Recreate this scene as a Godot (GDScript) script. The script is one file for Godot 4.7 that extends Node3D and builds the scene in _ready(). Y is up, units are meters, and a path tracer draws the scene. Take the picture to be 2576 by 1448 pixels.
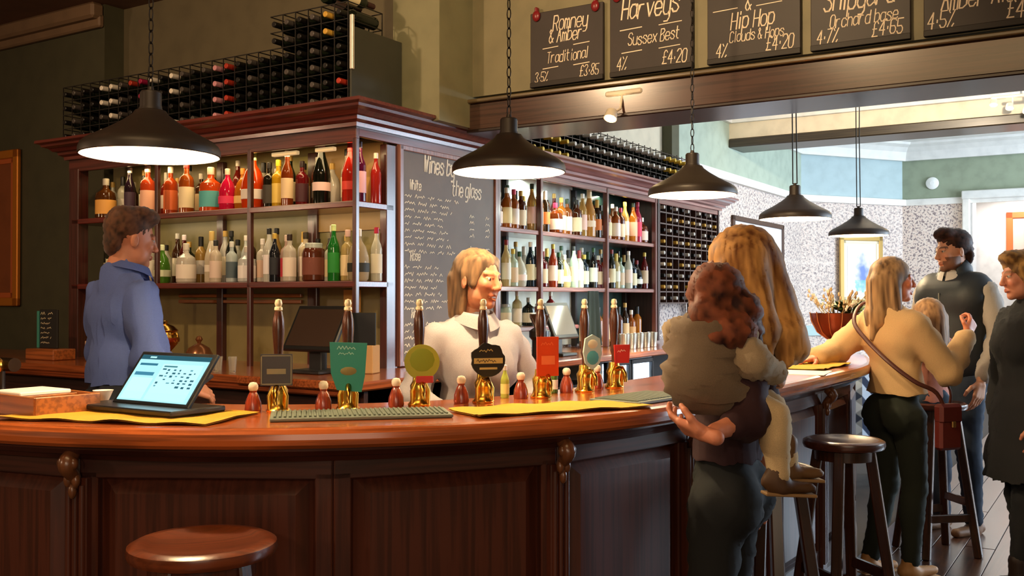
extends Node3D
# A corner pub bar: camera at the origin looking along -z. Room axes: s runs along the back wall, t runs away from the camera;
# both are turned 32 degrees from the camera's axes. R(s, y, t) gives a world point.

const TURN := deg_to_rad(32.0)
const PHI := -TURN
const EYE := 1.45

var names := {}
var mats := {}
var tex := {}
var meshes := {}
var rng := RandomNumberGenerator.new()


func _ready() -> void:
	rng.seed = 7
	setup_view()
	make_textures()
	make_shell()
	make_bar()
	make_corner_unit()
	make_long_unit()
	make_back_counter()
	make_racks()
	make_spirits()
	make_signs()
	make_wine_menu()
	make_pendants()
	make_bar_things()
	make_counter_things()
	make_far_things()
	make_stools()
	make_people()


func setup_view() -> void:
	var cam := Camera3D.new()
	cam.name = "camera"
	cam.fov = rad_to_deg(2.0 * atan(724.0 / 2500.0))
	cam.position = Vector3(0, EYE, 0)
	cam.rotation = Vector3(deg_to_rad(0.55), 0, 0)
	cam.near = 0.05
	cam.far = 60.0
	add_child(cam)
	var env := Environment.new()
	var sky := Sky.new()
	var sm := PhysicalSkyMaterial.new()
	sky.sky_material = sm
	env.background_mode = Environment.BG_SKY
	env.sky = sky
	env.background_energy_multiplier = 0.4
	env.tonemap_mode = Environment.TONE_MAPPER_LINEAR
	env.tonemap_exposure = 1.7
	env.sdfgi_enabled = true
	env.ssao_enabled = true
	env.ssil_enabled = true
	var we := WorldEnvironment.new()
	we.name = "world"
	we.environment = env
	add_child(we)
	# Daylight through the tall windows of the far room (on its right-hand wall, outside the frame).
	area("far_window_light", R(3.3, 1.9, 8.6), R(-3.0, 2.3, 9.2), Vector2(2.6, 2.3), Color(0.86, 0.93, 1.0), 12.5)
	area("far_window_light_b", R(3.3, 1.9, 12.6), R(-3.5, 2.7, 12.2), Vector2(2.6, 2.3), Color(0.84, 0.92, 1.0), 32.0)
	# Windows and ceiling lights of the front room, behind the camera.
	area("front_window_light", R(2.6, 1.9, -2.9), R(-2.0, 1.2, 3.0), Vector2(3.4, 2.0), Color(1.0, 0.9, 0.78), 3.0)
	area("front_ceiling_light", R(-1.2, 3.6, 0.6), R(-1.6, 0.0, 1.8), Vector2(2.4, 1.2), Color(1.0, 0.83, 0.6), 2.6)
	omni("front_wall_lamp", R(-4.6, 2.5, -3.2), Color(1.0, 0.84, 0.68), 2.0)
	omni("front_wall_lamp_b", R(-8.6, 2.5, -0.6), Color(1.0, 0.84, 0.68), 1.5)
	omni("front_wall_lamp_c", R(0.8, 2.5, -2.6), Color(1.0, 0.85, 0.7), 1.5)
	spot("rack_wash", R(-4.2, 3.6, 1.2), R(-4.4, 2.7, 4.6), 48.0, Color(1.0, 0.84, 0.66), 3.0)
	spot("beam_wash", R(-1.6, 3.55, 2.6), R(-2.6, 2.7, 5.0), 50.0, Color(1.0, 0.86, 0.66), 3.0)
	spot("far_ceiling_spot", R(-1.6, 3.4, 8.0), R(-1.4, 3.0, 11.0), 55.0, Color(1.0, 0.92, 0.8), 6.5)


func area(called: String, at: Vector3, to: Vector3, size: Vector2, color: Color, energy: float) -> void:
	var l := AreaLight3D.new()
	l.name = called
	l.area_size = size
	l.light_color = color
	l.light_energy = energy
	l.shadow_enabled = true
	add_child(l)
	l.look_at_from_position(at, to, Vector3.UP if absf((to - at).normalized().y) < 0.98 else Vector3.FORWARD)


func omni(called: String, at: Vector3, color: Color, energy: float) -> void:
	var l := OmniLight3D.new()
	l.name = called
	l.light_color = color
	l.light_energy = energy
	l.light_size = 0.12
	l.omni_range = 25.0
	l.omni_attenuation = 2.0
	l.shadow_enabled = true
	add_child(l)
	l.position = at


func spot(called: String, at: Vector3, to: Vector3, angle: float, color: Color, energy: float) -> void:
	var l := SpotLight3D.new()
	l.name = called
	l.spot_angle = angle
	l.spot_angle_attenuation = 0.7
	l.spot_range = 20.0
	l.spot_attenuation = 2.0
	l.light_color = color
	l.light_energy = energy
	l.light_size = 0.06
	l.shadow_enabled = true
	add_child(l)
	l.look_at_from_position(at, to, Vector3.UP if absf((to - at).normalized().y) < 0.98 else Vector3.FORWARD)


# ---------------------------------------------------------------- places, names, nodes

func R(s: float, y: float, t: float) -> Vector3:
	return Vector3(cos(TURN) * s + sin(TURN) * t, y, sin(TURN) * s - cos(TURN) * t)


func numbered(called: String) -> String:
	var n: int = names.get(called, 0)
	names[called] = n + 1
	return called if n == 0 else "%s_%03d" % [called, n]


func thing(called: String, label: String, category: String, at: Vector3, turn := PHI, group := "") -> Node3D:
	var o := Node3D.new()
	o.name = numbered(called)
	add_child(o)
	o.position = at
	o.rotation.y = turn
	tag(o, label, category, group)
	return o


func tag(o: Node3D, label: String, category: String, group := "") -> void:
	o.set_meta("label", label)
	o.set_meta("category", category)
	if group:
		o.set_meta("group", group)


func part(parent: Node3D, called: String, shape, m: Material) -> MeshInstance3D:
	var o := MeshInstance3D.new()
	o.name = called
	o.mesh = shape.commit() if shape is MB else shape
	o.material_override = m
	parent.add_child(o, true)
	return o


func solo(called: String, label: String, category: String, shape, m: Material, at: Vector3, turn := PHI, group := "") -> MeshInstance3D:
	var o := MeshInstance3D.new()
	o.name = numbered(called)
	o.mesh = shape.commit() if shape is MB else shape
	o.material_override = m
	add_child(o)
	o.position = at
	o.rotation.y = turn
	tag(o, label, category, group)
	return o


func structure(called: String, shape, m: Material, at := Vector3.ZERO, turn := PHI) -> MeshInstance3D:
	var o := MeshInstance3D.new()
	o.name = numbered(called)
	o.mesh = shape.commit() if shape is MB else shape
	o.material_override = m
	add_child(o)
	o.position = at
	o.rotation.y = turn
	o.set_meta("kind", "structure")
	return o


# A box given by its room extents.
func slab(called: String, s0: float, s1: float, y0: float, y1: float, t0: float, t1: float, m: Material) -> MeshInstance3D:
	var b := MB.new()
	b.box(Vector3((s0 + s1) / 2, (y0 + y1) / 2, -(t0 + t1) / 2), Vector3(s1 - s0, y1 - y0, t1 - t0))
	return structure(called, b, m)


# ---------------------------------------------------------------- mesh builder

class MB:
	var v := PackedVector3Array()
	var n := PackedVector3Array()
	var c := PackedColorArray()
	var u := PackedVector2Array()
	var ix := PackedInt32Array()
	var xf := Transform3D()
	var tint = null

	func put(p: Vector3, nn: Vector3) -> int:
		v.append(xf * p)
		n.append((xf.basis * nn).normalized())
		if tint != null:
			c.append(tint)
		return v.size() - 1

	func tri(a: Vector3, b: Vector3, d: Vector3) -> void:
		var nn := (b - a).cross(d - a)
		var i := put(a, nn)
		put(b, nn)
		put(d, nn)
		ix.append_array([i, i + 2, i + 1])

	func quad(a: Vector3, b: Vector3, d: Vector3, e: Vector3) -> void:
		var nn := (d - a).cross(e - b)
		var i := put(a, nn)
		put(b, nn)
		put(d, nn)
		put(e, nn)
		ix.append_array([i, i + 2, i + 1, i, i + 3, i + 2])

	func quad_uv(a: Vector3, b: Vector3, d: Vector3, e: Vector3, r := Rect2(0, 0, 1, 1)) -> void:
		quad(a, b, d, e)
		u.append_array([Vector2(r.position.x, r.end.y), r.end, Vector2(r.end.x, r.position.y), r.position])

	func box(at: Vector3, size: Vector3, bev := 0.0, b := Basis()) -> void:
		var keep := xf
		xf = xf * Transform3D(b, at)
		var h := size / 2
		bev = minf(bev, minf(h.x, minf(h.y, h.z)) * 0.49)
		var q := h - Vector3.ONE * bev
		for axis in 3:
			for sg in [-1.0, 1.0]:
				var a := Vector3.ZERO
				var e1 := Vector3.ZERO
				var e2 := Vector3.ZERO
				a[axis] = sg * h[axis]
				var i1 := (axis + 1) % 3
				var i2 := (axis + 2) % 3
				e1[i1] = q[i1] * sg
				e2[i2] = q[i2]
				quad(a - e1 - e2, a + e1 - e2, a + e1 + e2, a - e1 + e2)
		if bev > 0.0:
			for axis in 3:
				var i1 := (axis + 1) % 3
				var i2 := (axis + 2) % 3
				for s1 in [-1.0, 1.0]:
					for s2 in [-1.0, 1.0]:
						var a := Vector3.ZERO
						var d := Vector3.ZERO
						var l := Vector3.ZERO
						a[i1] = s1 * h[i1]
						a[i2] = s2 * q[i2]
						d[i1] = s1 * q[i1]
						d[i2] = s2 * h[i2]
						l[axis] = q[axis] * s1 * s2
						quad(a - l, d - l, d + l, a + l)
			for sx in [-1.0, 1.0]:
				for sy in [-1.0, 1.0]:
					for sz in [-1.0, 1.0]:
						var p := Vector3(sx * h.x, sy * q.y, sz * q.z)
						var r := Vector3(sx * q.x, sy * h.y, sz * q.z)
						var w := Vector3(sx * q.x, sy * q.y, sz * h.z)
						if sx * sy * sz > 0:
							tri(p, r, w)
						else:
							tri(p, w, r)
		xf = keep

	# rows of points; smooth shading over the grid
	func grid(rows: Array, wrap := false, flip := false) -> void:
		var w: int = rows[0].size()
		var base := v.size()
		var nr := rows.size()
		var acc := PackedVector3Array()
		acc.resize(nr * w)
		var cols := w if wrap else w - 1
		for i in nr - 1:
			var r0: PackedVector3Array = rows[i]
			var r1: PackedVector3Array = rows[i + 1]
			for j in cols:
				var k := (j + 1) % w
				var nn := (r1[k] - r0[j]).cross(r1[j] - r0[k])
				if flip:
					nn = -nn
				acc[i * w + j] += nn
				acc[i * w + k] += nn
				acc[i * w + w + j] += nn
				acc[i * w + w + k] += nn
		for i in nr:
			for j in w:
				put(rows[i][j], acc[i * w + j] if acc[i * w + j].length_squared() > 0.0 else Vector3.UP)
		for i in nr - 1:
			for j in cols:
				var k := (j + 1) % w
				var a := base + i * w + j
				var b := base + i * w + k
				var d := base + (i + 1) * w + k
				var e := base + (i + 1) * w + j
				if flip:
					ix.append_array([a, b, d, a, d, e])
				else:
					ix.append_array([a, d, b, a, e, d])

	# profile of (radius, height) from bottom to top; sharp where it turns by more than 35 degrees
	func lathe(profile: Array, seg := 20, at := Vector3.ZERO, b := Basis()) -> void:
		var keep := xf
		xf = xf * Transform3D(b, at)
		var start := 0
		for i in range(1, profile.size()):
			var cut := i == profile.size() - 1
			if not cut:
				var d0: Vector2 = (profile[i] - profile[i - 1]).normalized()
				var d1: Vector2 = (profile[i + 1] - profile[i]).normalized()
				cut = d0.dot(d1) < 0.8
			if cut:
				var rows := []
				for k in range(start, i + 1):
					var row := PackedVector3Array()
					for j in seg:
						var a := TAU * j / seg
						row.append(Vector3(profile[k].x * sin(a), profile[k].y, profile[k].x * cos(a)))
					rows.append(row)
				grid(rows, true)
				start = i
		xf = keep

	func tube(pts: Array, rad, seg := 8, caps := true, flat := Vector2.ONE) -> void:
		var rows := []
		var side := Vector3.ZERO
		for i in pts.size():
			var d: Vector3 = (pts[mini(i + 1, pts.size() - 1)] - pts[maxi(i - 1, 0)]).normalized()
			if i == 0:
				side = d.cross(Vector3.UP if absf(d.y) < 0.9 else Vector3.RIGHT).normalized()
			else:
				side = (side - d * side.dot(d)).normalized()
			var up := side.cross(d)
			var r: float = rad[i] if rad is Array else rad
			var row := PackedVector3Array()
			for j in seg:
				var a := TAU * j / seg
				row.append(pts[i] + (side * cos(a) * flat.x + up * sin(a) * flat.y) * r)
			rows.append(row)
		grid(rows, true, true)
		if caps:
			for e in [0, rows.size() - 1]:
				var row: PackedVector3Array = rows[e]
				var m := Vector3.ZERO
				for p in row:
					m += p
				m /= seg
				for j in seg:
					if e == 0:
						tri(m, row[j], row[(j + 1) % seg])
					else:
						tri(m, row[(j + 1) % seg], row[j])

	# a closed profile of (inward offset, height) carried along a plan path of (point, outward normal)
	func sweep(profile: Array, path: Array, smooth := true, closed := true, flip := false, with_uv := false) -> void:
		var np := profile.size()
		var along := 0.0
		var runs := PackedFloat32Array()
		for i in path.size():
			along += path[i][0].distance_to(path[maxi(i - 1, 0)][0])
			runs.append(along)
		for j in (np if closed else np - 1):
			var p0: Vector2 = profile[j]
			var p1: Vector2 = profile[(j + 1) % np]
			var r0 := PackedVector3Array()
			var r1 := PackedVector3Array()
			for q in path:
				r0.append(q[0] - q[1] * p0.x + Vector3.UP * p0.y)
				r1.append(q[0] - q[1] * p1.x + Vector3.UP * p1.y)
			if smooth:
				grid([r0, r1], false, flip)
				if with_uv:
					for q in [p0, p1]:
						for l in runs:
							u.append(Vector2(l, q.x + q.y))
			else:
				for i in r0.size() - 1:
					grid([PackedVector3Array([r0[i], r0[i + 1]]), PackedVector3Array([r1[i], r1[i + 1]])], false, flip)
		if closed:
			for e in [0, path.size() - 1]:
				var poly := PackedVector2Array(profile)
				var tris := Geometry2D.triangulate_polygon(poly)
				for k in range(0, tris.size(), 3):
					var a := []
					for m in 3:
						var p: Vector2 = profile[tris[k + m]]
						a.append(path[e][0] - path[e][1] * p.x + Vector3.UP * p.y)
					tri(a[0], a[1], a[2])
					if with_uv:
						u.append_array([Vector2.ZERO, Vector2(0, 0.1), Vector2(0.1, 0.1)])

	func ball(at: Vector3, r: Vector3, seg := 12, rings := 8, b := Basis()) -> void:
		var keep := xf
		xf = xf * Transform3D(b, at)
		var rows := []
		for i in rings + 1:
			var e := PI * (float(i) / rings - 0.5)
			var row := PackedVector3Array()
			for j in seg:
				var a := TAU * j / seg
				row.append(Vector3(r.x * cos(e) * sin(a), r.y * sin(e), r.z * cos(e) * cos(a)))
			rows.append(row)
		grid(rows, true)
		xf = keep

	func torus(at: Vector3, b: Basis, rx: float, ry: float, r: float, seg := 14, sides := 6) -> void:
		var rows := []
		for i in seg + 1:
			var a := TAU * i / seg
			var cc := Vector3(cos(a) * rx, 0, sin(a) * ry)
			var o := Vector3(cos(a), 0, sin(a))
			var row := PackedVector3Array()
			for j in sides:
				var w := TAU * j / sides
				row.append(at + b * (cc + (o * cos(w) + Vector3.UP * sin(w)) * r))
			rows.append(row)
		grid(rows, true)

	# a polygon in x, y given anticlockwise, of some thickness along z, centred on z = 0
	func prism(poly: PackedVector2Array, thick: float, at := Vector3.ZERO, b := Basis()) -> void:
		var keep := xf
		xf = xf * Transform3D(b, at)
		var h := thick / 2
		var tris := Geometry2D.triangulate_polygon(poly)
		if Geometry2D.is_polygon_clockwise(poly):
			poly.reverse()
			tris = Geometry2D.triangulate_polygon(poly)
		for k in range(0, tris.size(), 3):
			var p := poly[tris[k]]
			var q := poly[tris[k + 1]]
			var r := poly[tris[k + 2]]
			if (q - p).cross(r - p) < 0:
				var w := q
				q = r
				r = w
			tri(Vector3(p.x, p.y, h), Vector3(q.x, q.y, h), Vector3(r.x, r.y, h))
			tri(Vector3(p.x, p.y, -h), Vector3(r.x, r.y, -h), Vector3(q.x, q.y, -h))
		for i in poly.size():
			var p := poly[i]
			var q := poly[(i + 1) % poly.size()]
			quad(Vector3(p.x, p.y, -h), Vector3(q.x, q.y, -h), Vector3(q.x, q.y, h), Vector3(p.x, p.y, h))
		xf = keep

	func append(o: MB) -> void:
		var base := v.size()
		v.append_array(o.v)
		n.append_array(o.n)
		c.append_array(o.c)
		u.append_array(o.u)
		for i in o.ix:
			ix.append(base + i)

	func commit() -> ArrayMesh:
		var a := []
		a.resize(Mesh.ARRAY_MAX)
		a[Mesh.ARRAY_VERTEX] = v
		a[Mesh.ARRAY_NORMAL] = n
		if c.size() == v.size():
			a[Mesh.ARRAY_COLOR] = c
		if u.size() == v.size():
			a[Mesh.ARRAY_TEX_UV] = u
		a[Mesh.ARRAY_INDEX] = ix
		var m := ArrayMesh.new()
		m.add_surface_from_arrays(Mesh.PRIMITIVE_TRIANGLES, a)
		return m


static func boxed(size: Vector3, bev := 0.0, at := Vector3.ZERO) -> MB:
	var b := MB.new()
	b.box(at, size, bev)
	return b


# ---------------------------------------------------------------- materials

func make_textures() -> void:
	tex.wood = noise_tex(512, 0.02, 4, [0.0, 0.42, 0.6, 1.0], [0.7, 0.86, 1.0, 1.0], 3)
	tex.mottle = noise_tex(256, 0.02, 4, [0.0, 0.5, 1.0], [0.9, 0.97, 1.03], 11)
	tex.cloth = noise_tex(256, 0.12, 2, [0.0, 1.0], [0.82, 1.0], 21)
	tex.bump = noise_tex(256, 0.05, 4, [0.0, 1.0], [0.0, 1.0], 31)


func noise_tex(size: int, freq: float, octaves: int, at: Array, tone: Array, sd: int) -> NoiseTexture2D:
	var f := FastNoiseLite.new()
	f.seed = sd
	f.frequency = freq
	f.fractal_octaves = octaves
	var t := NoiseTexture2D.new()
	t.width = size
	t.height = size
	t.seamless = true
	t.noise = f
	var g := Gradient.new()
	var offs := PackedFloat32Array()
	var cols := PackedColorArray()
	for i in at.size():
		offs.append(at[i])
		cols.append(Color(minf(tone[i], 1.0), minf(tone[i], 1.0), minf(tone[i], 1.0)))
	g.offsets = offs
	g.colors = cols
	t.color_ramp = g
	return t


func plain(hex: String, rough := 0.6, metal := 0.0) -> StandardMaterial3D:
	var key := "p%s/%s/%s" % [hex, rough, metal]
	if not mats.has(key):
		var m := StandardMaterial3D.new()
		m.albedo_color = Color(hex)
		m.roughness = rough
		m.metallic = metal
		mats[key] = m
	return mats[key]


# wood with grain along one axis of its object
func wood(hex: String, axis := "x", rough := 0.35, coat := 0.3, scale := 1.0) -> StandardMaterial3D:
	var key := "w%s/%s/%s/%s" % [hex, axis, rough, scale]
	if not mats.has(key):
		var m := StandardMaterial3D.new()
		m.albedo_color = Color(hex)
		m.albedo_texture = tex.wood
		m.uv1_triplanar = true
		var sc := Vector3(5, 5, 5) * scale
		sc["xyz".find(axis)] = 0.16 * scale
		m.uv1_scale = sc
		m.roughness = rough
		if coat > 0:
			m.clearcoat_enabled = true
			m.clearcoat = coat
			m.clearcoat_roughness = 0.2
		mats[key] = m
	return mats[key]


# the same wood laid along a swept piece by its own lengths
func wood_run(hex: String, rough := 0.35, coat := 0.3) -> StandardMaterial3D:
	var m: StandardMaterial3D = wood(hex, "x", rough, coat).duplicate()
	m.uv1_triplanar = false
	m.uv1_scale = Vector3(0.2, 4.0, 1.0)
	return m


func painted(hex: String, rough := 0.6) -> StandardMaterial3D:
	var key := "t%s/%s" % [hex, rough]
	if not mats.has(key):
		var m := StandardMaterial3D.new()
		m.albedo_color = Color(hex)
		m.albedo_texture = tex.mottle
		m.uv1_triplanar = true
		m.uv1_scale = Vector3.ONE * 0.8
		m.roughness = rough
		mats[key] = m
	return mats[key]


func fabric(hex: String, rough := 0.9, sheen := 0.3) -> StandardMaterial3D:
	var key := "f%s/%s" % [hex, sheen]
	if not mats.has(key):
		var m := StandardMaterial3D.new()
		m.albedo_color = Color(hex)
		m.albedo_texture = tex.cloth
		m.uv1_triplanar = true
		m.uv1_scale = Vector3.ONE * 9.0
		m.roughness = rough
		if sheen > 0:
			m.rim_enabled = true
			m.rim = sheen
			m.rim_tint = 0.7
		mats[key] = m
	return mats[key]


func glowing(hex: String, energy: float) -> StandardMaterial3D:
	var key := "g%s/%s" % [hex, energy]
	if not mats.has(key):
		var m := StandardMaterial3D.new()
		m.albedo_color = Color(hex)
		m.emission_enabled = true
		m.emission = Color(hex)
		m.emission_energy_multiplier = energy
		mats[key] = m
	return mats[key]


# bottle glass with what is in it: light passes through, the colour stays
func glassy(hex: String, clear := 0.55) -> StandardMaterial3D:
	var key := "b%s/%s" % [hex, clear]
	if not mats.has(key):
		var m := StandardMaterial3D.new()
		var col := Color(hex)
		col.a = 1.0 - clear
		m.transparency = BaseMaterial3D.TRANSPARENCY_ALPHA
		m.albedo_color = col
		m.refraction_enabled = true
		m.refraction_scale = 0.045
		m.roughness = 0.06
		mats[key] = m
	return mats[key]


func pane() -> StandardMaterial3D:
	if not mats.has("pane"):
		var m := StandardMaterial3D.new()
		m.transparency = BaseMaterial3D.TRANSPARENCY_ALPHA
		m.albedo_color = Color(0.95, 1.0, 0.98, 0.06)
		m.roughness = 0.03
		mats["pane"] = m
	return mats["pane"]


const ORD := ["first", "second", "third", "fourth", "fifth", "sixth", "seventh", "eighth", "ninth", "tenth", "eleventh", "twelfth", "thirteenth", "fourteenth", "fifteenth", "sixteenth", "seventeenth", "eighteenth", "nineteenth", "twentieth", "twenty-first", "twenty-second", "twenty-third", "twenty-fourth", "twenty-fifth", "twenty-sixth", "twenty-seventh", "twenty-eighth", "twenty-ninth", "thirtieth"]

# ---------------------------------------------------------------- the room

func make_shell() -> void:
	var green := painted("665c44", 0.65)
	var green_dark := painted("48452f", 0.65)
	var sage := painted("aebba8", 0.7)
	var cream := painted("d9ccb0", 0.7)
	var white := painted("e9e6de", 0.55)
	var beamwood := wood("4a3026", "x", 0.22, 0.6, 0.7)
	# floor: a slab and boards laid on it
	var fl := slab("floor", -10.0, 8.0, -0.12, -0.012, -5.0, 16.0, plain("1c120c", 0.7))
	var board_mats := [wood("4c2e1e", "z", 0.26, 0.4), wood("402618", "z", 0.3, 0.4), wood("563626", "z", 0.24, 0.4)]
	var board := boxed(Vector3(0.156, 0.022, 2.44), 0.002).commit()
	var n := 0
	for i in 30:
		var x := -1.24 + i * 0.16
		for j in 6:
			var z := 1.0 + j * 2.45 + fmod(i * 1.37, 2.45)
			if z > 14.5:
				continue
			var p := part(fl, "plank", board, board_mats[(i * 7 + j * 3) % 3])
			p.position = Vector3(x, -0.011, -z)
			n += 1
	# ceilings
	slab("ceiling", -10.0, 8.0, 3.68, 3.85, -5.0, 5.02, painted("6f4c38", 0.7))
	slab("ceiling_far", -4.1, 8.0, 3.68, 3.85, 5.02, 16.0, white)
	# front room walls; the back wall steps forward at the left
	slab("wall_back", -6.62, -3.6, 0.0, 3.68, 4.92, 5.1, green)
	slab("wall_back_left", -10.0, -6.62, 0.0, 3.68, 4.75, 5.1, green_dark)
	var cr := MB.new()
	for q in [[0.0, 3.68, 0.11, 3.56], [0.0, 3.6, 0.05, 3.5]]:
		cr.box(Vector3(-8.31, (q[1] + q[3]) / 2, -4.75 + q[2] / 2), Vector3(3.38, q[1] - q[3], q[2]), 0.02)
	structure("trim_1", cr, painted("7d6248", 0.6))
	slab("wall_left", -10.2, -10.0, 0.0, 3.68, -5.0, 5.1, green)
	slab("wall_front", -10.0, 8.0, 0.0, 3.68, -5.2, -5.0, painted("8a8264", 0.7))
	# the pier at the end of the beam, the beam and the wall above it
	slab("wall_pier", -3.72, -3.38, 2.47, 3.68, 4.62, 5.3, painted("868262", 0.6))
	slab("wall_partition", -3.9, -3.575, 0.0, 2.4, 4.47, 5.47, green_dark)
	slab("wall_over_beam", -3.38, 8.0, 2.66, 3.68, 4.96, 5.25, painted("857d5e", 0.6))
	var bm := structure("beam", boxed(Vector3(11.4, 0.17, 0.38), 0.008, Vector3(2.3, 2.53, -5.12)), beamwood)
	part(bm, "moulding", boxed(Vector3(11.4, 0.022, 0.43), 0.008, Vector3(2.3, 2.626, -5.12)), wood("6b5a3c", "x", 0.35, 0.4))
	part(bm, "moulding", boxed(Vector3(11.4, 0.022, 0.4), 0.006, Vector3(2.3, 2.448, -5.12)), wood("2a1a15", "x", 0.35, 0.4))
	# far room: left wall with paper below the picture rail
	var paper := wallpaper()
	slab("wall_far_left", -4.12, -3.92, 0.0, 2.82, 5.47, 13.9, paper)
	slab("wall_far_left_upper", -4.12, -3.92, 2.82, 3.68, 5.1, 13.9, sage)
	slab("wall_far_left_pale", -3.92, -3.905, 2.5, 3.68, 5.3, 9.02, cream)
	slab("trim_2", -3.92, -3.80, 2.5, 3.68, 9.02, 9.2, painted("4b4a30", 0.6))
	slab("trim_3", -3.92, -3.86, 2.77, 2.86, 9.2, 13.85, white)
	# the slanted bay at its end and the wall with the door
	wall_between("wall_bay", Vector2(-3.98, 13.8), Vector2(-2.85, 15.42), 0.0, 2.84, paper)
	wall_between("wall_bay_upper", Vector2(-3.98, 13.8), Vector2(-2.85, 15.42), 2.84, 3.68, painted("b4c6c6", 0.7))
	wall_between("trim_4", Vector2(-3.93, 13.76), Vector2(-2.8, 15.38), 2.79, 2.88, white, 0.06)
	wall_between("wall_end", Vector2(-2.9, 15.4), Vector2(-2.02, 15.4), 0.0, 2.84, paper)
	wall_between("wall_end_upper", Vector2(-2.9, 15.4), Vector2(8.0, 15.4), 2.84, 3.68, painted("98a288", 0.7))
	wall_between("wall_end_right", Vector2(-0.75, 15.4), Vector2(8.0, 15.4), 0.0, 2.84, paper)
	wall_between("trim_5", Vector2(-2.85, 15.37), Vector2(8.0, 15.37), 2.79, 2.88, white, 0.06)
	# dado rails and skirting
	wall_between("trim_6", Vector2(-3.95, 13.75), Vector2(-2.83, 15.36), 0.92, 1.06, painted("a9c4c4", 0.5), 0.07)
	slab("baseboard_left", -3.92, -3.895, 0.0, 0.2, 9.7, 13.8, white)
	wall_between("baseboard_end", Vector2(-2.85, 15.37), Vector2(-2.05, 15.37), 0.0, 0.2, white, 0.04)
	# doorway with its white lining and the white lobby behind it
	var door := structure("door_1", boxed(Vector3(0.1, 2.9, 0.1), 0.012, Vector3(-2.0, 1.45, -15.36)), white)
	part(door, "jamb", boxed(Vector3(0.1, 2.9, 0.1), 0.012, Vector3(-0.77, 1.45, -15.36)), white)
	part(door, "architrave", boxed(Vector3(1.34, 0.12, 0.12), 0.012, Vector3(-1.385, 2.9, -15.35)), white)
	part(door, "lining", boxed(Vector3(0.03, 2.82, 0.4), 0.0, Vector3(-1.94, 1.41, -15.6)), painted("b9b6b2", 0.5))
	slab("wall_lobby", -2.9, 0.6, 0.0, 3.0, 16.4, 16.5, painted("f0eeee", 0.6))
	slab("wall_lobby_left", -3.0, -2.9, 0.0, 3.0, 15.55, 16.5, white)
	slab("wall_lobby_right", 0.6, 0.7, 0.0, 3.0, 15.55, 16.5, white)
	slab("ceiling_lobby", -3.0, 0.7, 3.0, 3.1, 15.55, 16.5, white)
	slab("floor_lobby", -3.0, 0.7, -0.12, 0.0, 15.4, 16.5, wood("5a3a26", "z", 0.3, 0.3))
	area("lobby_light", R(-1.4, 2.9, 15.95), R(-1.4, 0.0, 16.1), Vector2(1.2, 0.4), Color(1, 0.97, 0.93), 1.7)
	# second beam with its cornice, and cornices of the far room
	var b2 := structure("beam_far", boxed(Vector3(12.0, 0.40, 0.45), 0.0, Vector3(2.08, 3.46, -11.2)), painted("e2d3b8", 0.6))
	part(b2, "soffit", boxed(Vector3(12.0, 0.1, 0.5), 0.012, Vector3(2.08, 3.215, -11.2)), wood("3b3020", "x", 0.4, 0.2))
	var cove := [Vector2(0, 0), Vector2(0.26, 0), Vector2(0.24, -0.03), Vector2(0.16, -0.06), Vector2(0.09, -0.12), Vector2(0.06, -0.2), Vector2(0.05, -0.24), Vector2(0, -0.24)]
	cornice("trim_7", cove, [Vector2(-3.92, 5.3), Vector2(-3.92, 10.97), Vector2(8.0, 10.97)], white)
	cornice("trim_8", cove, [Vector2(8.0, 11.43), Vector2(-3.92, 11.43), Vector2(-3.92, 13.8), Vector2(-2.83, 15.37), Vector2(8.0, 15.37)], white)
	# right-hand wall of the far room with two tall windows
	slab("wall_right", 4.6, 4.8, 0.0, 3.68, -5.0, 7.2, sage)
	slab("wall_right_middle", 4.6, 4.8, 0.0, 3.68, 10.0, 11.2, sage)
	slab("wall_right_end", 4.6, 4.8, 0.0, 3.68, 14.0, 15.6, sage)
	for k in 2:
		var t0 := 7.2 + k * 4.0
		var t1 := 10.0 + k * 4.0
		slab("wall_right_sill", 4.6, 4.8, 0.0, 0.7, t0, t1, white)
		slab("wall_right_head", 4.6, 4.8, 3.1, 3.68, t0, t1, white)
		var w := structure("window_%d" % (k + 1), boxed(Vector3(0.06, 2.4, 0.08), 0.0, Vector3(4.7, 1.9, -t0 - 0.04)), white)
		part(w, "frame", boxed(Vector3(0.06, 2.4, 0.08), 0.0, Vector3(4.7, 1.9, -t1 + 0.04)), white)
		part(w, "frame", boxed(Vector3(0.06, 2.4, 0.06), 0.0, Vector3(4.7, 1.9, -(t0 + t1) / 2)), white)
		part(w, "frame", boxed(Vector3(0.06, 0.06, 2.8), 0.0, Vector3(4.7, 2.2, -(t0 + t1) / 2)), white)
		part(w, "pane", boxed(Vector3(0.006, 2.4, 2.7), 0.0, Vector3(4.71, 1.9, -(t0 + t1) / 2)), pane())


func wallpaper() -> StandardMaterial3D:
	var f := FastNoiseLite.new()
	f.seed = 5
	f.noise_type = FastNoiseLite.TYPE_SIMPLEX
	f.frequency = 0.05
	f.fractal_octaves = 2
	f.domain_warp_enabled = true
	f.domain_warp_amplitude = 18.0
	f.domain_warp_frequency = 0.04
	var t := NoiseTexture2D.new()
	t.width = 512
	t.height = 512
	t.seamless = true
	t.noise = f
	var g := Gradient.new()
	g.offsets = PackedFloat32Array([0.0, 0.3, 0.42, 0.58, 0.66, 0.74, 1.0])
	g.colors = PackedColorArray([Color("c9b2a8"), Color("d8c6ba"), Color("e2d6ca"), Color("dccfc4"), Color("b8a8a2"), Color("8a7c7c"), Color("7c7072")])
	t.color_ramp = g
	var m := StandardMaterial3D.new()
	m.albedo_texture = t
	m.uv1_triplanar = true
	m.uv1_scale = Vector3.ONE * 0.75
	m.roughness = 0.7
	return m


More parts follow.
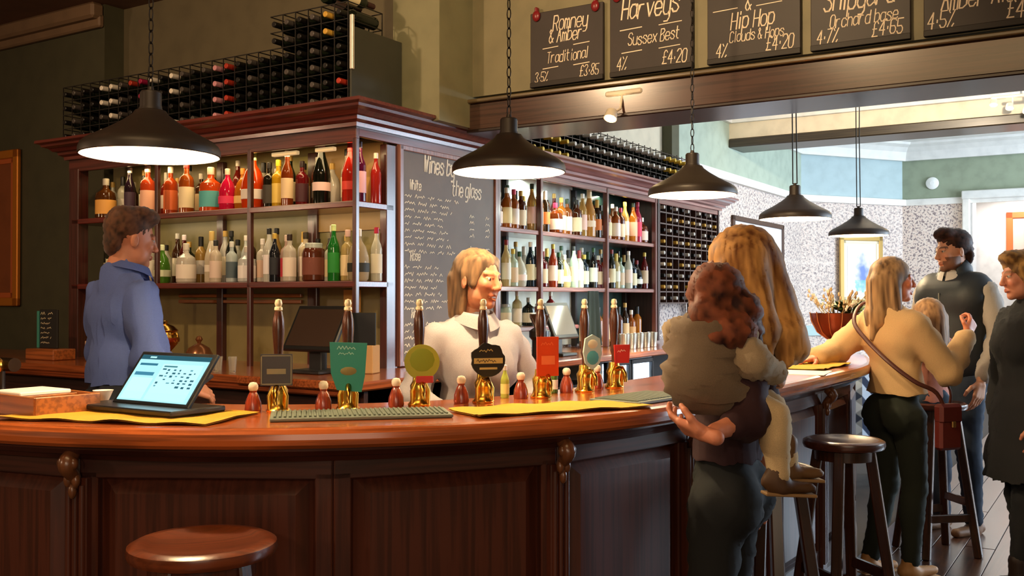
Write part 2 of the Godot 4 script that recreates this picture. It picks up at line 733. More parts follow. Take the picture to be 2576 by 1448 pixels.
func wall_between(called: String, a: Vector2, b: Vector2, y0: float, y1: float, m: Material, thick := 0.15) -> void:
	var k := MB.new()
	var along := (b - a)
	var back := Vector2(-along.y, along.x).normalized()   # away from the camera
	var q := [a, b, b + back * thick, a + back * thick]
	var lo := []
	var hi := []
	for p in q:
		lo.append(Vector3(p.x, y0, -p.y))
		hi.append(Vector3(p.x, y1, -p.y))
	for i in 4:
		k.quad(lo[i], lo[(i + 1) % 4], hi[(i + 1) % 4], hi[i])
	k.quad(hi[0], hi[1], hi[2], hi[3])
	k.quad(lo[3], lo[2], lo[1], lo[0])
	structure(called, k, m)


# a moulding under the ceiling, its profile projecting into the room on the right of the path
func cornice(called: String, profile: Array, plan: Array, m: Material, top := 3.68) -> void:
	structure(called, mitred(profile, plan, top), m)


static func mitred(profile: Array, plan: Array, top: float, outward := 1.0) -> MB:
	var k := MB.new()
	var path := []
	for i in plan.size():
		var d0: Vector2 = (plan[i] - plan[maxi(i - 1, 0)]).normalized()
		var d1: Vector2 = (plan[mini(i + 1, plan.size() - 1)] - plan[i]).normalized()
		if i == 0:
			d0 = d1
		if i == plan.size() - 1:
			d1 = d0
		var n0 := Vector2(d0.y, -d0.x)
		var n1 := Vector2(d1.y, -d1.x)
		var nn := (n0 + n1)
		nn = nn / nn.length_squared() * 2.0 * outward
		path.append([Vector3(plan[i].x, top, -plan[i].y), Vector3(-nn.x, 0, nn.y)])
	k.sweep(profile, path, false, true)
	return k

# ---------------------------------------------------------------- the bar

const BAR_EDGE := [[-9.0, 1.33], [-5.0, 1.4], [-3.4, 1.47], [-2.67, 1.58], [-2.3, 1.7], [-2.02, 1.85], [-1.785, 2.035], [-1.608, 2.234], [-1.475, 2.433], [-1.36, 2.67], [-1.27, 2.98], [-1.215, 3.5], [-1.19, 4.06], [-1.165, 4.7], [-1.155, 5.15], [-1.19, 5.55], [-1.28, 5.95], [-1.42, 6.4], [-1.7, 6.82], [-2.15, 7.05], [-2.5, 7.12]]


func bar_path() -> Array:
	var cv := Curve3D.new()
	cv.bake_interval = 0.06
	var pts := []
	for p in BAR_EDGE:
		pts.append(Vector3(p[0], 0, -p[1]))
	for i in pts.size():
		var tan: Vector3 = (pts[mini(i + 1, pts.size() - 1)] - pts[maxi(i - 1, 0)]) / 6.0
		cv.add_point(pts[i], -tan, tan)
	var out := []
	var total := cv.get_baked_length()
	var steps := int(total / 0.07)
	for i in steps + 1:
		var at := total * i / steps
		var p := cv.sample_baked(at, true)
		var d := (cv.sample_baked(minf(at + 0.03, total), true) - cv.sample_baked(maxf(at - 0.03, 0), true)).normalized()
		out.append([p, d.cross(Vector3.UP).normalized()])
	return out


func make_bar() -> void:
	var bar := thing("bar_counter", "long curved dark wood pub bar with polished reddish top and raised panels", "bar counter", R(0, 0, 0))
	var dark := wood("54281a", "y", 0.38, 0.35, 0.8)
	var dark_x := wood("4c241a", "x", 0.38, 0.35, 0.8)
	var path := bar_path()
	var top := MB.new()
	top.sweep([Vector2(0.012, 1.045), Vector2(0.002, 1.055), Vector2(0.0, 1.07), Vector2(0.002, 1.085), Vector2(0.012, 1.096), Vector2(0.03, 1.10), Vector2(0.62, 1.10), Vector2(0.64, 1.095), Vector2(0.645, 1.06), Vector2(0.64, 1.05), Vector2(0.06, 1.045)], path, true, true, false, true)
	part(bar, "bar_top", top, wood_run("c0622e", 0.2, 0.7))
	var mould := MB.new()
	mould.sweep([Vector2(0.03, 1.045), Vector2(0.032, 1.035), Vector2(0.05, 1.02), Vector2(0.07, 1.015), Vector2(0.085, 1.0), Vector2(0.2, 1.0), Vector2(0.2, 1.045)], path, true, true, false, true)
	part(bar, "moulding", mould, wood_run("4c241a", 0.35, 0.4))
	var skirt := MB.new()
	skirt.sweep([Vector2(0.085, 0.0), Vector2(0.085, 0.16), Vector2(0.1, 0.175), Vector2(0.16, 0.175), Vector2(0.16, 0.0)], path)
	part(bar, "skirting", skirt, dark_x)
	var inner := MB.new()
	inner.sweep([Vector2(0.60, 0.0), Vector2(0.60, 1.05), Vector2(0.56, 1.05), Vector2(0.56, 0.0)], path)
	part(bar, "back_panel", inner, plain("20110c", 0.7))
	# front: flat facets between uprights
	var plan := [Vector2(-8.9, 1.44), Vector2(-7.2, 1.49), Vector2(-5.6, 1.5), Vector2(-4.2, 1.53), Vector2(-3.3, 1.58), Vector2(-2.503, 1.728), Vector2(-1.885, 2.08), Vector2(-1.486, 2.626), Vector2(-1.334, 3.275), Vector2(-1.287, 4.12), Vector2(-1.262, 4.76), Vector2(-1.27, 5.36), Vector2(-1.40, 6.05), Vector2(-1.78, 6.75), Vector2(-2.5, 7.02)]
	for i in plan.size() - 1:
		var a := Vector3(plan[i].x, 0, -plan[i].y)
		var b := Vector3(plan[i + 1].x, 0, -plan[i + 1].y)
		var x := (b - a).normalized()
		var z := x.cross(Vector3.UP).normalized()
		var place := Transform3D(Basis(x, Vector3.UP, z), a)
		var w := a.distance_to(b)
		var st := 0.05
		var y0 := 0.26
		var y1 := 0.955
		for q in [[Vector3(w / 2, 0.98, -0.02), Vector3(w, 0.07, 0.06)], [Vector3(w / 2, 0.2, -0.02), Vector3(w, 0.13, 0.06)]]:
			part(bar, "rail", boxed(q[1], 0.004), dark_x).transform = place * Transform3D(Basis(), q[0])
		for q in [st / 2, w - st / 2]:
			part(bar, "stile", boxed(Vector3(st, y1 - y0 + 0.02, 0.06), 0.004), dark).transform = place * Transform3D(Basis(), Vector3(q, (y0 + y1) / 2, -0.02))
		var p := MB.new()
		raised_panel(p, st, w - st, y0, y1)
		part(bar, "panel", p, dark).transform = place
	# reeded uprights with a carved bracket on top
	for i in [4, 5, 7, 8, 10]:
		var a := Vector3(plan[i].x, 0, -plan[i].y)
		var d: Vector2 = (plan[i + 1] - plan[i - 1]).normalized()
		var x := Vector3(d.x, 0, -d.y)
		var place := Transform3D(Basis(x, Vector3.UP, x.cross(Vector3.UP)), a)
		var k := MB.new()
		k.box(Vector3(0, 0.56, 0.012), Vector3(0.07, 0.78, 0.03), 0.003)
		for q in [-0.021, 0.0, 0.021]:
			k.tube([Vector3(q, 0.2, 0.027), Vector3(q, 0.93, 0.027)], 0.0095, 8)
		part(bar, "pilaster", k, dark).transform = place
		var c := MB.new()
		var scroll := []
		for j in 15:
			var g := j / 14.0
			scroll.append(Vector3(0, 1.02 - 0.1 * g, 0.035 + 0.03 * sin(PI * (1 - g)) * (1 - g) + 0.012 * sin(g * TAU)))
		c.tube(scroll, [0.02, 0.022, 0.024, 0.025, 0.025, 0.024, 0.023, 0.021, 0.02, 0.018, 0.017, 0.016, 0.015, 0.013, 0.008], 10)
		for sgn in [-1.0, 1.0]:
			c.ball(Vector3(0.018 * sgn, 0.995, 0.06), Vector3(0.014, 0.018, 0.014), 10, 6)
			c.ball(Vector3(0.012 * sgn, 0.945, 0.042), Vector3(0.013, 0.02, 0.012), 10, 6)
		c.ball(Vector3(0, 0.915, 0.04), Vector3(0.012, 0.022, 0.012), 10, 6)
		part(bar, "corbel", c, wood("7a4a2c", "y", 0.3, 0.5)).transform = place


static func raised_panel(p: MB, x0: float, x1: float, y0: float, y1: float) -> void:
	var e := 0.006
	var o := [Vector3(x0, y0, -0.022), Vector3(x1, y0, -0.022), Vector3(x1, y1, -0.022), Vector3(x0, y1, -0.022)]
	var m := [Vector3(x0 + e, y0 + e, -0.02), Vector3(x1 - e, y0 + e, -0.02), Vector3(x1 - e, y1 - e, -0.02), Vector3(x0 + e, y1 - e, -0.02)]
	var g := 0.052
	var f := [Vector3(x0 + g, y0 + g, 0.012), Vector3(x1 - g, y0 + g, 0.012), Vector3(x1 - g, y1 - g, 0.012), Vector3(x0 + g, y1 - g, 0.012)]
	for i in 4:
		var j := (i + 1) % 4
		p.quad(o[i], o[j], m[j], m[i])
		p.quad(m[i], m[j], f[j], f[i])
	p.quad(f[0], f[1], f[2], f[3])

# ---------------------------------------------------------------- shelving behind the bar

const CROWN := [Vector2(0, 0), Vector2(0.15, 0), Vector2(0.152, -0.018), Vector2(0.125, -0.026), Vector2(0.12, -0.04), Vector2(0.09, -0.05), Vector2(0.07, -0.07), Vector2(0.05, -0.074), Vector2(0.045, -0.092), Vector2(0.02, -0.104), Vector2(0.018, -0.125), Vector2(0, -0.125)]


func make_corner_unit() -> void:
	var u := thing("back_bar_shelving", "corner shelving of dark red wood with stepped cornice and wine rack above", "shelving", R(0, 0, 0))
	var red_x := wood("5e2a22", "x", 0.3, 0.5)
	var red_y := wood("4d221c", "y", 0.3, 0.5)
	part(u, "cornice", mitred(CROWN, [Vector2(-6.1, 4.6), Vector2(-6.1, 4.1), Vector2(-3.555, 4.1), Vector2(-3.555, 5.46)], 2.5), wood("6b3028", "x", 0.28, 0.5))
	part(u, "top_board", boxed(Vector3(2.52, 0.025, 0.8), 0.0, Vector3(-4.83, 2.483, -4.505)), red_x)
	part(u, "frieze", boxed(Vector3(2.54, 0.1, 0.03), 0.003, Vector3(-4.83, 2.345, -4.12)), red_x)
	part(u, "frieze", boxed(Vector3(0.03, 0.07, 1.33), 0.003, Vector3(-3.575, 2.36, -4.79)), wood("6b3028", "z", 0.28, 0.5))
	for y in [1.975, 1.54]:
		part(u, "shelf", boxed(Vector3(2.5, 0.034, 0.33), 0.004, Vector3(-4.81, y - 0.017, -4.265)), wood("6a2219", "x", 0.3, 0.5))
	for q in [[-6.04, 4.14, 0.1, 0.08], [-5.2, 4.115, 0.028, 0.028], [-4.95, 4.412, 0.055, 0.04], [-4.375, 4.115, 0.03, 0.03], [-4.16, 4.415, 0.075, 0.03], [-3.57, 4.115, 0.028, 0.03], [-3.585, 4.415, 0.05, 0.1]]:
		part(u, "post", boxed(Vector3(q[2], 1.27, q[3]), 0.004, Vector3(q[0], 1.68, -q[1])), red_y)
	part(u, "back_panel", boxed(Vector3(2.46, 1.32, 0.02), 0.0, Vector3(-4.84, 1.71, -4.44)), painted("8d8052", 0.35))
	part(u, "back_panel", boxed(Vector3(0.5, 0.5, 0.012), 0.0, Vector3(-3.88, 2.09, -4.425)), painted("b58d52", 0.4))
	part(u, "back_panel", boxed(Vector3(0.16, 0.36, 0.012), 0.0, Vector3(-4.29, 2.12, -4.425)), painted("a39a58", 0.4))
	for q in [[-5.0, 1.462, 1.1], [-5.0, 1.425, 1.1]]:
		part(u, "rail", boxed(Vector3(q[2], 0.022, 0.02), 0.003, Vector3(q[0] + 0.2, q[1], -4.41)), wood("a8632f", "x", 0.35, 0.3))
	# small strip lights under the frieze
	for q in [[-4.14, 0.2], [-3.83, 0.14]]:
		var s := solo("strip_light", "small strip light under the corner unit's frieze, %s" % ("the longer one beside the dark upright" if q[1] > 0.15 else "the shorter one near the corner post"), "strip light", boxed(Vector3(q[1], 0.022, 0.03), 0.004), glowing("e8c890", 0.3), R(q[0], 2.278, 4.16), PHI, "strip lights under the frieze")
		s.set_meta("kind", "thing")
	area("corner_strip_light", R(-4.6, 2.28, 4.2), R(-4.6, 1.6, 4.42), Vector2(2.4, 0.05), Color(1.0, 0.86, 0.62), 0.3)
	area("corner_strip_light_low", R(-4.6, 1.93, 4.2), R(-4.6, 1.5, 4.4), Vector2(2.2, 0.04), Color(1.0, 0.9, 0.72), 0.17)


func make_long_unit() -> void:
	var u := thing("wine_shelving", "tall shelving of reddish wood beyond the wine menu with pale back", "shelving", R(0, 0, 0))
	var red_z := wood("8a5048", "z", 0.28, 0.5)
	var red_y := wood("6f3c34", "y", 0.3, 0.5)
	part(u, "cornice", mitred(CROWN, [Vector2(-3.9, 5.5), Vector2(-3.56, 5.5), Vector2(-3.56, 9.68), Vector2(-3.9, 9.68)], 2.455), wood("9a6660", "z", 0.28, 0.5))
	part(u, "top_board", boxed(Vector3(0.34, 0.03, 4.16), 0.0, Vector3(-3.735, 2.437, -7.59)), red_z)
	part(u, "frieze", boxed(Vector3(0.03, 0.05, 4.16), 0.003, Vector3(-3.58, 2.31, -7.59)), red_z)
	for y in [1.925, 1.525]:
		part(u, "shelf", boxed(Vector3(0.32, 0.032, 2.66), 0.004, Vector3(-3.735, y - 0.016, -6.84)), wood("9c6a60", "z", 0.25, 0.5))
	part(u, "shelf", boxed(Vector3(0.3, 0.03, 1.2), 0.004, Vector3(-3.735, 1.23, -6.1)), red_z)
	for t in [5.54, 6.1, 7.15, 8.1]:
		part(u, "post", boxed(Vector3(0.04, 1.27, 0.035), 0.004, Vector3(-3.58, 1.69, -t)), red_y)
		part(u, "post", boxed(Vector3(0.04, 1.27, 0.035), 0.004, Vector3(-3.87, 1.69, -t)), plain("2c2420", 0.6))
	part(u, "back_panel", boxed(Vector3(0.02, 1.3, 1.64), 0.0, Vector3(-3.9, 1.72, -6.34)), painted("dfe6dc", 0.4))
	part(u, "back_panel", boxed(Vector3(0.02, 1.3, 0.95), 0.0, Vector3(-3.9, 1.72, -7.64)), painted("2b4138", 0.3))
	part(u, "end_panel", boxed(Vector3(0.34, 1.3, 0.03), 0.0, Vector3(-3.73, 1.72, -8.15)), wood("3a2420", "y", 0.4, 0.3))
	part(u, "end_panel", boxed(Vector3(0.34, 1.3, 0.03), 0.0, Vector3(-3.73, 1.72, -9.66)), wood("3a2420", "y", 0.4, 0.3))
	area("long_strip_light", R(-3.66, 2.27, 6.35), R(-3.78, 1.8, 6.35), Vector2(0.05, 1.5), Color(0.94, 1.0, 0.93), 0.85)
	area("long_strip_light_b", R(-3.66, 2.27, 7.62), R(-3.76, 1.8, 7.62), Vector2(0.05, 0.8), Color(1.0, 0.97, 0.86), 0.25)
	area("long_strip_light_low", R(-3.6, 1.88, 6.6), R(-3.8, 1.5, 6.6), Vector2(0.05, 2.0), Color(0.94, 1.0, 0.93), 0.7)
	area("long_strip_light_base", R(-3.6, 1.48, 6.6), R(-3.8, 1.1, 6.6), Vector2(0.05, 2.0), Color(0.94, 1.0, 0.93), 0.4)


func make_back_counter() -> void:
	var c := thing("back_counter", "low wooden counter running under the bottle shelves behind the bar", "counter", R(0, 0, 0))
	var w := wood("a4552c", "x", 0.22, 0.6)
	part(c, "counter_top", boxed(Vector3(4.5, 0.045, 0.88), 0.008, Vector3(-5.36, 1.028, -4.03)), w)
	part(c, "counter_top", boxed(Vector3(0.82, 0.045, 6.1), 0.008, Vector3(-3.49, 1.0285, -6.62)), wood("a4552c", "z", 0.22, 0.6))
	part(c, "edge_rail", boxed(Vector3(4.5, 0.03, 0.03), 0.01, Vector3(-5.36, 0.99, -3.6)), wood("8a4222", "x", 0.25, 0.6))
	part(c, "front_panel", boxed(Vector3(4.3, 0.14, 0.03), 0.0, Vector3(-5.26, 0.93, -3.66)), wood("3a1c14", "x", 0.4, 0.3))
	part(c, "back_board", boxed(Vector3(4.3, 1.0, 0.04), 0.0, Vector3(-5.26, 0.5, -4.4)), plain("1c120e", 0.7))
	part(c, "back_board", boxed(Vector3(0.04, 1.0, 4.0), 0.0, Vector3(-3.87, 0.5, -7.6)), plain("1c120e", 0.7))
	# bottle coolers with dark glass doors; one further along is lit
	for k in 4:
		var s0 := -7.1 + k * 0.98
		var k_label: String = ["behind the barman in blue", "second from the wood box", "below the till", "at the counter's corner"][k]
		cooler(R(s0, 0, 3.74), PHI, false, "dark glass door bottle cooler under the back counter, " + k_label)
	cooler(R(-3.24, 0, 6.42), PHI + PI / 2, true, "brightly lit bottle cooler under the counter beyond the beer pumps")
	cooler(R(-3.24, 0, 5.49), PHI + PI / 2, false, "dark bottle cooler beside the brightly lit one")


# front faces +z, spreading to +x
func cooler(at: Vector3, turn: float, lit: bool, label: String) -> void:
	var o := thing("bottle_cooler", label, "fridge", at, turn)
	var steel := plain("18181a", 0.35, 0.4)
	var b := MB.new()
	b.box(Vector3(0.45, 0.43, -0.52), Vector3(0.9, 0.84, 0.03))
	b.box(Vector3(0.015, 0.43, -0.27), Vector3(0.03, 0.84, 0.5))
	b.box(Vector3(0.885, 0.43, -0.27), Vector3(0.03, 0.84, 0.5))
	b.box(Vector3(0.45, 0.05, -0.27), Vector3(0.9, 0.1, 0.5))
	b.box(Vector3(0.45, 0.835, -0.27), Vector3(0.9, 0.03, 0.5))
	b.box(Vector3(0.45, 0.47, -0.27), Vector3(0.84, 0.01, 0.42))
	part(o, "cabinet", b, plain("e8ecf0", 0.5) if lit else steel)
	for k in 2:
		var f := MB.new()
		var x := 0.24 + k * 0.42
		for q in [[x - 0.19, 0.47, 0.03, 0.72], [x + 0.19, 0.47, 0.03, 0.72]]:
			f.box(Vector3(q[0], q[1], 0.0), Vector3(q[2], q[3], 0.03), 0.003)
		for y in [0.12, 0.815]:
			f.box(Vector3(x, y, 0.0), Vector3(0.41, 0.03, 0.03), 0.003)
		var door := part(o, "door", f, steel)
		part(door, "pane", boxed(Vector3(0.36, 0.68, 0.006), 0.0, Vector3(x, 0.47, 0.0)), pane() if lit else plain("0c1214", 0.08))
		part(door, "handle", boxed(Vector3(0.018, 0.3, 0.02), 0.006, Vector3(x + (0.175 if k == 0 else -0.175), 0.55, 0.025)), plain("8a8a8c", 0.3, 0.9))
	if lit:
		o.scale.y = 1.18
		part(o, "lamp_strip", boxed(Vector3(0.78, 0.03, 0.02), 0.004, Vector3(0.45, 0.79, -0.06)), glowing("cfe4ff", 5.0))
		area("cooler_light", at + Basis(Vector3.UP, turn) * Vector3(0.45, 0.89, -0.07), at + Basis(Vector3.UP, turn) * Vector3(0.45, 0.3, -0.4), Vector2(0.7, 0.04), Color(0.8, 0.9, 1.0), 0.7)
		for k in 8:
			var hues := ["c9d8e8", "e8e4d8", "f0f0f4", "b8c8a0", "e0d0a0", "cfd8e8", "f4f4f4", "d0b8a0"]
			bottle(["spirit", "beer"][k % 2], hues[k], "f4f4f0", "d8d8dc", at + Basis(Vector3.UP, turn) * Vector3(0.1 + k * 0.098, 0.561, -0.14), 0.9, "pale bottle in the brightly lit cooler, %s along" % ORD[k], "bottles in the lit cooler", 0.3)


# ---------------------------------------------------------------- bottles

const SHAPES := {
	"wine": [Vector2(0.0, 0.0), Vector2(0.034, 0.0), Vector2(0.038, 0.006), Vector2(0.038, 0.19), Vector2(0.034, 0.212), Vector2(0.018, 0.235), Vector2(0.0145, 0.25), Vector2(0.0145, 0.3), Vector2(0.0, 0.3)],
	"spirit": [Vector2(0.0, 0.0), Vector2(0.034, 0.0), Vector2(0.039, 0.006), Vector2(0.039, 0.17), Vector2(0.035, 0.19), Vector2(0.02, 0.205), Vector2(0.0135, 0.215), Vector2(0.0135, 0.27), Vector2(0.0, 0.27)],
	"tall": [Vector2(0.0, 0.0), Vector2(0.032, 0.0), Vector2(0.036, 0.006), Vector2(0.036, 0.2), Vector2(0.03, 0.225), Vector2(0.016, 0.26), Vector2(0.0135, 0.28), Vector2(0.0135, 0.33), Vector2(0.0, 0.33)],
	"squat": [Vector2(0.0, 0.0), Vector2(0.05, 0.0), Vector2(0.056, 0.008), Vector2(0.056, 0.12), Vector2(0.05, 0.145), Vector2(0.022, 0.165), Vector2(0.016, 0.175), Vector2(0.016, 0.22), Vector2(0.0, 0.22)],
	"flask": [Vector2(0.0, 0.0), Vector2(0.042, 0.0), Vector2(0.05, 0.01), Vector2(0.055, 0.06), Vector2(0.052, 0.12), Vector2(0.038, 0.17), Vector2(0.018, 0.2), Vector2(0.014, 0.215), Vector2(0.014, 0.255), Vector2(0.0, 0.255)],
	"magnum": [Vector2(0.0, 0.0), Vector2(0.046, 0.0), Vector2(0.052, 0.008), Vector2(0.052, 0.17), Vector2(0.046, 0.21), Vector2(0.024, 0.28), Vector2(0.018, 0.31), Vector2(0.018, 0.37), Vector2(0.0, 0.37)],
	"beer": [Vector2(0.0, 0.0), Vector2(0.027, 0.0), Vector2(0.031, 0.006), Vector2(0.031, 0.12), Vector2(0.027, 0.14), Vector2(0.014, 0.175), Vector2(0.0125, 0.2), Vector2(0.0125, 0.225), Vector2(0.0, 0.225)],
	"jar": [Vector2(0.0, 0.0), Vector2(0.046, 0.0), Vector2(0.052, 0.008), Vector2(0.052, 0.13), Vector2(0.046, 0.15), Vector2(0.038, 0.155), Vector2(0.038, 0.17), Vector2(0.0, 0.17)],
}
const LABELS := {"wine": [0.0386, 0.06, 0.15], "spirit": [0.0396, 0.03, 0.14], "tall": [0.0366, 0.05, 0.17], "squat": [0.0566, 0.025, 0.105], "flask": [0.0556, 0.045, 0.09], "magnum": [0.0526, 0.08, 0.13], "beer": [0.0316, 0.03, 0.1], "jar": [0.0526, 0.03, 0.11]}


func bottle_mesh(kind: String, piece: String) -> ArrayMesh:
	var key := kind + piece
	if meshes.has(key):
		return meshes[key]
	var p: Array = SHAPES[kind]
	var b := MB.new()
	var top: Vector2 = p[p.size() - 2]
	match piece:
		"body":
			b.lathe(p, 14)
		"label":
			var l: Array = LABELS[kind]
			b.lathe([Vector2(l[0] - 0.001, l[1]), Vector2(l[0], l[1] + 0.001), Vector2(l[0], l[2] - 0.001), Vector2(l[0] - 0.001, l[2])], 14)
		"cap":
			var h := 0.062 if kind in ["wine", "magnum"] else 0.032
			var r: float = top.x + 0.0022
			b.lathe([Vector2(r - 0.001, top.y - h), Vector2(r, top.y - h + 0.002), Vector2(r, top.y + 0.003), Vector2(r - 0.003, top.y + 0.006), Vector2(0, top.y + 0.006)], 12)
	meshes[key] = b.commit()
	return meshes[key]


func bottle(kind: String, glass: String, label_hex: String, cap: String, at: Vector3, size: float, label: String, group: String, clear := 0.45, basis := Basis(Vector3.UP, PHI), called := "bottle") -> Node3D:
	var o := thing(called, label, "bottle", at, 0.0, group)
	o.basis = basis.scaled(Vector3.ONE * size)
	part(o, "body", bottle_mesh(kind, "body"), glassy(glass, clear))
	if label_hex:
		part(o, "label", bottle_mesh(kind, "label"), plain(label_hex, 0.6))
	if cap:
		part(o, "cap", bottle_mesh(kind, "cap"), plain(cap, 0.35, 0.1))
	return o


func make_racks() -> void:
	var caps := {"white": "e6ddcc", "pink": "c98b92", "crimson": "9a1844", "gold": "c79a3c", "black": "15120f", "red": "a8321f", "grey": "4a4440", "yellow": "d8b23a", "silver": "c9c4b8"}
	# on top of the corner unit
	var cols := 26
	var pattern := ["black", "grey", "black", "black", "white", "white", "grey", "black", "crimson", "white", "black", "white", "grey", "black", "black", "pink", "red", "black", "grey", "black", "black", "grey", "black", "grey", "black", "black"]
	var rack := thing("wine_rack", "long metal wine rack full of bottles on top of the corner unit", "wine rack", R(0, 0, 0))
	var wire := MB.new()
	for i in cols + 1:
		var x := -6.2 + i * 0.0985
		var h: float = 0.575 if i > 20 else 0.385
		for t in [4.13, 4.42]:
			wire.box(Vector3(x, 2.5 + h / 2, -t), Vector3(0.005, h, 0.005))
	for r in 7:
		var x0: float = -6.2 if r < 5 else -4.23
		for t in [4.13, 4.42]:
			wire.box(Vector3((x0 - 3.64) / 2, 2.503 + r * 0.095, -t), Vector3(-3.64 - x0, 0.005, 0.005))
		for i in cols + 1:
			var x := -6.2 + i * 0.0985
			if x >= x0 - 0.01:
				wire.box(Vector3(x, 2.503 + r * 0.095, -4.275), Vector3(0.005, 0.005, 0.29))
	part(rack, "wire_lattice", wire, plain("2a2622", 0.45, 0.5))
	part(rack, "side_panel", boxed(Vector3(0.015, 0.44, 0.44), 0.0, Vector3(-3.63, 2.72, -4.36)), painted("3b3b30", 0.5))
	part(rack, "side_bar", boxed(Vector3(0.022, 0.3, 0.02), 0.003, Vector3(-3.62, 2.85, -4.14)), plain("cfcabb", 0.4, 0.3))
	var gold := [[5, 1], [12, 2], [17, 2], [22, 1], [23, 1]]
	for i in cols:
		for r in (6 if i >= 20 else 4):
			var kind: String = pattern[i]
			if (i * 5 + r * 3) % 7 == 2:
				kind = ["black", "grey", "red", "black"][(i + r) % 4]
			if i == 8 and r % 2 == 0:
				kind = "crimson"
			if i == 24 and r > 3:
				kind = "gold"
			var at := R(-6.2 + (i + 0.5) * 0.0985, 2.5025 + 0.0415 + r * 0.095, 4.41)
			wine(at, PHI, caps[kind], "%s-capped wine bottle, row %s up, %s along from left end of corner rack" % [kind, ["one", "two", "three", "four", "five", "six"][r], ORD[i]], "wine bottles in the rack on the corner unit")
	# four bottles with tan labels lie across the right-hand end of the rack
	for q in [[0.0, 3.1, "e2d3a8"], [0.1, 3.1, "d8b8b0"], [0.05, 3.19, "e8dcb8"]]:
		var b := Basis(Vector3.UP, PHI) * Basis(Vector3.RIGHT, -PI / 2)
		bottle("wine", "1c2416", q[2], "3a1a1a", R(-3.74 - q[0], q[1] + 0.04, 4.16), 1.0, "wine bottle with pale label lying on the corner rack, %s" % {"e2d3a8": "nearest the pier", "d8b8b0": "second from pier", "e8dcb8": "uppermost of three"}[q[2]], "loose bottles on the corner rack", 0.3, b)
	# on top of the long unit
	var rack2 := thing("wine_rack", "long low wine rack on the cornice of the shelving beyond the menu", "wine rack", R(0, 0, 0))
	var wire2 := MB.new()
	for i in 26:
		for s in [-3.6, -3.84]:
			wire2.box(Vector3(s, 2.455 + 0.16, -(5.9 + i * 0.12)), Vector3(0.006, 0.32, 0.006))
	for r in 4:
		for s in [-3.6, -3.84]:
			wire2.box(Vector3(s, 2.459 + r * 0.1, -7.4), Vector3(0.006, 0.006, 3.0))
		for i in 26:
			wire2.box(Vector3(-3.72, 2.459 + r * 0.1, -(5.9 + i * 0.12)), Vector3(0.24, 0.006, 0.006))
	part(rack2, "wire_lattice", wire2, plain("3a302a", 0.4, 0.6))
	for i in 25:
		for r in 3:
			var kind := "silver" if r > 0 else "black"
			if (i < 5 or i > 19):
				kind = "yellow"
			var at := R(-3.84, 2.462 + 0.0415 + r * 0.1, 5.96 + i * 0.12)
			wine(at, PHI + PI / 2, caps[kind], "%s-capped wine bottle, row %s up, %s along from near end of long rack" % [kind, ["one", "two", "three"][r], ORD[i]], "wine bottles in the long rack")
	# pigeonhole rack at the end of the long unit
	var rack3 := thing("pigeonhole_rack", "tall dark pigeonhole wine rack at the far end of the long shelving", "wine rack", R(0, 0, 0))
	var board := MB.new()
	for i in 11:
		board.box(Vector3(-3.72, 1.86, -(8.2 + i * 0.143)), Vector3(0.3, 0.92, 0.012))
	for r in 10:
		board.box(Vector3(-3.72, 1.4 + r * 0.102, -8.915), Vector3(0.3, 0.012, 1.43))
	part(rack3, "pigeonholes", board, wood("4a2c22", "z", 0.4, 0.3))
	for i in 10:
		for r in 9:
			if (i * 3 + r * 7) % 11 == 5:
				continue
			var kind: String = ["silver", "white", "black", "gold"][(i * 2 + r * 3) % 4]
			wine(R(-3.86, 1.4 + 0.0065 + 0.0385 + r * 0.102, 8.2 + (i + 0.5) * 0.143), PHI + PI / 2, caps[kind], "%s-capped wine bottle in the pigeonhole rack, row %s up, %s along from its near side" % [kind, ["one", "two", "three", "four", "five", "six", "seven", "eight", "nine"][r], ORD[i]], "wine bottles in the pigeonhole rack")


# a wine bottle lying with its neck towards the front
func wine(at: Vector3, turn: float, cap: String, label: String, group: String) -> void:
	var o := thing("wine_bottle", label, "wine bottle", at, 0.0, group)
	o.basis = Basis(Vector3.UP, turn) * Basis(Vector3.RIGHT, PI / 2)
	part(o, "body", bottle_mesh("wine", "body"), plain("12170f", 0.12))
	part(o, "cap", bottle_mesh("wine", "cap"), plain(cap, 0.4, 0.1))


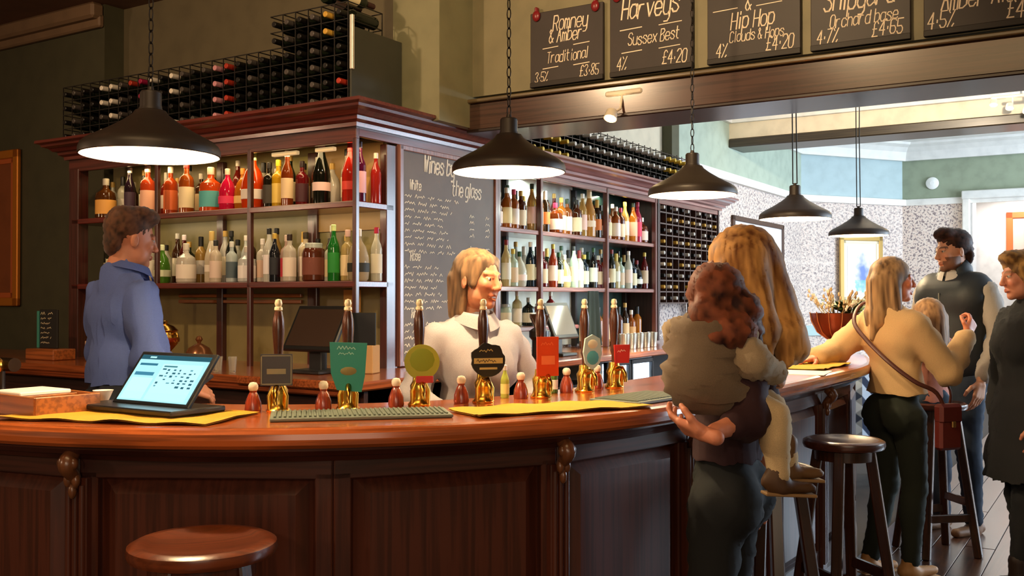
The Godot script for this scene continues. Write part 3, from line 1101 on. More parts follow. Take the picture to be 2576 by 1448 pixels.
func make_spirits() -> void:
	var group := "bottles on the corner unit's upper shelf"
	# s, shape, glass, label, cap, size, colour words
	var upper := [
		[-3.60, 4.32, "tall", "b02a22", "", "d8c8b8", 0.85, "red"], [-3.62, 4.22, "tall", "5a1438", "e0a8b0", "2a1020", 1.0, "purple"],
		[-3.72, 4.26, "magnum", "c02818", "d84030", "a81810", 0.95, "clear red"], [-3.93, 4.25, "magnum", "10120c", "e8c8c0", "c8a8a0", 1.0, "dark champagne"],
		[-4.11, 4.28, "spirit", "6a1418", "40101a", "201010", 0.98, "dark red"], [-4.17, 4.22, "tall", "8a3c14", "e8cca0", "e6dcc8", 0.98, "amber"],
		[-4.29, 4.27, "spirit", "d8a820", "e8c860", "d8b020", 1.05, "yellow"], [-4.345, 4.25, "spirit", "1c1810", "3a3428", "1a1612", 1.0, "black"],
		[-4.47, 4.24, "flask", "e04812", "f0e4d8", "c8d890", 1.32, "orange"], [-4.60, 4.28, "flask", "c07018", "e8c070", "d88030", 1.0, "golden orange"],
		[-4.69, 4.24, "flask", "d81848", "e83060", "f0c8b0", 1.0, "bright pink"], [-4.85, 4.25, "squat", "e0541c", "58b0b0", "e0c0a8", 1.25, "deep orange"],
		[-5.05, 4.23, "spirit", "a85018", "f0dcb0", "7a1a14", 1.2, "amber"], [-5.25, 4.27, "spirit", "c04818", "d86830", "e8d8c0", 1.15, "rusty orange"],
		[-5.45, 4.25, "spirit", "c84820", "f0b898", "e8c8b0", 1.22, "coral"], [-5.63, 4.25, "tall", "241420", "3a2438", "c8c8c0", 1.0, "dark purple"],
		[-5.72, 4.3, "tall", "2a1430", "503048", "4a2030", 0.95, "deep violet"], [-5.84, 4.22, "squat", "5a3210", "e8a850", "a8a090", 1.2, "brown"]]
	line_up(upper, 1.975, "along upper corner shelf from its chalkboard end", group)
	group = "bottles on the corner unit's lower shelf"
	var lower := [
		[-3.595, 4.32, "tall", "d8d4c0", "e8e0c8", "a01030", 0.9, "pale"], [-3.61, 4.2, "flask", "c8b490", "2a2a20", "d8c8b0", 1.1, "cream"],
		[-3.74, 4.26, "spirit", "c8b070", "e8d0a0", "d8b0a0", 1.05, "straw coloured"], [-3.81, 4.22, "tall", "1a7a28", "1f8a30", "d0e090", 0.95, "bright green"],
		[-3.89, 4.28, "spirit", "d8dcc8", "e0d0a0", "404038", 0.9, "clear"], [-3.97, 4.23, "jar", "6a3420", "7a4030", "b8c0b8", 1.25, "brown"],
		[-4.08, 4.28, "spirit", "d8c8a8", "e8dccc", "3a3020", 1.05, "cream"], [-4.13, 4.2, "spirit", "e0d8c8", "f0e0d0", "302018", 1.0, "off-white"],
		[-4.21, 4.26, "spirit", "d0b0a0", "c83848", "c8b0a0", 1.0, "rosy"], [-4.27, 4.22, "tall", "181c24", "20242c", "c0a040", 0.85, "navy"],
		[-4.335, 4.24, "tall", "dcdcd0", "f0e8e8", "181818", 0.95, "white"], [-4.43, 4.28, "spirit", "d8d0c0", "c8a890", "e0d8d0", 0.95, "clear"],
		[-4.49, 4.21, "squat", "e4e8e4", "f0ece8", "d8d0c0", 0.95, "white"], [-4.56, 4.27, "tall", "d0d8d0", "40484c", "e8e0d0", 0.85, "clear"],
		[-4.63, 4.22, "spirit", "c8d4d4", "506068", "d8d8d0", 0.9, "pale blue"], [-4.70, 4.28, "tall", "202420", "d8d090", "181818", 0.95, "dark"],
		[-4.77, 4.22, "spirit", "e8d8c0", "e8d0c0", "282828", 0.95, "cream"], [-4.84, 4.25, "magnum", "e8dcc0", "f0e4d0", "c8a860", 0.85, "milky"],
		[-5.04, 4.22, "squat", "e8e0d0", "f4e8d8", "d8d0c0", 1.1, "white"], [-5.13, 4.28, "tall", "5a1c18", "6a2820", "e0d0d0", 0.92, "dark red"],
		[-5.29, 4.24, "flask", "58902c", "e0e8c0", "e8f0c0", 0.95, "leaf green"], [-5.44, 4.26, "tall", "c8c0b0", "e8dcc8", "d8d8d0", 0.9, "clear"],
		[-5.66, 4.24, "tall", "1a2420", "284840", "3890a0", 0.9, "dark teal"], [-5.78, 4.22, "tall", "2a2c1c", "e0d8b0", "c8c8b8", 0.98, "olive"],
		[-5.88, 4.27, "tall", "202418", "b8b090", "a8a898", 0.85, "dark green"]]
	line_up(lower, 1.54, "along lower corner shelf from its chalkboard end", group)
	var dim := [["c8c4b0", "clear"], ["4a2a14", "brown"], ["2a3020", "green"], ["b89048", "gold"], ["7a2018", "red"], ["d8d4c8", "pale"]]
	for k in 2:
		var rear := []
		for i in 20:
			var h: Array = dim[(i * 5 + k * 2) % 6]
			rear.append([-3.84 - i * 0.112, 4.35, ["tall", "spirit", "wine", "flask"][(i * 3 + k) % 4], h[0], ["e8dcc0", "d0b890", "c8c0b4", ""][(i * 7 + k) % 4], ["181614", "c8a050", "d8d0c0"][(i + k) % 3], 0.98, h[1]])
		line_up(rear, [1.975, 1.54][k], ["in the back row of upper corner shelf from its chalkboard end", "in the back row of lower corner shelf from its chalkboard end"][k], ["rear bottles on the corner unit's upper shelf", "rear bottles on the corner unit's lower shelf"][k])
	# the long unit: a run of whiskies above, liqueurs below
	var hues := [["a8581c", "amber"], ["7a3410", "brown"], ["c8781c", "golden"], ["5a2810", "dark brown"], ["b86820", "honey"], ["3a2410", "very dark"], ["c89a50", "straw coloured"]]
	var papers := ["f0dcc8", "e8d4b0", "d87830", "f4e8dc", "e0b090", "e8dca8", "f0c8b8"]
	var shapes := ["spirit", "tall", "squat", "spirit", "tall", "wine", "spirit"]
	var list := []
	for i in 22:
		var h: Array = hues[(i * 3 + 1) % 7]
		list.append([-3.645 + 0.012 * ((i * 5) % 3 - 1), 5.63 + i * 0.113, shapes[(i * 4 + 2) % 7], h[0], papers[(i * 5) % 7], ["1a1410", "c8a040", "e8e0d0", "2a3a20", "c02848"][(i * 2) % 5], 1.0, h[1]])
	list[12] = [-3.645, list[12][1], "magnum", "d89848", "f0d8b8", "e8d0a0", 1.0, "tall orange"]
	list[20] = [-3.645, list[20][1], "tall", "c02850", "d83a58", "a81838", 1.05, "crimson"]
	line_up(list, 1.925, "along the long unit's upper shelf from the wine menu", "bottles on the long unit's upper shelf")
	var hues2 := [["20261a", "dark green"], ["e0e0d0", "clear"], ["6a1418", "ruby"], ["d8c890", "pale gold"], ["1c2c38", "navy"], ["a83c1c", "rust"], ["c8dcc8", "pale green"], ["14100e", "black"]]
	list = []
	for i in 23:
		var h: Array = hues2[(i * 3) % 8]
		list.append([-3.645 + 0.012 * ((i * 5) % 3 - 1), 5.63 + i * 0.108, ["tall", "spirit", "wine", "tall", "flask", "spirit"][(i * 5 + 1) % 6], h[0], ["e8e0b8", "f0dcd0", "d8c0a0", "e8e8d8"][(i * 3) % 4], ["181818", "c8b048", "e8e8e0", "7a1a18", "28502c"][(i * 3) % 5], 0.95, h[1]])
	line_up(list, 1.525, "along the long unit's middle shelf from the wine menu", "bottles on the long unit's middle shelf")
	for k in 2:
		var rear := []
		for i in 21:
			var h: Array = dim[(i * 5 + k * 3 + 1) % 6]
			rear.append([-3.80, 5.68 + i * 0.113, ["tall", "spirit", "wine"][(i * 2 + k) % 3], h[0], ["e8dcc0", "d0b890", "f0e8dc", ""][(i * 3 + k) % 4], ["181614", "c8a050", "d8d0c0", "284a2c"][(i + k) % 4], 0.98, h[1]])
		line_up(rear, [1.925, 1.525][k], ["in the back row of long unit's upper shelf from the menu", "in the back row of long unit's middle shelf from the menu"][k], ["rear bottles on the long unit's upper shelf", "rear bottles on the long unit's middle shelf"][k])
	# bottles on the counter and low shelf of the long unit
	list = []
	for i in 9:
		var h: Array = hues[(i * 2) % 7]
		list.append([-3.7, 7.0 + i * 0.125, ["tall", "spirit", "wine"][i % 3], h[0], ["e8c898", "d8a870", ""][i % 3], ["c8a050", "181818", "e8e0d0"][(i * 2) % 3], 1.05, h[1]])
	line_up(list, 1.052, "along the counter below the long unit, past its till", "bottles on the counter of the long unit")
	list = []
	for i in 6:
		var h: Array = hues2[(i * 5 + 1) % 8]
		list.append([-3.72, 5.7 + i * 0.16, ["squat", "jar", "spirit"][i % 3], h[0], ["f0e8d8", "e0d8c0"][i % 2], ["e8e0d0", "a8a8a0"][i % 2], 0.9, h[1]])
	line_up(list, 1.246, "along the long unit's short low shelf from the wine menu", "bottles on the long unit's low shelf")


func line_up(list: Array, y: float, place: String, group: String) -> void:
	for i in list.size():
		var b: Array = list[i]
		bottle(b[2], b[3], b[4], b[5], R(b[0], y + 0.0005, b[1] - (0.015 if y > 1.3 and b[1] < 4.3 else 0.0)), b[6], "%s bottle, %s %s" % [b[7], ORD[i], place], group, 0.4, Basis(Vector3.UP, PHI + i))

# ---------------------------------------------------------------- chalk writing

const GLYPHS := {"A": "02,28,42;15,35", "B": "02,08,38,47,36,05;35,44,43,32,02", "C": "47,38,18,07,03,12,32,43", "D": "02,08,28,46,44,22,02", "G": "47,38,18,07,03,12,32,43,45,25", "H": "02,08;42,48;05,45", "L": "08,02,42", "O": "18,07,03,12,32,43,47,38,18", "P": "02,08,38,47,46,35,05", "R": "02,08,38,47,46,35,05;25,42", "S": "47,38,18,07,06,35,44,43,32,12,03", "T": "08,48;28,22", "W": "08,12,26,32,48", "a": "45,36,16,05,03,12,22,43;46,43,52", "b": "08,02,22,43,45,36,16,05", "c": "45,36,16,05,03,12,32,43", "d": "45,36,16,05,03,12,32,43;48,42", "e": "04,44,45,36,16,05,03,12,32,43", "f": "47,38,28,17,12;05,35", "g": "45,36,16,05,03,12,32,43;46,41,30,10", "h": "08,02;05,16,36,45,42", "i": "16,12;17,18", "k": "08,02;46,04,42", "l": "18,12", "m": "02,06;05,16,25,22;25,36,45,42", "n": "06,02;05,16,36,45,42", "o": "16,05,03,12,32,43,45,36,16", "p": "06,00;05,16,36,45,43,32,12,03", "r": "06,02;04,16,36", "s": "45,36,16,05,34,43,32,12,03", "t": "18,13,22,32;06,36", "u": "06,03,12,32,43;46,42", "v": "06,22,46", "w": "06,12,25,32,46", "x": "06,42;46,02", "y": "06,03,12,32,43;46,41,30,10", "0": "18,07,03,12,32,43,47,38,18", "1": "17,28,22", "2": "07,18,38,47,46,02,42", "3": "07,18,38,47,36,25,34,43,32,12,03", "4": "32,38,04,44", "5": "48,08,05,35,44,43,32,12,03", "6": "47,38,18,07,03,12,32,43,44,35,05", "7": "08,48,12", "8": "25,07,18,38,47,25,03,12,32,43,25", "%": "02,48;08,17;43,32", "£": "47,38,28,17,13,02,42;05,35", "&": "42,07,18,27,04,03,12,22,44", ".": "14,15", "'": "28,27"}


# a flat chalk stroke along points in the board's x, y
func stroke(b: MB, pts: Array, w: float, z: float) -> void:
	for i in pts.size() - 1:
		var p: Vector2 = pts[i]
		var q: Vector2 = pts[i + 1]
		var d := (q - p).normalized() * w * 0.5
		var e := Vector2(-d.y, d.x) * rng.randf_range(0.8, 1.15)
		p -= d * 0.6
		q += d * 0.6
		b.quad(Vector3(p.x - e.x, p.y - e.y, z), Vector3(q.x - e.x, q.y - e.y, z), Vector3(q.x + e.x, q.y + e.y, z), Vector3(p.x + e.x, p.y + e.y, z))


# one line of hand lettering, centred on at; size is the height of a capital
func chalk(b: MB, text: String, at: Vector2, size: float, z := 0.002, slope := 0.0, w := 0.0, slant := 0.12, narrow := 0.52) -> void:
	var high := size / 6.0
	var unit := high * narrow
	var total := 0.0
	for ch in text:
		total += (3.2 if ch in "li.'" else 3.0 if ch == " " else 5.6) * unit * 0.92
	var x := -total / 2
	for ch in text:
		var adv := (3.2 if ch in "li.'" else 3.0 if ch == " " else 5.6) * unit * 0.92
		if GLYPHS.has(ch):
			var lift := rng.randf_range(-0.25, 0.25) * high
			for st in GLYPHS[ch].split(";"):
				var pts := []
				for co in st.split(","):
					var px := float(co[0]) * unit
					var py := (float(co[1]) - 2.0) * high + lift
					var xx := x + px + py * slant
					pts.append(at + Vector2(xx, py + xx * slope))
				stroke(b, pts, w if w > 0 else size * 0.075, z)
		x += adv


# a line of writing too small to read: a run of joined loops
func scribble(b: MB, from: Vector2, length: float, size: float, z := 0.002) -> void:
	var x := 0.0
	while x < length:
		var word := minf(rng.randf_range(0.05, 0.12), length - x)
		var pts := []
		var n := int(word / size * 2.2)
		for i in n:
			pts.append(from + Vector2(x + i * word / n, size * (0.5 * (i % 2) + rng.randf_range(0.0, 0.5))))
		if pts.size() > 1:
			stroke(b, pts, size * 0.2, z)
		x += word + size * 0.9


func make_signs() -> void:
	var black := painted("332a26", 0.55)
	var chalk_mat := plain("f0dfc4", 0.9)
	var data := [
		[-2.72, 0.47, 0.43, "first beer blackboard on the beam, lowest priced, beside the dark pier", [["Romney", 0.03, 0.095, 0.085], ["& Amber", 0.0, 0.03, 0.075], ["-", 0.0, 0.0, 0.3], ["Traditional", 0.01, -0.085, 0.062], ["-", 0.0, -0.115, 0.3], ["3.5%", -0.16, -0.185, 0.055], ["£3.85", 0.15, -0.185, 0.06]]],
		[-2.20, 0.485, 0.46, "second beer blackboard on the beam, its heading reading Harveys", [["Harveys", 0.0, 0.075, 0.11], ["-", 0.0, 0.02, 0.36], ["Sussex Best", 0.02, -0.068, 0.065], ["-", 0.0, -0.105, 0.34], ["4%", -0.17, -0.195, 0.07], ["£4.20", 0.14, -0.195, 0.07]]],
		[-1.635, 0.485, 0.56, "third beer blackboard on the beam, reading Hip Hop", [["Langham", 0.0, 0.06, 0.09], ["&", -0.02, -0.025, 0.08], ["-", -0.03, -0.01, 0.36], ["Hip Hop", 0.0, -0.115, 0.085], ["Clouds & Hops", 0.02, -0.18, 0.055], ["4%", -0.165, -0.25, 0.07], ["£4.20", 0.14, -0.245, 0.07]]],
		[-1.11, 0.465, 0.6, "fourth beer blackboard on the beam, priced 4.65", [["Shipyard", 0.0, -0.115, 0.1], ["Orchard base", 0.02, -0.2, 0.062], ["4.7%", -0.15, -0.268, 0.066], ["£4.65", 0.13, -0.265, 0.07]]],
		[-0.56, 0.52, 0.62, "fifth beer blackboard on the beam, reading Amber Ale", [["Amber Ale", -0.03, -0.2, 0.085], ["4.5%", -0.185, -0.278, 0.075], ["£4.60", 0.17, -0.275, 0.08]]]]
	for i in data.size():
		var q: Array = data[i]
		var w: float = q[1]
		var h: float = q[2]
		var o := thing("beer_blackboard", q[3], "blackboard", R(q[0], 2.662 + h / 2, 4.94), PHI, "beer blackboards on the beam")
		part(o, "board", boxed(Vector3(w, h, 0.022), 0.003), black)
		var ed := MB.new()
		ed.box(Vector3(0, -h / 2 + 0.014, 0.004), Vector3(w, 0.028, 0.026), 0.002)
		part(o, "ledge", ed, plain("211a14", 0.6))
		var b := MB.new()
		for l in q[4]:
			if l[0] == "-":
				var half: float = l[3] / 2
				stroke(b, [Vector2(l[1] - half, l[2]), Vector2(l[1] - 0.05, l[2] + 0.004)], 0.005, 0.0125)
				stroke(b, [Vector2(l[1] + 0.05, l[2]), Vector2(l[1] + half, l[2] + 0.004)], 0.005, 0.0125)
			else:
				chalk(b, l[0], Vector2(l[1], l[2]), l[3], 0.0125)
		part(o, "lettering", b, chalk_mat)
		if i < 2:
			for sgn in ([-1.0, 1.0] if i == 0 else [-1.0]):
				var c := MB.new()
				c.ball(Vector3(sgn * (w / 2 - 0.045), h / 2 - 0.02, 0.018), Vector3(0.026, 0.032, 0.016), 12, 8)
				c.box(Vector3(sgn * (w / 2 - 0.045), h / 2 + 0.005, 0.012), Vector3(0.02, 0.05, 0.03), 0.006)
				part(o, "clip", c, plain("7a1c20", 0.3))


func make_wine_menu() -> void:
	# on the side of the corner unit, facing along +s
	var o := thing("wine_menu_board", "tall wine menu chalkboard with a thin pinkish frame on the corner unit's side", "chalkboard", R(-3.563, 1.69, 4.98), PHI + PI / 2)
	part(o, "board", boxed(Vector3(1.0, 1.24, 0.02), 0.0), painted("6a5a4a", 0.55))
	var f := MB.new()
	for q in [[Vector3(-0.5, 0, 0.008), Vector3(0.035, 1.27, 0.03)], [Vector3(0.5, 0, 0.008), Vector3(0.035, 1.27, 0.03)], [Vector3(0, 0.62, 0.008), Vector3(1.03, 0.03, 0.03)], [Vector3(0, -0.62, 0.008), Vector3(1.03, 0.03, 0.03)]]:
		f.box(q[0], q[1], 0.004)
	part(o, "frame", f, wood("8a5a50", "y", 0.3, 0.4))
	var b := MB.new()
	chalk(b, "Wines by", Vector2(-0.12, 0.505), 0.1, 0.0115, 0.0, 0.012)
	chalk(b, "the glass", Vector2(0.17, 0.39), 0.09, 0.0115, 0.0, 0.01)
	var y := 0.43
	var heads := {0: "White", 10: "Rose", 18: "Red"}
	for i in 25:
		y -= 0.04
		if heads.has(i):
			chalk(b, heads[i], Vector2(-0.36, y - 0.002), 0.055, 0.0115, 0.0, 0.008)
			y -= 0.012
			continue
		scribble(b, Vector2(-0.46, y), rng.randf_range(0.32, 0.58), 0.024, 0.0115)
		if i > 2 and i % 8 != 7:
			scribble(b, Vector2(0.2, y), 0.06, 0.026, 0.0115)
			scribble(b, Vector2(0.38, y), 0.06, 0.026, 0.0115)
	part(o, "lettering", b, plain("f4e8d0", 0.9))


# ---------------------------------------------------------------- pendants

func make_pendants() -> void:
	var shade := MB.new()
	shade.lathe([Vector2(0.196, 0.0), Vector2(0.2, 0.002), Vector2(0.2, 0.018), Vector2(0.195, 0.031), Vector2(0.18, 0.044), Vector2(0.122, 0.075), Vector2(0.078, 0.102), Vector2(0.052, 0.122), Vector2(0.044, 0.134), Vector2(0.032, 0.138)], 40)
	var inside := MB.new()
	inside.lathe([Vector2(0.0, 0.118), Vector2(0.04, 0.116), Vector2(0.074, 0.097), Vector2(0.116, 0.069), Vector2(0.168, 0.041), Vector2(0.184, 0.027), Vector2(0.195, 0.01), Vector2(0.197, 0.001)], 40)
	var cap := MB.new()
	cap.lathe([Vector2(0.033, 0.132), Vector2(0.034, 0.14), Vector2(0.031, 0.146), Vector2(0.031, 0.186), Vector2(0.027, 0.192), Vector2(0.01, 0.195), Vector2(0.008, 0.205), Vector2(0.0, 0.205)], 20)
	var bulb := MB.new()
	bulb.ball(Vector3(0, 0.062, 0), Vector3(0.03, 0.034, 0.03), 14, 10)
	var meshes_ := [shade.commit(), inside.commit(), cap.commit(), bulb.commit()]
	var black := plain("3a322c", 0.42, 0.15)
	var enamel := plain("f4ead6", 0.5)
	var spots := [[-2.46, 1.867, 1.921, "nearest black pendant lamp, hanging before the wine racks"], [-1.862, 1.889, 2.959, "black pendant lamp covering the corner of the wine menu board"], [-1.693, 1.912, 4.254, "middle black pendant lamp of five, in front of the beer blackboards"], [-1.619, 1.892, 5.613, "black pendant lamp above the long-haired mother's head"], [-1.602, 1.875, 7.075, "farthest and smallest looking black pendant lamp, above the gilt framed picture"]]
	for i in spots.size():
		var q: Array = spots[i]
		var at := R(q[0], q[1], q[2])
		var o := thing("pendant_lamp", q[3], "pendant lamp", at, PHI, "black pendant lamps along the bar")
		part(o, "shade", meshes_[0], black)
		part(o, "lining", meshes_[1], enamel)
		part(o, "cap", meshes_[2], black)
		part(o, "bulb", meshes_[3], glowing("ffe9c8", 6.0))
		var top: float = 3.68 - q[1]
		var cord := MB.new()
		if i < 3:
			var n: int = int((top - 0.2) / 0.034)
			for k in n:
				var y: float = 0.217 + k * (top - 0.21) / n
				var b := Basis(Vector3.RIGHT, PI / 2) * Basis(Vector3.UP, 0.0)
				if k % 2:
					b = Basis(Vector3.UP, PI / 2) * b
				cord.torus(Vector3(0, y, 0), b, 0.0075, 0.02, 0.0024, 10, 4)
			part(o, "chain", cord, plain("2c2722", 0.4, 0.7))
		else:
			cord.tube([Vector3(-0.012, 0.2, 0), Vector3(-0.016, 0.9, 0), Vector3(-0.012, top, 0)], 0.0035, 6)
			cord.tube([Vector3(0.012, 0.2, 0), Vector3(0.006, 0.7, 0), Vector3(0.014, top, 0)], 0.0035, 6)
			part(o, "cord", cord, plain("1e2422", 0.5))
		var rose := MB.new()
		rose.lathe([Vector2(0.05, top - 0.03), Vector2(0.055, top - 0.02), Vector2(0.055, top)], 16)
		part(o, "ceiling_rose", rose, black)
		var l := OmniLight3D.new()
		l.name = "pendant_light"
		l.light_color = Color(1.0, 0.89, 0.71)
		l.light_energy = 0.62
		l.light_size = 0.03
		l.omni_range = 20.0
		l.omni_attenuation = 2.0
		l.shadow_enabled = true
		o.add_child(l, true)
		l.position = Vector3(0, 0.055, 0)


# ---------------------------------------------------------------- things on the bar

func bar_face(s: float, t: float) -> float:
	var best := 1e9
	var turn := 0.0
	for q in bar_path():
		var d: float = Vector2(q[0].x - s, -q[0].z - t).length()
		if d < best:
			best = d
			turn = atan2(q[1].x, q[1].z)
	return PHI + turn


func make_bar_things() -> void:
	var brass := plain("c8923c", 0.2, 1.0)
	var gold := plain("e8b850", 0.25, 1.0)
	var handle_wood := wood("4a2412", "y", 0.25, 0.6, 3.0)
	var spots := [[-2.226, 2.209], [-2.081, 2.363], [-1.961, 2.572], [-1.84, 2.763], [-1.757, 3.001], [-1.73, 3.277], [-1.709, 3.482]]
	var words := ["dark square badge", "tall teal badge", "round lime badge with red foot", "round black badge with cream band", "orange rectangular badge", "pale blue and cream shield badge", "small red badge"]
	var body := MB.new()
	body.lathe([Vector2(0.0, 0.0), Vector2(0.036, 0.0), Vector2(0.038, 0.006), Vector2(0.03, 0.014), Vector2(0.026, 0.03), Vector2(0.028, 0.05), Vector2(0.03, 0.066), Vector2(0.022, 0.08), Vector2(0.02, 0.1), Vector2(0.0, 0.102)], 18)
	for sg in [-1.0, 1.0]:
		body.tube([Vector3(0.024 * sg, 0.0, 0.018), Vector3(0.026 * sg, 0.05, 0.02), Vector3(0.01 * sg, 0.085, 0.016)], 0.007, 8)
	var arm := MB.new()
	arm.lathe([Vector2(0.0, 0.09), Vector2(0.009, 0.09), Vector2(0.01, 0.13), Vector2(0.015, 0.145), Vector2(0.012, 0.16), Vector2(0.015, 0.2), Vector2(0.0185, 0.25), Vector2(0.0175, 0.28), Vector2(0.012, 0.305), Vector2(0.009, 0.312)], 16)
	var tip := MB.new()
	tip.lathe([Vector2(0.01, 0.308), Vector2(0.013, 0.312), Vector2(0.012, 0.32), Vector2(0.009, 0.322), Vector2(0.012, 0.332), Vector2(0.009, 0.343), Vector2(0.0, 0.346)], 14)
	var post := MB.new()
	post.lathe([Vector2(0.0, 0.0), Vector2(0.024, 0.0), Vector2(0.026, 0.008), Vector2(0.024, 0.03), Vector2(0.016, 0.052), Vector2(0.011, 0.06), Vector2(0.012, 0.066)], 16)
	var knob := MB.new()
	knob.lathe([Vector2(0.011, 0.064), Vector2(0.015, 0.072), Vector2(0.015, 0.082), Vector2(0.01, 0.09), Vector2(0.0, 0.092)], 14)
	var spout := MB.new()
	spout.tube([Vector3(0.0, 0.075, 0.02), Vector3(0, 0.08, 0.06), Vector3(0, 0.06, 0.085), Vector3(0, 0.03, 0.088)], [0.011, 0.01, 0.008, 0.007], 10)
	for i in spots.size():
		var q: Array = spots[i]
		var turn := bar_face(q[0], q[1]) * 0.55 + 0.0
		var at := R(q[0], 1.10, q[1])
		turn = atan2(-at.x, -at.z) * 0.5 + bar_face(q[0], q[1]) * 0.5
		var o := thing("beer_pump", "brass beer pump with brown handle and a " + words[i], "beer pump", at, turn, "beer pumps on the bar")
		part(o, "pump_body", body.commit(), gold)
		part(o, "handle", arm.commit(), handle_wood)
		part(o, "finial", tip.commit(), plain("e0cfa8", 0.3, 0.3))
		part(o, "spout", spout.commit(), brass)
		var pp := part(o, "turned_post", post.commit(), wood("9a3c24", "y", 0.25, 0.6, 3.0))
		pp.position = Vector3(-0.075, 0, 0.0)
		var kn := part(o, "porcelain_knob", knob.commit(), plain("ecdcc4", 0.25))
		kn.position = Vector3(-0.075, 0, 0.0)
		badge(o, i)
	# tablet till on its black base, both turned with the bar
	var til := thing("tablet_till", "black tablet till with a bright pale blue screen leaning on the bar", "tablet till", R(-2.49, 1.113, 1.96), PHI)
	part(til, "base", boxed(Vector3(0.44, 0.016, 0.2), 0.006, Vector3(-0.02, 0.008, 0.0)), plain("141416", 0.35))
	var lean := Transform3D(Basis(Vector3.RIGHT, deg_to_rad(-37)), Vector3(0.0, 0.016, 0.02))
	part(til, "case", boxed(Vector3(0.345, 0.19, 0.012), 0.004, Vector3(0, 0.095, -0.006)), plain("101214", 0.35)).transform = lean
	var scr := MB.new()
	scr.quad_uv(Vector3(-0.158, 0.012, 0.0012), Vector3(0.158, 0.012, 0.0012), Vector3(0.158, 0.176, 0.0012), Vector3(-0.158, 0.176, 0.0012))
	part(til, "screen", scr, till_screen()).transform = lean
	part(til, "stand", boxed(Vector3(0.2, 0.012, 0.12), 0.004, Vector3(0, 0.004, -0.07)), plain("141416", 0.4)).transform = Transform3D(Basis(Vector3.RIGHT, deg_to_rad(30)), Vector3(0, 0.03, -0.03))
	var sl := AreaLight3D.new()
	sl.name = "screen_light"
	sl.area_size = Vector2(0.3, 0.15)
	sl.light_energy = 0.012
	sl.light_color = Color(0.7, 0.92, 1.0)
	sl.shadow_enabled = true
	til.add_child(sl)
	sl.transform = lean * Transform3D(Basis(Vector3.UP, PI), Vector3(0, 0.095, 0.006))
	# towels and mats
	towel("bar_towel", "yellow bar towel spread under the tablet till", R(-2.5, 1.1015, 1.87), bar_face(-2.5, 1.62) + 0.03, 0.68, 0.3, "e0a020", "bar towels")
	towel("bar_towel", "yellow bar towel laid before the round black badge pump", R(-1.545, 1.1015, 2.71), bar_face(-1.45, 2.5) - 0.05, 0.62, 0.23, "f0b428", "bar towels")
	towel("bar_towel", "yellow bar towel on the far side of the bar near the cream jumper", R(-1.38, 1.1015, 5.08), bar_face(-1.15, 5.1), 0.6, 0.26, "e8b030", "bar towels")
	for q in [["grey-green rubber bar mat in front of the teal badge pump", R(-1.935, 1.1, 2.255), bar_face(-1.75, 2.06), 0.52, 0.2], ["grey rubber bar mat beside the child held by her mother", R(-1.43, 1.1, 3.14), bar_face(-1.25, 3.1), 0.36, 0.2]]:
		var o := thing("bar_mat", q[0], "bar mat", q[1], q[2], "rubber bar mats")
		part(o, "mat", boxed(Vector3(q[3], 0.01, q[4]), 0.003, Vector3(0, 0.006, 0)), plain("6b7263", 0.6))
		var nub := MB.new()
		for i in int(q[3] / 0.014) - 1:
			nub.box(Vector3(-q[3] / 2 + 0.014 + i * 0.014, 0.013, 0), Vector3(0.006, 0.004, q[4] - 0.03))
		part(o, "ridges", nub, plain("5c6454", 0.6))
	# left end: a wooden tray with napkins, brass taps
	var tray := thing("cutlery_tray", "wooden tray on the bar's end with white paper napkins in it", "tray", R(-2.83, 1.1, 1.82), PHI - 0.1)
	var tb := MB.new()
	for q in [[Vector3(0, 0.005, 0), Vector3(0.3, 0.01, 0.2)], [Vector3(0, 0.03, 0.097), Vector3(0.3, 0.06, 0.012)], [Vector3(0, 0.03, -0.097), Vector3(0.3, 0.06, 0.012)], [Vector3(0.147, 0.03, 0), Vector3(0.012, 0.06, 0.2)], [Vector3(-0.147, 0.03, 0), Vector3(0.012, 0.06, 0.2)], [Vector3(0.03, 0.03, 0), Vector3(0.01, 0.05, 0.19)]]:
		tb.box(q[0], q[1], 0.002)
	part(tray, "tray", tb, wood("a8622c", "x", 0.4, 0.2, 0.8))
	for k in 3:
		var nk := solo("napkin", "white paper napkin lying %s in the wooden tray" % ["lowest", "in the middle", "on top"][k], "napkin", boxed(Vector3(0.16, 0.0125 if k else 0.03, 0.165), 0.003, Vector3(0, 0.006 if k else -0.003, 0)), plain("f0e6dc", 0.9), R(-2.88, 1.13 + k * 0.0125, 1.815), PHI - 0.1 + k * 0.03, "napkins in the tray")
		nk.set_meta("kind", "thing")
	var cone := MB.new()
	cone.lathe([Vector2(0.006, 0.0), Vector2(0.03, 0.055), Vector2(0.032, 0.058)], 14)
	solo("paper_cone", "small white paper cup standing behind the wooden tray", "paper cup", cone, plain("f4e8d8", 0.8), R(-2.76, 1.1, 1.98))
	var font := thing("beer_font", "brass beer font with round taps at the near end of the bar", "beer font", R(-3.34, 1.1, 1.98), PHI)
	var pipe := MB.new()
	pipe.lathe([Vector2(0.05, 0.0), Vector2(0.052, 0.01), Vector2(0.03, 0.02), Vector2(0.024, 0.04), Vector2(0.024, 0.11)], 16)
	pipe.tube([Vector3(-0.22, 0.12, 0), Vector3(0.1, 0.12, 0)], 0.024, 14)
	part(font, "pillar", pipe, plain("3a2c20", 0.3, 0.8))
	for x in [-0.12, -0.02, 0.065]:
		var tp := MB.new()
		tp.ball(Vector3(x, 0.12, 0.05), Vector3(0.03, 0.03, 0.03), 14, 10)
		tp.tube([Vector3(x, 0.12, 0.05), Vector3(x, 0.1, 0.1), Vector3(x, 0.06, 0.105)], 0.009, 8)
		part(font, "tap", tp, gold)
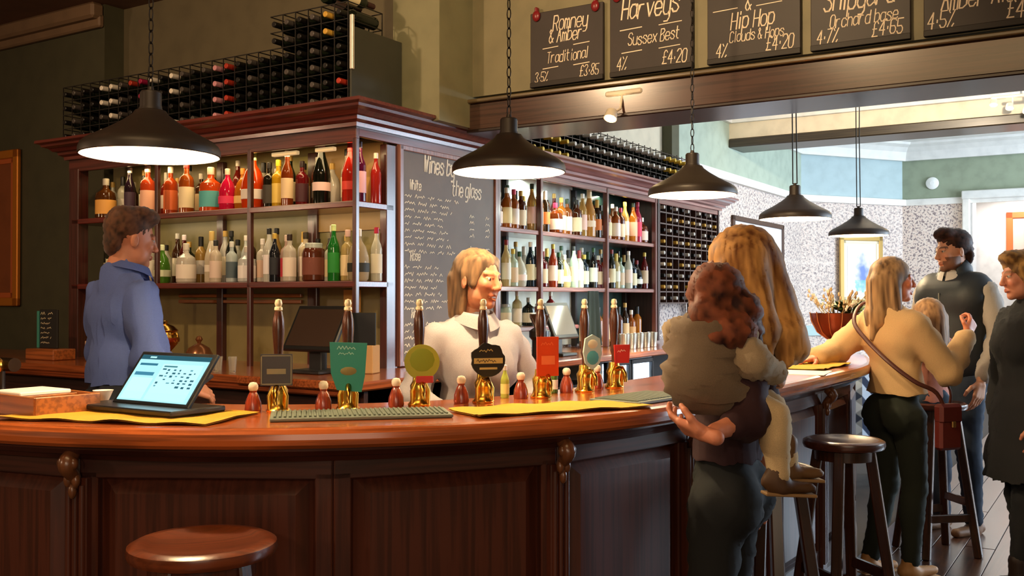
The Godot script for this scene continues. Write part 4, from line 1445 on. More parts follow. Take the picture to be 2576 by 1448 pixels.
	# far right of the bar
	solo("menu_sheet", "white menu sheet lying on the bar beside the cream jumper's elbow", "paper", boxed(Vector3(0.21, 0.002, 0.3), 0.0, Vector3(0, 0.001, 0)), plain("efe9e2", 0.8), R(-1.3, 1.1, 4.66), PHI + 0.12)
	var rag := MB.new()
	var rows := []
	for i in 15:
		var row := PackedVector3Array()
		for j in 12:
			var x := (i / 14.0 - 0.5) * 0.34
			var z := (j / 11.0 - 0.5) * 0.2
			var hump := 0.075 * exp(-pow(x / 0.12, 2) - pow(z / 0.07, 2)) + 0.018 * absf(sin(x * 40.0 + z * 30.0)) * exp(-pow(x / 0.16, 2))
			row.append(Vector3(x, 0.003 + hump, z))
		rows.append(row)
	rag.grid(rows, false, true)
	solo("red_cloth", "crumpled red cloth lying on the far bend of the bar", "cloth", rag, fabric("b8321e"), R(-1.78, 1.1, 6.1), PHI)
	bowl_of_flowers(R(-1.62, 1.1, 6.5))
	# small glasses and labelled bottles standing behind the pumps
	var list := [["beer", "c8d860", "e0e890", "lime", -1.86, 2.93], ["beer", "d8e0c8", "f4f0e0", "clear", -1.81, 3.08], ["beer", "5a7a30", "f0f0e0", "green", -1.80, 3.17]]
	for i in list.size():
		var q: Array = list[i]
		bottle(q[0], q[1], q[2], "e8e8e0", R(q[4], 1.1, q[5]), 0.5, "%s miniature bottle standing behind the orange badge pump" % q[3], "miniatures on the bar", 0.3)


func badge(o: Node3D, i: int) -> void:
	var z := 0.06
	var poly := PackedVector2Array()
	var hex: String = ["302a26", "128a74", "a8a418", "1a1410", "dd4a1a", "b8d0cc", "c03028"][i]
	match i:
		0:
			poly = PackedVector2Array([Vector2(-0.047, 0.085), Vector2(0.047, 0.085), Vector2(0.047, 0.18), Vector2(-0.047, 0.18)])
		1:
			poly = PackedVector2Array([Vector2(-0.035, 0.068), Vector2(0.04, 0.06), Vector2(0.05, 0.11), Vector2(0.057, 0.21), Vector2(-0.057, 0.214), Vector2(-0.053, 0.12)])
		2, 3:
			var r := 0.056 if i == 2 else 0.058
			for k in 28:
				var a := TAU * k / 28
				var rr := r + (0.004 * cos(a * 7.0) if i == 3 and sin(a) > 0.0 else 0.0)
				poly.append(Vector2(cos(a) * rr, 0.145 + sin(a) * rr * (1.0 if i == 2 else 0.95)))
		4:
			poly = PackedVector2Array([Vector2(-0.04, 0.08), Vector2(0.04, 0.08), Vector2(0.04, 0.215), Vector2(-0.04, 0.215)])
		5:
			poly = PackedVector2Array([Vector2(0.0, 0.085), Vector2(0.03, 0.11), Vector2(0.038, 0.15), Vector2(0.03, 0.2), Vector2(0.0, 0.215), Vector2(-0.03, 0.2), Vector2(-0.038, 0.15), Vector2(-0.03, 0.11)])
		6:
			poly = PackedVector2Array([Vector2(-0.03, 0.1), Vector2(0.03, 0.1), Vector2(0.034, 0.17), Vector2(-0.034, 0.17)])
	var b := MB.new()
	b.prism(poly, 0.008, Vector3(0, 0, z))
	o = part(o, "badge", b, plain(hex, 0.35))
	var m := MB.new()
	var zz := z + 0.0052
	match i:
		0:
			for q in [[0.0, 0.175, 0.09, 0.003], [0.0, 0.09, 0.09, 0.003], [-0.0435, 0.1325, 0.003, 0.088], [0.0435, 0.1325, 0.003, 0.088], [0.0, 0.128, 0.056, 0.016]]:
				m.box(Vector3(q[0], q[1], zz), Vector3(q[2], q[3], 0.001))
			part(o, "print", m, plain("8a8466", 0.6))
		1:
			scribble(m, Vector2(-0.034, 0.19), 0.06, 0.012, zz)
			scribble(m, Vector2(-0.03, 0.174), 0.05, 0.01, zz)
			part(o, "lettering", m, plain("a8dcc8", 0.6))
			m = MB.new()
			m.ball(Vector3(0, 0.125, z + 0.003), Vector3(0.027, 0.014, 0.003), 16, 6)
			part(o, "print", m, plain("8a7a44", 0.6))
		2:
			m.ball(Vector3(0, 0.152, z + 0.003), Vector3(0.043, 0.04, 0.003), 20, 6)
			part(o, "print", m, plain("8a9414", 0.6))
			m = MB.new()
			m.box(Vector3(0.008, 0.09, z + 0.004), Vector3(0.056, 0.022, 0.01), 0.004)
			part(o, "print", m, plain("b82c28", 0.5))
		3:
			m.box(Vector3(0, 0.143, zz), Vector3(0.098, 0.018, 0.001))
			m.box(Vector3(0, 0.118, zz), Vector3(0.06, 0.007, 0.001))
			scribble(m, Vector2(-0.03, 0.17), 0.05, 0.012, zz)
			part(o, "print", m, plain("b8a468", 0.6))
			m = MB.new()
			scribble(m, Vector2(-0.04, 0.138), 0.07, 0.01, zz + 0.001)
			part(o, "lettering", m, plain("2a2014", 0.6))
		4:
			m.box(Vector3(0, 0.135, zz), Vector3(0.05, 0.03, 0.001), 0.0)
			scribble(m, Vector2(-0.026, 0.185), 0.05, 0.012, zz)
			part(o, "print", m, plain("f07a44", 0.6))
		5:
			m.ball(Vector3(0, 0.13, z + 0.003), Vector3(0.027, 0.028, 0.003), 16, 6)
			part(o, "print", m, plain("4a9ca4", 0.6))
			m = MB.new()
			m.ball(Vector3(0, 0.18, z + 0.003), Vector3(0.022, 0.018, 0.003), 16, 6)
			part(o, "print", m, plain("d8d0b0", 0.6))
		6:
			scribble(m, Vector2(-0.022, 0.14), 0.04, 0.012, zz)
			part(o, "print", m, plain("f0c0a8", 0.6))


func till_screen() -> StandardMaterial3D:
	var im := Image.create(316, 164, false, Image.FORMAT_RGB8)
	im.fill(Color("9fd6dc"))
	im.fill_rect(Rect2i(0, 0, 316, 16), Color("24505c"))
	im.fill_rect(Rect2i(40, 5, 30, 6), Color("a8e0dc"))
	im.fill_rect(Rect2i(12, 30, 82, 8), Color("2f6a80"))
	im.fill_rect(Rect2i(12, 62, 88, 12), Color("3a7890"))
	im.fill_rect(Rect2i(12, 82, 96, 76), Color("b4e0e8"))
	im.fill_rect(Rect2i(120, 30, 180, 128), Color("b0dfe6"))
	var r := RandomNumberGenerator.new()
	r.seed = 3
	im.fill_rect(Rect2i(128, 36, 60, 5), Color("3a7078"))
	for i in 7:
		for j in 6:
			if r.randf() < 0.72:
				im.fill_rect(Rect2i(126 + i * 25 + r.randi() % 6, 46 + j * 12 + r.randi() % 3, 6 + r.randi() % 12, 4 + r.randi() % 4), Color("2c5a66") if r.randf() < 0.7 else Color("58909a"))
	for i in 6:
		im.fill_rect(Rect2i(0, 134 + i * 5, 316, 1), Color("a8dce4"))
	var m := StandardMaterial3D.new()
	m.albedo_color = Color.BLACK
	m.roughness = 0.15
	m.emission_enabled = true
	m.emission_texture = ImageTexture.create_from_image(im)
	m.emission = Color.WHITE
	m.emission_operator = BaseMaterial3D.EMISSION_OP_MULTIPLY
	m.emission_energy_multiplier = 0.85
	return m


func towel(called: String, label: String, at: Vector3, turn: float, l: float, w: float, hex: String, group: String) -> void:
	var b := MB.new()
	for side in 2:
		var rows := []
		for i in 25:
			var row := PackedVector3Array()
			for j in 11:
				var x := (i / 24.0 - 0.5) * l
				var z := (j / 10.0 - 0.5) * w
				var rim := maxf(absf(x) / l, absf(z) / w)
				var lift := 0.003 + 0.003 * sin(x * 33.0 + at.x * 9.0) * sin(z * 21.0 + 1.0) * (1.0 if rim > 0.3 else 0.5) + (0.004 * maxf(0.0, sin(x * 17.0)) if z > w * 0.38 else 0.0)
				row.append(Vector3(x + 0.006 * sin(z * 30.0), maxf(0.001, lift) + (0.004 if side == 0 else 0.0), z + 0.008 * sin(x * 14.0)))
			rows.append(row)
		b.grid(rows, false, side == 0)
	solo(called, label, "towel", b, fabric(hex, 0.95, 0.3), at, turn, group)


func bowl_of_flowers(at: Vector3) -> void:
	var pot := thing("plant_bowl", "copper footed bowl holding dried stems and green leaves on the bar's far bend", "planter", at, PHI)
	var k := MB.new()
	k.lathe([Vector2(0.0, 0.0), Vector2(0.1, 0.0), Vector2(0.1, 0.02), Vector2(0.03, 0.035), Vector2(0.025, 0.07), Vector2(0.05, 0.085), Vector2(0.11, 0.13), Vector2(0.145, 0.2), Vector2(0.155, 0.25), Vector2(0.148, 0.25), Vector2(0.138, 0.2), Vector2(0.1, 0.14), Vector2(0.0, 0.11)], 28)
	part(pot, "bowl", k, plain("7a3c22", 0.3, 0.7))
	var wire := MB.new()
	for i in 12:
		var a := TAU * i / 12
		wire.tube([Vector3(sin(a) * 0.05, 0.085, cos(a) * 0.05), Vector3(sin(a) * 0.113, 0.13, cos(a) * 0.113), Vector3(sin(a) * 0.15, 0.2, cos(a) * 0.15), Vector3(sin(a) * 0.16, 0.256, cos(a) * 0.16)], 0.004, 5)
	part(pot, "ribs", wire, plain("c88a58", 0.3, 0.8))
	for i in 26:
		var a := rng.randf() * TAU
		var r := rng.randf_range(0.02, 0.1)
		var top := Vector3(sin(a) * (r + 0.1), rng.randf_range(0.3, 0.42), cos(a) * (r + 0.1))
		var st := MB.new()
		st.tube([Vector3(sin(a) * r * 0.5, 0.15, cos(a) * r * 0.5), Vector3(sin(a) * r, 0.25, cos(a) * r), top], [0.003, 0.003, 0.002], 5)
		for j in 4:
			var p := top.lerp(Vector3(sin(a) * r, 0.25, cos(a) * r), j * 0.2)
			st.ball(p + Vector3(rng.randf_range(-0.012, 0.012), 0, rng.randf_range(-0.012, 0.012)), Vector3(0.008, 0.014, 0.008), 6, 4)
		part(pot, "dried_stem", st, plain(["d8c8a8", "b8a078", "e8dcc4", "a88a5c"][i % 4], 0.8))
	for i in 22:
		var a := rng.randf() * TAU
		var lf := MB.new()
		var up := rng.randf_range(0.5, 1.3)
		var d := Vector3(sin(a), up, cos(a)).normalized()
		var sd := d.cross(Vector3.UP).normalized()
		var base := Vector3(0.09 + sin(a) * 0.05, 0.25, -0.03 + cos(a) * 0.05)
		var l := rng.randf_range(0.1, 0.19)
		var pts := []
		for j in 6:
			var g := j / 5.0
			var w := 0.026 * sin(PI * (0.12 + 0.86 * g))
			var c := base + d * l * g + Vector3.DOWN * 0.05 * g * g
			pts.append(PackedVector3Array([c - sd * w, c + Vector3.UP * 0.006, c + sd * w]))
		lf.grid(pts)
		part(pot, "leaf", lf, plain(["3f5a24", "587232", "2f4a20"][i % 3], 0.5))


# ---------------------------------------------------------------- things on the back counter

func make_counter_things() -> void:
	var brass := plain("c89a48", 0.22, 1.0)
	# till with its dark screen, turned to the room
	monitor("till_monitor", "black till monitor with dark screen on the back counter below the corner unit", R(-3.66, 1.05, 3.86), PHI + 0.0, 0.36, 0.27, "3a2c24", 30.0)
	monitor("till_monitor", "till monitor with pale grey screen on the counter below the long unit", R(-3.3, 1.05, 5.95), PHI + PI / 2, 0.34, 0.26, "8a8478", 22.0)
	# small chalk sign on a wooden box
	var bx := solo("wooden_box", "low wooden box under the small chalk sign on the back counter", "box", boxed(Vector3(0.3, 0.07, 0.16), 0.006, Vector3(0, 0.035, 0)), wood("b0602c", "x", 0.35, 0.3, 0.8), R(-5.92, 1.0515, 3.86))
	bx.set_meta("kind", "thing")
	var sg := thing("chalk_sign", "small black chalk sign with rows of white writing standing on the wooden box", "chalkboard", R(-5.95, 1.1225, 3.87), PHI)
	part(sg, "board", boxed(Vector3(0.19, 0.25, 0.014), 0.003, Vector3(0, 0.125, 0)), plain("17130f", 0.6))
	var b := MB.new()
	for i in 7:
		scribble(b, Vector2(-0.08, 0.215 - i * 0.031), 0.12 if i else 0.14, 0.016 if i else 0.024, 0.008)
	part(sg, "lettering", b, plain("d8c8a4", 0.9))
	part(sg, "side_strip", boxed(Vector3(0.02, 0.24, 0.03), 0.003, Vector3(-0.105, 0.12, 0)), plain("3a8a7c", 0.4))
	solo("card_holder", "small cream card standing beside the chalk sign", "card", boxed(Vector3(0.1, 0.07, 0.01), 0.002, Vector3(0, 0.035, 0)), plain("d8b890", 0.7), R(-5.68, 1.1, 3.98))
	# brass urn, domed dish, tray, small glasses
	var urn := thing("brass_urn", "ornate brass urn on the back counter beside the barman's arm", "urn", R(-4.98, 1.0515, 4.0))
	var k := MB.new()
	k.lathe([Vector2(0.0, 0.0), Vector2(0.06, 0.0), Vector2(0.062, 0.012), Vector2(0.025, 0.03), Vector2(0.02, 0.06), Vector2(0.045, 0.085), Vector2(0.075, 0.12), Vector2(0.082, 0.16), Vector2(0.07, 0.19), Vector2(0.078, 0.2), Vector2(0.07, 0.205), Vector2(0.05, 0.225), Vector2(0.012, 0.24), Vector2(0.014, 0.255), Vector2(0.0, 0.262)], 22)
	for sgn in [-1.0, 1.0]:
		k.torus(Vector3(0.092 * sgn, 0.16, 0), Basis(Vector3.RIGHT, PI / 2), 0.022, 0.03, 0.006)
	part(urn, "vessel", k, brass)
	var band := MB.new()
	band.lathe([Vector2(0.0825, 0.13), Vector2(0.085, 0.14), Vector2(0.0835, 0.155)], 22)
	part(urn, "band", band, plain("a83c24", 0.3, 0.6))
	var dish := thing("domed_dish", "gold domed dish with a round knob on the back counter below the shelves", "dish", R(-4.62, 1.0515, 3.95))
	var dm := MB.new()
	dm.lathe([Vector2(0.085, 0.02), Vector2(0.083, 0.06), Vector2(0.06, 0.105), Vector2(0.02, 0.128), Vector2(0.01, 0.132), Vector2(0.012, 0.14), Vector2(0.022, 0.155), Vector2(0.012, 0.172), Vector2(0.0, 0.176)], 22)
	part(dish, "dome", dm, plain("8a5a3a", 0.25, 0.6))
	var pl := MB.new()
	pl.lathe([Vector2(0.0, 0.0), Vector2(0.07, 0.0), Vector2(0.105, 0.018), Vector2(0.1, 0.02), Vector2(0.0, 0.012)], 22)
	part(dish, "plate", pl, brass)
	var tray := thing("brass_tray", "long brass gallery tray on the edge of the back counter", "tray", R(-4.52, 1.0515, 3.72))
	part(tray, "plate", boxed(Vector3(0.34, 0.008, 0.14), 0.002, Vector3(0, 0.03, 0)), brass)
	var rail := MB.new()
	for q in [[Vector3(0, 0.05, 0.068), Vector3(0.34, 0.008, 0.006)], [Vector3(0, 0.05, -0.068), Vector3(0.34, 0.008, 0.006)], [Vector3(0.168, 0.05, 0), Vector3(0.006, 0.008, 0.14)], [Vector3(-0.168, 0.05, 0), Vector3(0.006, 0.008, 0.14)]]:
		rail.box(q[0], q[1], 0.002)
	for i in 9:
		rail.box(Vector3(-0.16 + i * 0.04, 0.025, 0.068), Vector3(0.006, 0.05, 0.006))
	part(tray, "gallery", rail, brass)
	var gl := MB.new()
	gl.lathe([Vector2(0.0, 0.004), Vector2(0.017, 0.0), Vector2(0.018, 0.004), Vector2(0.024, 0.085), Vector2(0.0225, 0.085), Vector2(0.0165, 0.012), Vector2(0.0, 0.012)], 14)
	for i in 4:
		solo("shot_glass", "small clear glass on the back counter, %s from the brass tray" % ORD[i], "glass", gl, glassy("f4f0e4", 0.85), R(-4.28 + i * 0.075, 1.0515, 3.66 + 0.03 * (i % 2)), PHI, "small glasses on the back counter")
	# small dark board and boxes at the counter's corner
	var cb := solo("card_board", "small black notice board leaning beside the corner post", "notice board", boxed(Vector3(0.15, 0.17, 0.012), 0.002, Vector3(0, 0.085, 0)), plain("15171a", 0.45), R(-3.44, 1.2, 4.02), PHI + 0.3)
	cb.set_meta("kind", "thing")
	solo("cream_carton", "cream carton under the small black notice board", "carton", boxed(Vector3(0.13, 0.148, 0.1), 0.004, Vector3(0, 0.074, 0)), plain("b08858", 0.6), R(-3.44, 1.0515, 4.04), PHI + 0.3)
	solo("recipe_card", "square amber card hanging at the back of the corner unit below its shelf", "card", boxed(Vector3(0.13, 0.13, 0.006), 0.001), plain("d8a858", 0.6), R(-3.86, 1.43, 4.42))
	# apron hanging from the long unit, metal beakers
	var ap := MB.new()
	var rows := []
	for i in 9:
		var row := PackedVector3Array()
		for j in 13:
			row.append(Vector3((j / 12.0 - 0.5) * (0.16 + 0.05 * i / 8.0), -0.42 * i / 8.0, 0.02 * sin(j * 1.3) * (0.4 + i / 8.0)))
		rows.append(row)
	ap.grid(rows)
	for row in rows:
		for j in row.size():
			row[j] = row[j] - Vector3(0, 0, 0.012)
	ap.grid(rows, false, true)
	solo("apron", "dark green apron hanging from the long unit's middle shelf", "apron", ap, fabric("1c241e"), R(-3.535, 1.5, 6.85), PHI + PI / 2)
	var bk := MB.new()
	bk.lathe([Vector2(0.0, 0.0), Vector2(0.034, 0.0), Vector2(0.036, 0.006), Vector2(0.044, 0.12), Vector2(0.041, 0.12), Vector2(0.032, 0.01), Vector2(0.0, 0.01)], 16)
	for i in 5:
		solo("metal_beaker", "small steel beaker on the long unit's counter, %s from the grey till" % ORD[i], "beaker", bk, plain("c8c0b0", 0.25, 0.9), R(-3.3, 1.0515, 6.9 + i * 0.13), PHI, "steel beakers")
	var cf := thing("coffee_grinder", "black coffee grinder on the long unit's counter beside the grey till", "coffee grinder", R(-3.3, 1.0515, 5.62), PHI + PI / 2)
	var cg := MB.new()
	cg.lathe([Vector2(0.0, 0.0), Vector2(0.07, 0.0), Vector2(0.072, 0.01), Vector2(0.05, 0.03), Vector2(0.05, 0.12), Vector2(0.068, 0.14), Vector2(0.068, 0.18), Vector2(0.04, 0.2)], 18)
	part(cf, "body", cg, plain("1a1614", 0.3))
	var hp := MB.new()
	hp.lathe([Vector2(0.035, 0.2), Vector2(0.065, 0.27), Vector2(0.066, 0.29), Vector2(0.0, 0.295)], 18)
	part(cf, "hopper", hp, glassy("5a4030", 0.4))


func monitor(called: String, label: String, at: Vector3, turn: float, w: float, h: float, hex: String, lean: float) -> void:
	var o := thing(called, label, "monitor", at, turn, "till monitors")
	part(o, "foot", boxed(Vector3(w * 0.6, 0.02, 0.2), 0.005, Vector3(0, 0.0115, -0.05)), plain("151515", 0.4))
	part(o, "stand", boxed(Vector3(0.09, 0.2, 0.05), 0.006, Vector3(0, 0.11, -0.06)), plain("151515", 0.4))
	var tr := Transform3D(Basis(Vector3.RIGHT, deg_to_rad(-lean)), Vector3(0, 0.125, 0.03))
	part(o, "case", boxed(Vector3(w, h, 0.025), 0.006, Vector3(0, h / 2, -0.0125)), plain("121212", 0.35)).transform = tr
	var m := StandardMaterial3D.new()
	m.albedo_color = Color(hex)
	m.roughness = 0.12
	part(o, "screen", boxed(Vector3(w - 0.04, h - 0.05, 0.002), 0.0, Vector3(0, h / 2, 0.001)), m).transform = tr


# ---------------------------------------------------------------- the far room, and walls

func frame(called: String, label: String, at: Vector3, turn: float, w: float, h: float, rim: float, rim_mat: Material, inner: Material, mount := "") -> Node3D:
	var o := thing(called, label, "picture", at, turn)
	var f := MB.new()
	for q in [[Vector3(0, h / 2 - rim / 2, 0), Vector3(w, rim, 0.035)], [Vector3(0, -h / 2 + rim / 2, 0), Vector3(w, rim, 0.035)], [Vector3(-w / 2 + rim / 2, 0, 0), Vector3(rim, h, 0.035)], [Vector3(w / 2 - rim / 2, 0, 0), Vector3(rim, h, 0.035)]]:
		f.box(q[0], q[1], 0.007)
	part(o, "frame", f, rim_mat)
	part(o, "sheet", boxed(Vector3(w - rim, h - rim, 0.006), 0.0, Vector3(0, 0, -0.006)), inner)
	if mount:
		var m := MB.new()
		var g := rim + 0.03
		for q in [[Vector3(0, h / 2 - rim - 0.02, 0), Vector3(w - rim * 2, 0.04, 0.012)], [Vector3(0, -h / 2 + rim + 0.02, 0), Vector3(w - rim * 2, 0.04, 0.012)], [Vector3(-w / 2 + rim + 0.02, 0, 0), Vector3(0.04, h - rim * 2, 0.012)], [Vector3(w / 2 - rim - 0.02, 0, 0), Vector3(0.04, h - rim * 2, 0.012)]]:
			m.box(q[0], q[1], 0.002)
		part(o, "mount", m, plain(mount, 0.7))
	return o


func make_far_things() -> void:
	frame("gilt_picture", "gilt and orange framed picture at the edge of the dark left wall", R(-8.1, 2.02, 4.725), PHI, 0.84, 1.28, 0.07, plain("d8842c", 0.35, 0.5), painted("8a4a24", 0.5), "b85a24")
	frame("white_picture", "small white picture in a pale frame above the wall past the wine shelving", R(-3.9, 2.22, 10.32), PHI + PI / 2, 0.44, 0.46, 0.03, plain("e8e4dc", 0.5), plain("f2f0ea", 0.6))
	frame("white_picture", "wide white notice below the small white picture past the wine shelving", R(-3.9, 1.7, 10.28), PHI + PI / 2, 0.62, 0.32, 0.02, plain("dcd8d4", 0.5), plain("f4f2f2", 0.6))
	frame("tall_mirror", "dark framed tall picture on the far wall behind the long-haired mother", R(-3.9, 1.72, 12.0), PHI + PI / 2, 1.95, 1.36, 0.06, plain("4a3020", 0.5), plain("e4e2e4", 0.4))
	# the blue picture in its gilt frame on the slanted wall
	var p := R(-3.29, 1.84, 14.68)
	var bay := atan2(0.0, 1.0) + PHI + atan2(1.62, 1.13)
	var art := StandardMaterial3D.new()
	var im := Image.create(64, 84, false, Image.FORMAT_RGB8)
	var nf := FastNoiseLite.new()
	nf.seed = 4
	nf.frequency = 0.05
	for y in 84:
		for x in 64:
			var d := Vector2((x - 36) / 15.0, (y - 46) / 26.0).length() + nf.get_noise_2d(x, y) * 0.6
			var c := Color("e4e0e4").lerp(Color("6f86c8"), clampf(1.25 - d, 0.0, 1.0))
			if y > 58 and d < 1.3:
				c = c.lerp(Color("6ac0b0"), 0.5 + 0.5 * nf.get_noise_2d(x * 2.0, y * 2.0))
			im.set_pixel(x, y, c)
	art.albedo_texture = ImageTexture.create_from_image(im)
	art.roughness = 0.5
	var pic := frame("gilt_picture", "gilt framed picture with a blue flower shape, under the farthest pendant lamp", p, bay, 0.78, 0.98, 0.07, plain("b89858", 0.35, 0.7), plain("e8e0d0", 0.7), "efe0bc")
	var sheet := MB.new()
	sheet.quad_uv(Vector3(-0.25, -0.35, 0.0), Vector3(0.25, -0.35, 0.0), Vector3(0.25, 0.35, 0.0), Vector3(-0.25, 0.35, 0.0))
	part(pic, "print", sheet, art)
	frame("orange_picture", "orange framed picture on the bright lobby wall at the right edge", R(-1.42, 2.38, 16.37), PHI, 0.34, 0.66, 0.09, plain("c8642c", 0.4), plain("e8b8b0", 0.6))
	var al := MB.new()
	al.lathe([Vector2(0.0, 0.045), Vector2(0.03, 0.045), Vector2(0.035, 0.04), Vector2(0.075, 0.032), Vector2(0.088, 0.02), Vector2(0.088, 0.0)], 24, Vector3.ZERO, Basis(Vector3.RIGHT, PI / 2))
	solo("smoke_alarm", "round white alarm on the green wall above the doorway", "alarm", al, plain("f0f0ea", 0.5), R(-2.45, 3.1, 15.39))
	# spotlights: a pair on the beam, three by the far beam
	spot_rail("spotlight_rail", "white double spotlight fixed to the dark beam under the blackboards", R(-2.36, 2.572, 4.94), 0.22, [[-0.03, -0.13, 0.1]], false)
	spot_rail("spotlight_rail", "white triple spotlight hanging by the cream far beam", R(-0.99, 3.38, 10.62), 0.34, [[-0.14, -0.05, 0.04], [0.0, -0.1, 0.06], [0.14, -0.14, 0.02]], true)
	var ct := MB.new()
	ct.lathe([Vector2(0.09, 0.0), Vector2(0.09, -0.03), Vector2(0.06, -0.05), Vector2(0.0, -0.05)], 20)
	solo("ceiling_fitting", "small dark round fitting on the brown ceiling in the corner", "ceiling light", ct, plain("1e1814", 0.5), R(-7.0, 3.68, 3.75))
	# striped armchair in the far room
	var ch := thing("armchair", "armchair covered in blue and white stripes beyond the end of the bar", "armchair", Vector3(2.78, 0, -7.9), deg_to_rad(200))
	var st := StandardMaterial3D.new()
	var si := Image.create(64, 64, false, Image.FORMAT_RGB8)
	for y in 64:
		for x in 64:
			si.set_pixel(x, y, Color("b8cbe0") if (x + y) % 32 < 18 else Color("1f2f4c"))
	st.albedo_texture = ImageTexture.create_from_image(si)
	st.uv1_triplanar = true
	st.uv1_scale = Vector3.ONE * 3.0
	st.roughness = 0.9
	part(ch, "seat", boxed(Vector3(0.62, 0.2, 0.6), 0.06, Vector3(0, 0.36, 0)), st)
	part(ch, "backrest", boxed(Vector3(0.7, 0.6, 0.16), 0.06, Vector3(0, 0.66, -0.3)), st)
	for sgn in [-1.0, 1.0]:
		part(ch, "arm", boxed(Vector3(0.12, 0.36, 0.62), 0.05, Vector3(0.36 * sgn, 0.44, 0)), st)
		for zz in [-1.0, 1.0]:
			part(ch, "leg", boxed(Vector3(0.05, 0.27, 0.05), 0.005, Vector3(0.3 * sgn, 0.135, 0.25 * zz)), wood("3a2014", "y", 0.35, 0.3))


func spot_rail(called: String, label: String, at: Vector3, w: float, heads: Array, hang: bool) -> void:
	var o := thing(called, label, "spotlight", at, PHI)
	var white := plain("d8ccb8", 0.4)
	part(o, "rail", boxed(Vector3(w, 0.03, 0.04), 0.008), white)
	if hang:
		part(o, "rod", boxed(Vector3(0.015, 0.3, 0.015), 0.0, Vector3(0, 0.15, 0)), white)
	for h in heads:
		var tip := Vector3(h[0], h[1], h[2])
		var arm := MB.new()
		arm.tube([Vector3(h[0] + 0.02, 0, 0), Vector3(h[0] + 0.02, h[1] * 0.7, h[2] * 0.3), tip], 0.007, 8)
		part(o, "arm", arm, white)
		var cup := MB.new()
		cup.lathe([Vector2(0.012, 0.03), Vector2(0.03, 0.02), Vector2(0.038, -0.03), Vector2(0.034, -0.03), Vector2(0.024, 0.01)], 14, tip, Basis(Vector3.RIGHT, -0.5))
		var lh := part(o, "lamp_head", cup, white)
		var bl := MB.new()
		bl.ball(tip + Vector3(0, -0.018, 0.01), Vector3(0.027, 0.027, 0.027), 12, 8)
		part(lh, "bulb", bl, glowing("fff0d0", 3.0))
		var l := OmniLight3D.new()
		l.name = "spotlight_light"
		l.light_color = Color(1.0, 0.85, 0.6)
		l.light_energy = 0.16 if hang else 0.05
		l.light_size = 0.026
		l.omni_range = 20.0
		l.omni_attenuation = 2.0
		l.shadow_enabled = true
		o.add_child(l, true)
		l.position = tip + Vector3(0, -0.018, 0.01)


# ---------------------------------------------------------------- stools

func make_stools() -> void:
	var list := [[Vector3(-0.76, 0, -2.45), 0.35, "round reddish wooden bar stool close by, under the tablet till's stretch of bar", 0.18], [Vector3(1.4, 0, -4.2), 0.3, "dark wooden bar stool standing empty between the mother and the cream jumper", 0.168], [Vector3(0.905, 0, -3.52), 0.75, "dark wooden bar stool beneath the child's hanging boots", 0.168], [Vector3(2.42, 0, -5.68), 0.15, "dark wooden bar stool on which the girl in pink sits", 0.168]]
	for i in list.size():
		var q: Array = list[i]
		var o := thing("bar_stool", q[2], "bar stool", q[0], q[1], "bar stools along the bar")
		var r: float = q[3]
		var red := wood("7a3a1c" if i == 0 else "4a2418", "x", 0.28, 0.5)
		var leg_m := wood("5a2a18" if i == 0 else "40200f", "y", 0.25, 0.6)
		var seat := MB.new()
		seat.lathe([Vector2(0.0, 0.815), Vector2(r * 0.9, 0.815), Vector2(r * 0.97, 0.82), Vector2(r, 0.832), Vector2(r * 0.985, 0.848), Vector2(r * 0.9, 0.856), Vector2(r * 0.8, 0.855), Vector2(r * 0.72, 0.846), Vector2(r * 0.4, 0.838), Vector2(0.0, 0.836)], 40)
		part(o, "seat", seat, red)
		var ap := MB.new()
		ap.lathe([Vector2(r * 0.72, 0.77), Vector2(r * 0.72, 0.816)], 24)
		part(o, "apron", ap, leg_m)
		for k in 4:
			var a := PI / 4 + k * PI / 2
			var d := Vector3(sin(a), 0, cos(a))
			var top := d * r * 0.62 + Vector3.UP * 0.815
			var foot := d * (r + 0.055)
			var y := (top - foot).normalized()
			var x := d.cross(y).normalized()
			part(o, "leg", boxed(Vector3(0.042, top.distance_to(foot), 0.042), 0.005), leg_m).transform = Transform3D(Basis(x, y, x.cross(y)), (top + foot) / 2)
			var a2 := a + PI / 2
			var e := Vector3(sin(a2), 0, cos(a2))
			var h := 0.22 if k % 2 else 0.3
			var rad := lerpf(r + 0.055, r * 0.62, h / 0.815)
			var p0 := d * rad
			var p1 := e * rad
			var c := MB.new()
			var along := (p1 - p0)
			c.box(Vector3.ZERO, Vector3(along.length() - 0.02, 0.045, 0.022), 0.004)
			var ax := along.normalized()
			part(o, "stretcher", c, leg_m).transform = Transform3D(Basis(ax, Vector3.UP, ax.cross(Vector3.UP)), (p0 + p1) / 2 + Vector3.UP * h)

# ---------------------------------------------------------------- people: joints with radii, meshed as one smooth surface

# what a surface does with a point and its normal: [moved point, colour]
class Look:
	var color := Color.WHITE
	func at(p: Vector3, _n: Vector3) -> Array:
		return [p, color]


class Ripples extends Look:
	var f := FastNoiseLite.new()
	var amp := 0.0
	var freq := Vector3.ONE
	var low := -9.0                  # a straight hem
	func start(sd: int) -> void:
		f.seed = sd
		f.frequency = 1.0
		f.fractal_octaves = 2
	func at(p: Vector3, n: Vector3) -> Array:
		var a := f.get_noise_3d(p.x * freq.x, p.y * freq.y, p.z * freq.z)
		var q := p + n * amp * (absf(a) * 2.4 - 0.5)
		if absf(p.x) < 0.22:
			q.y = maxf(q.y, low + 0.012 * a)
		return [q, color]


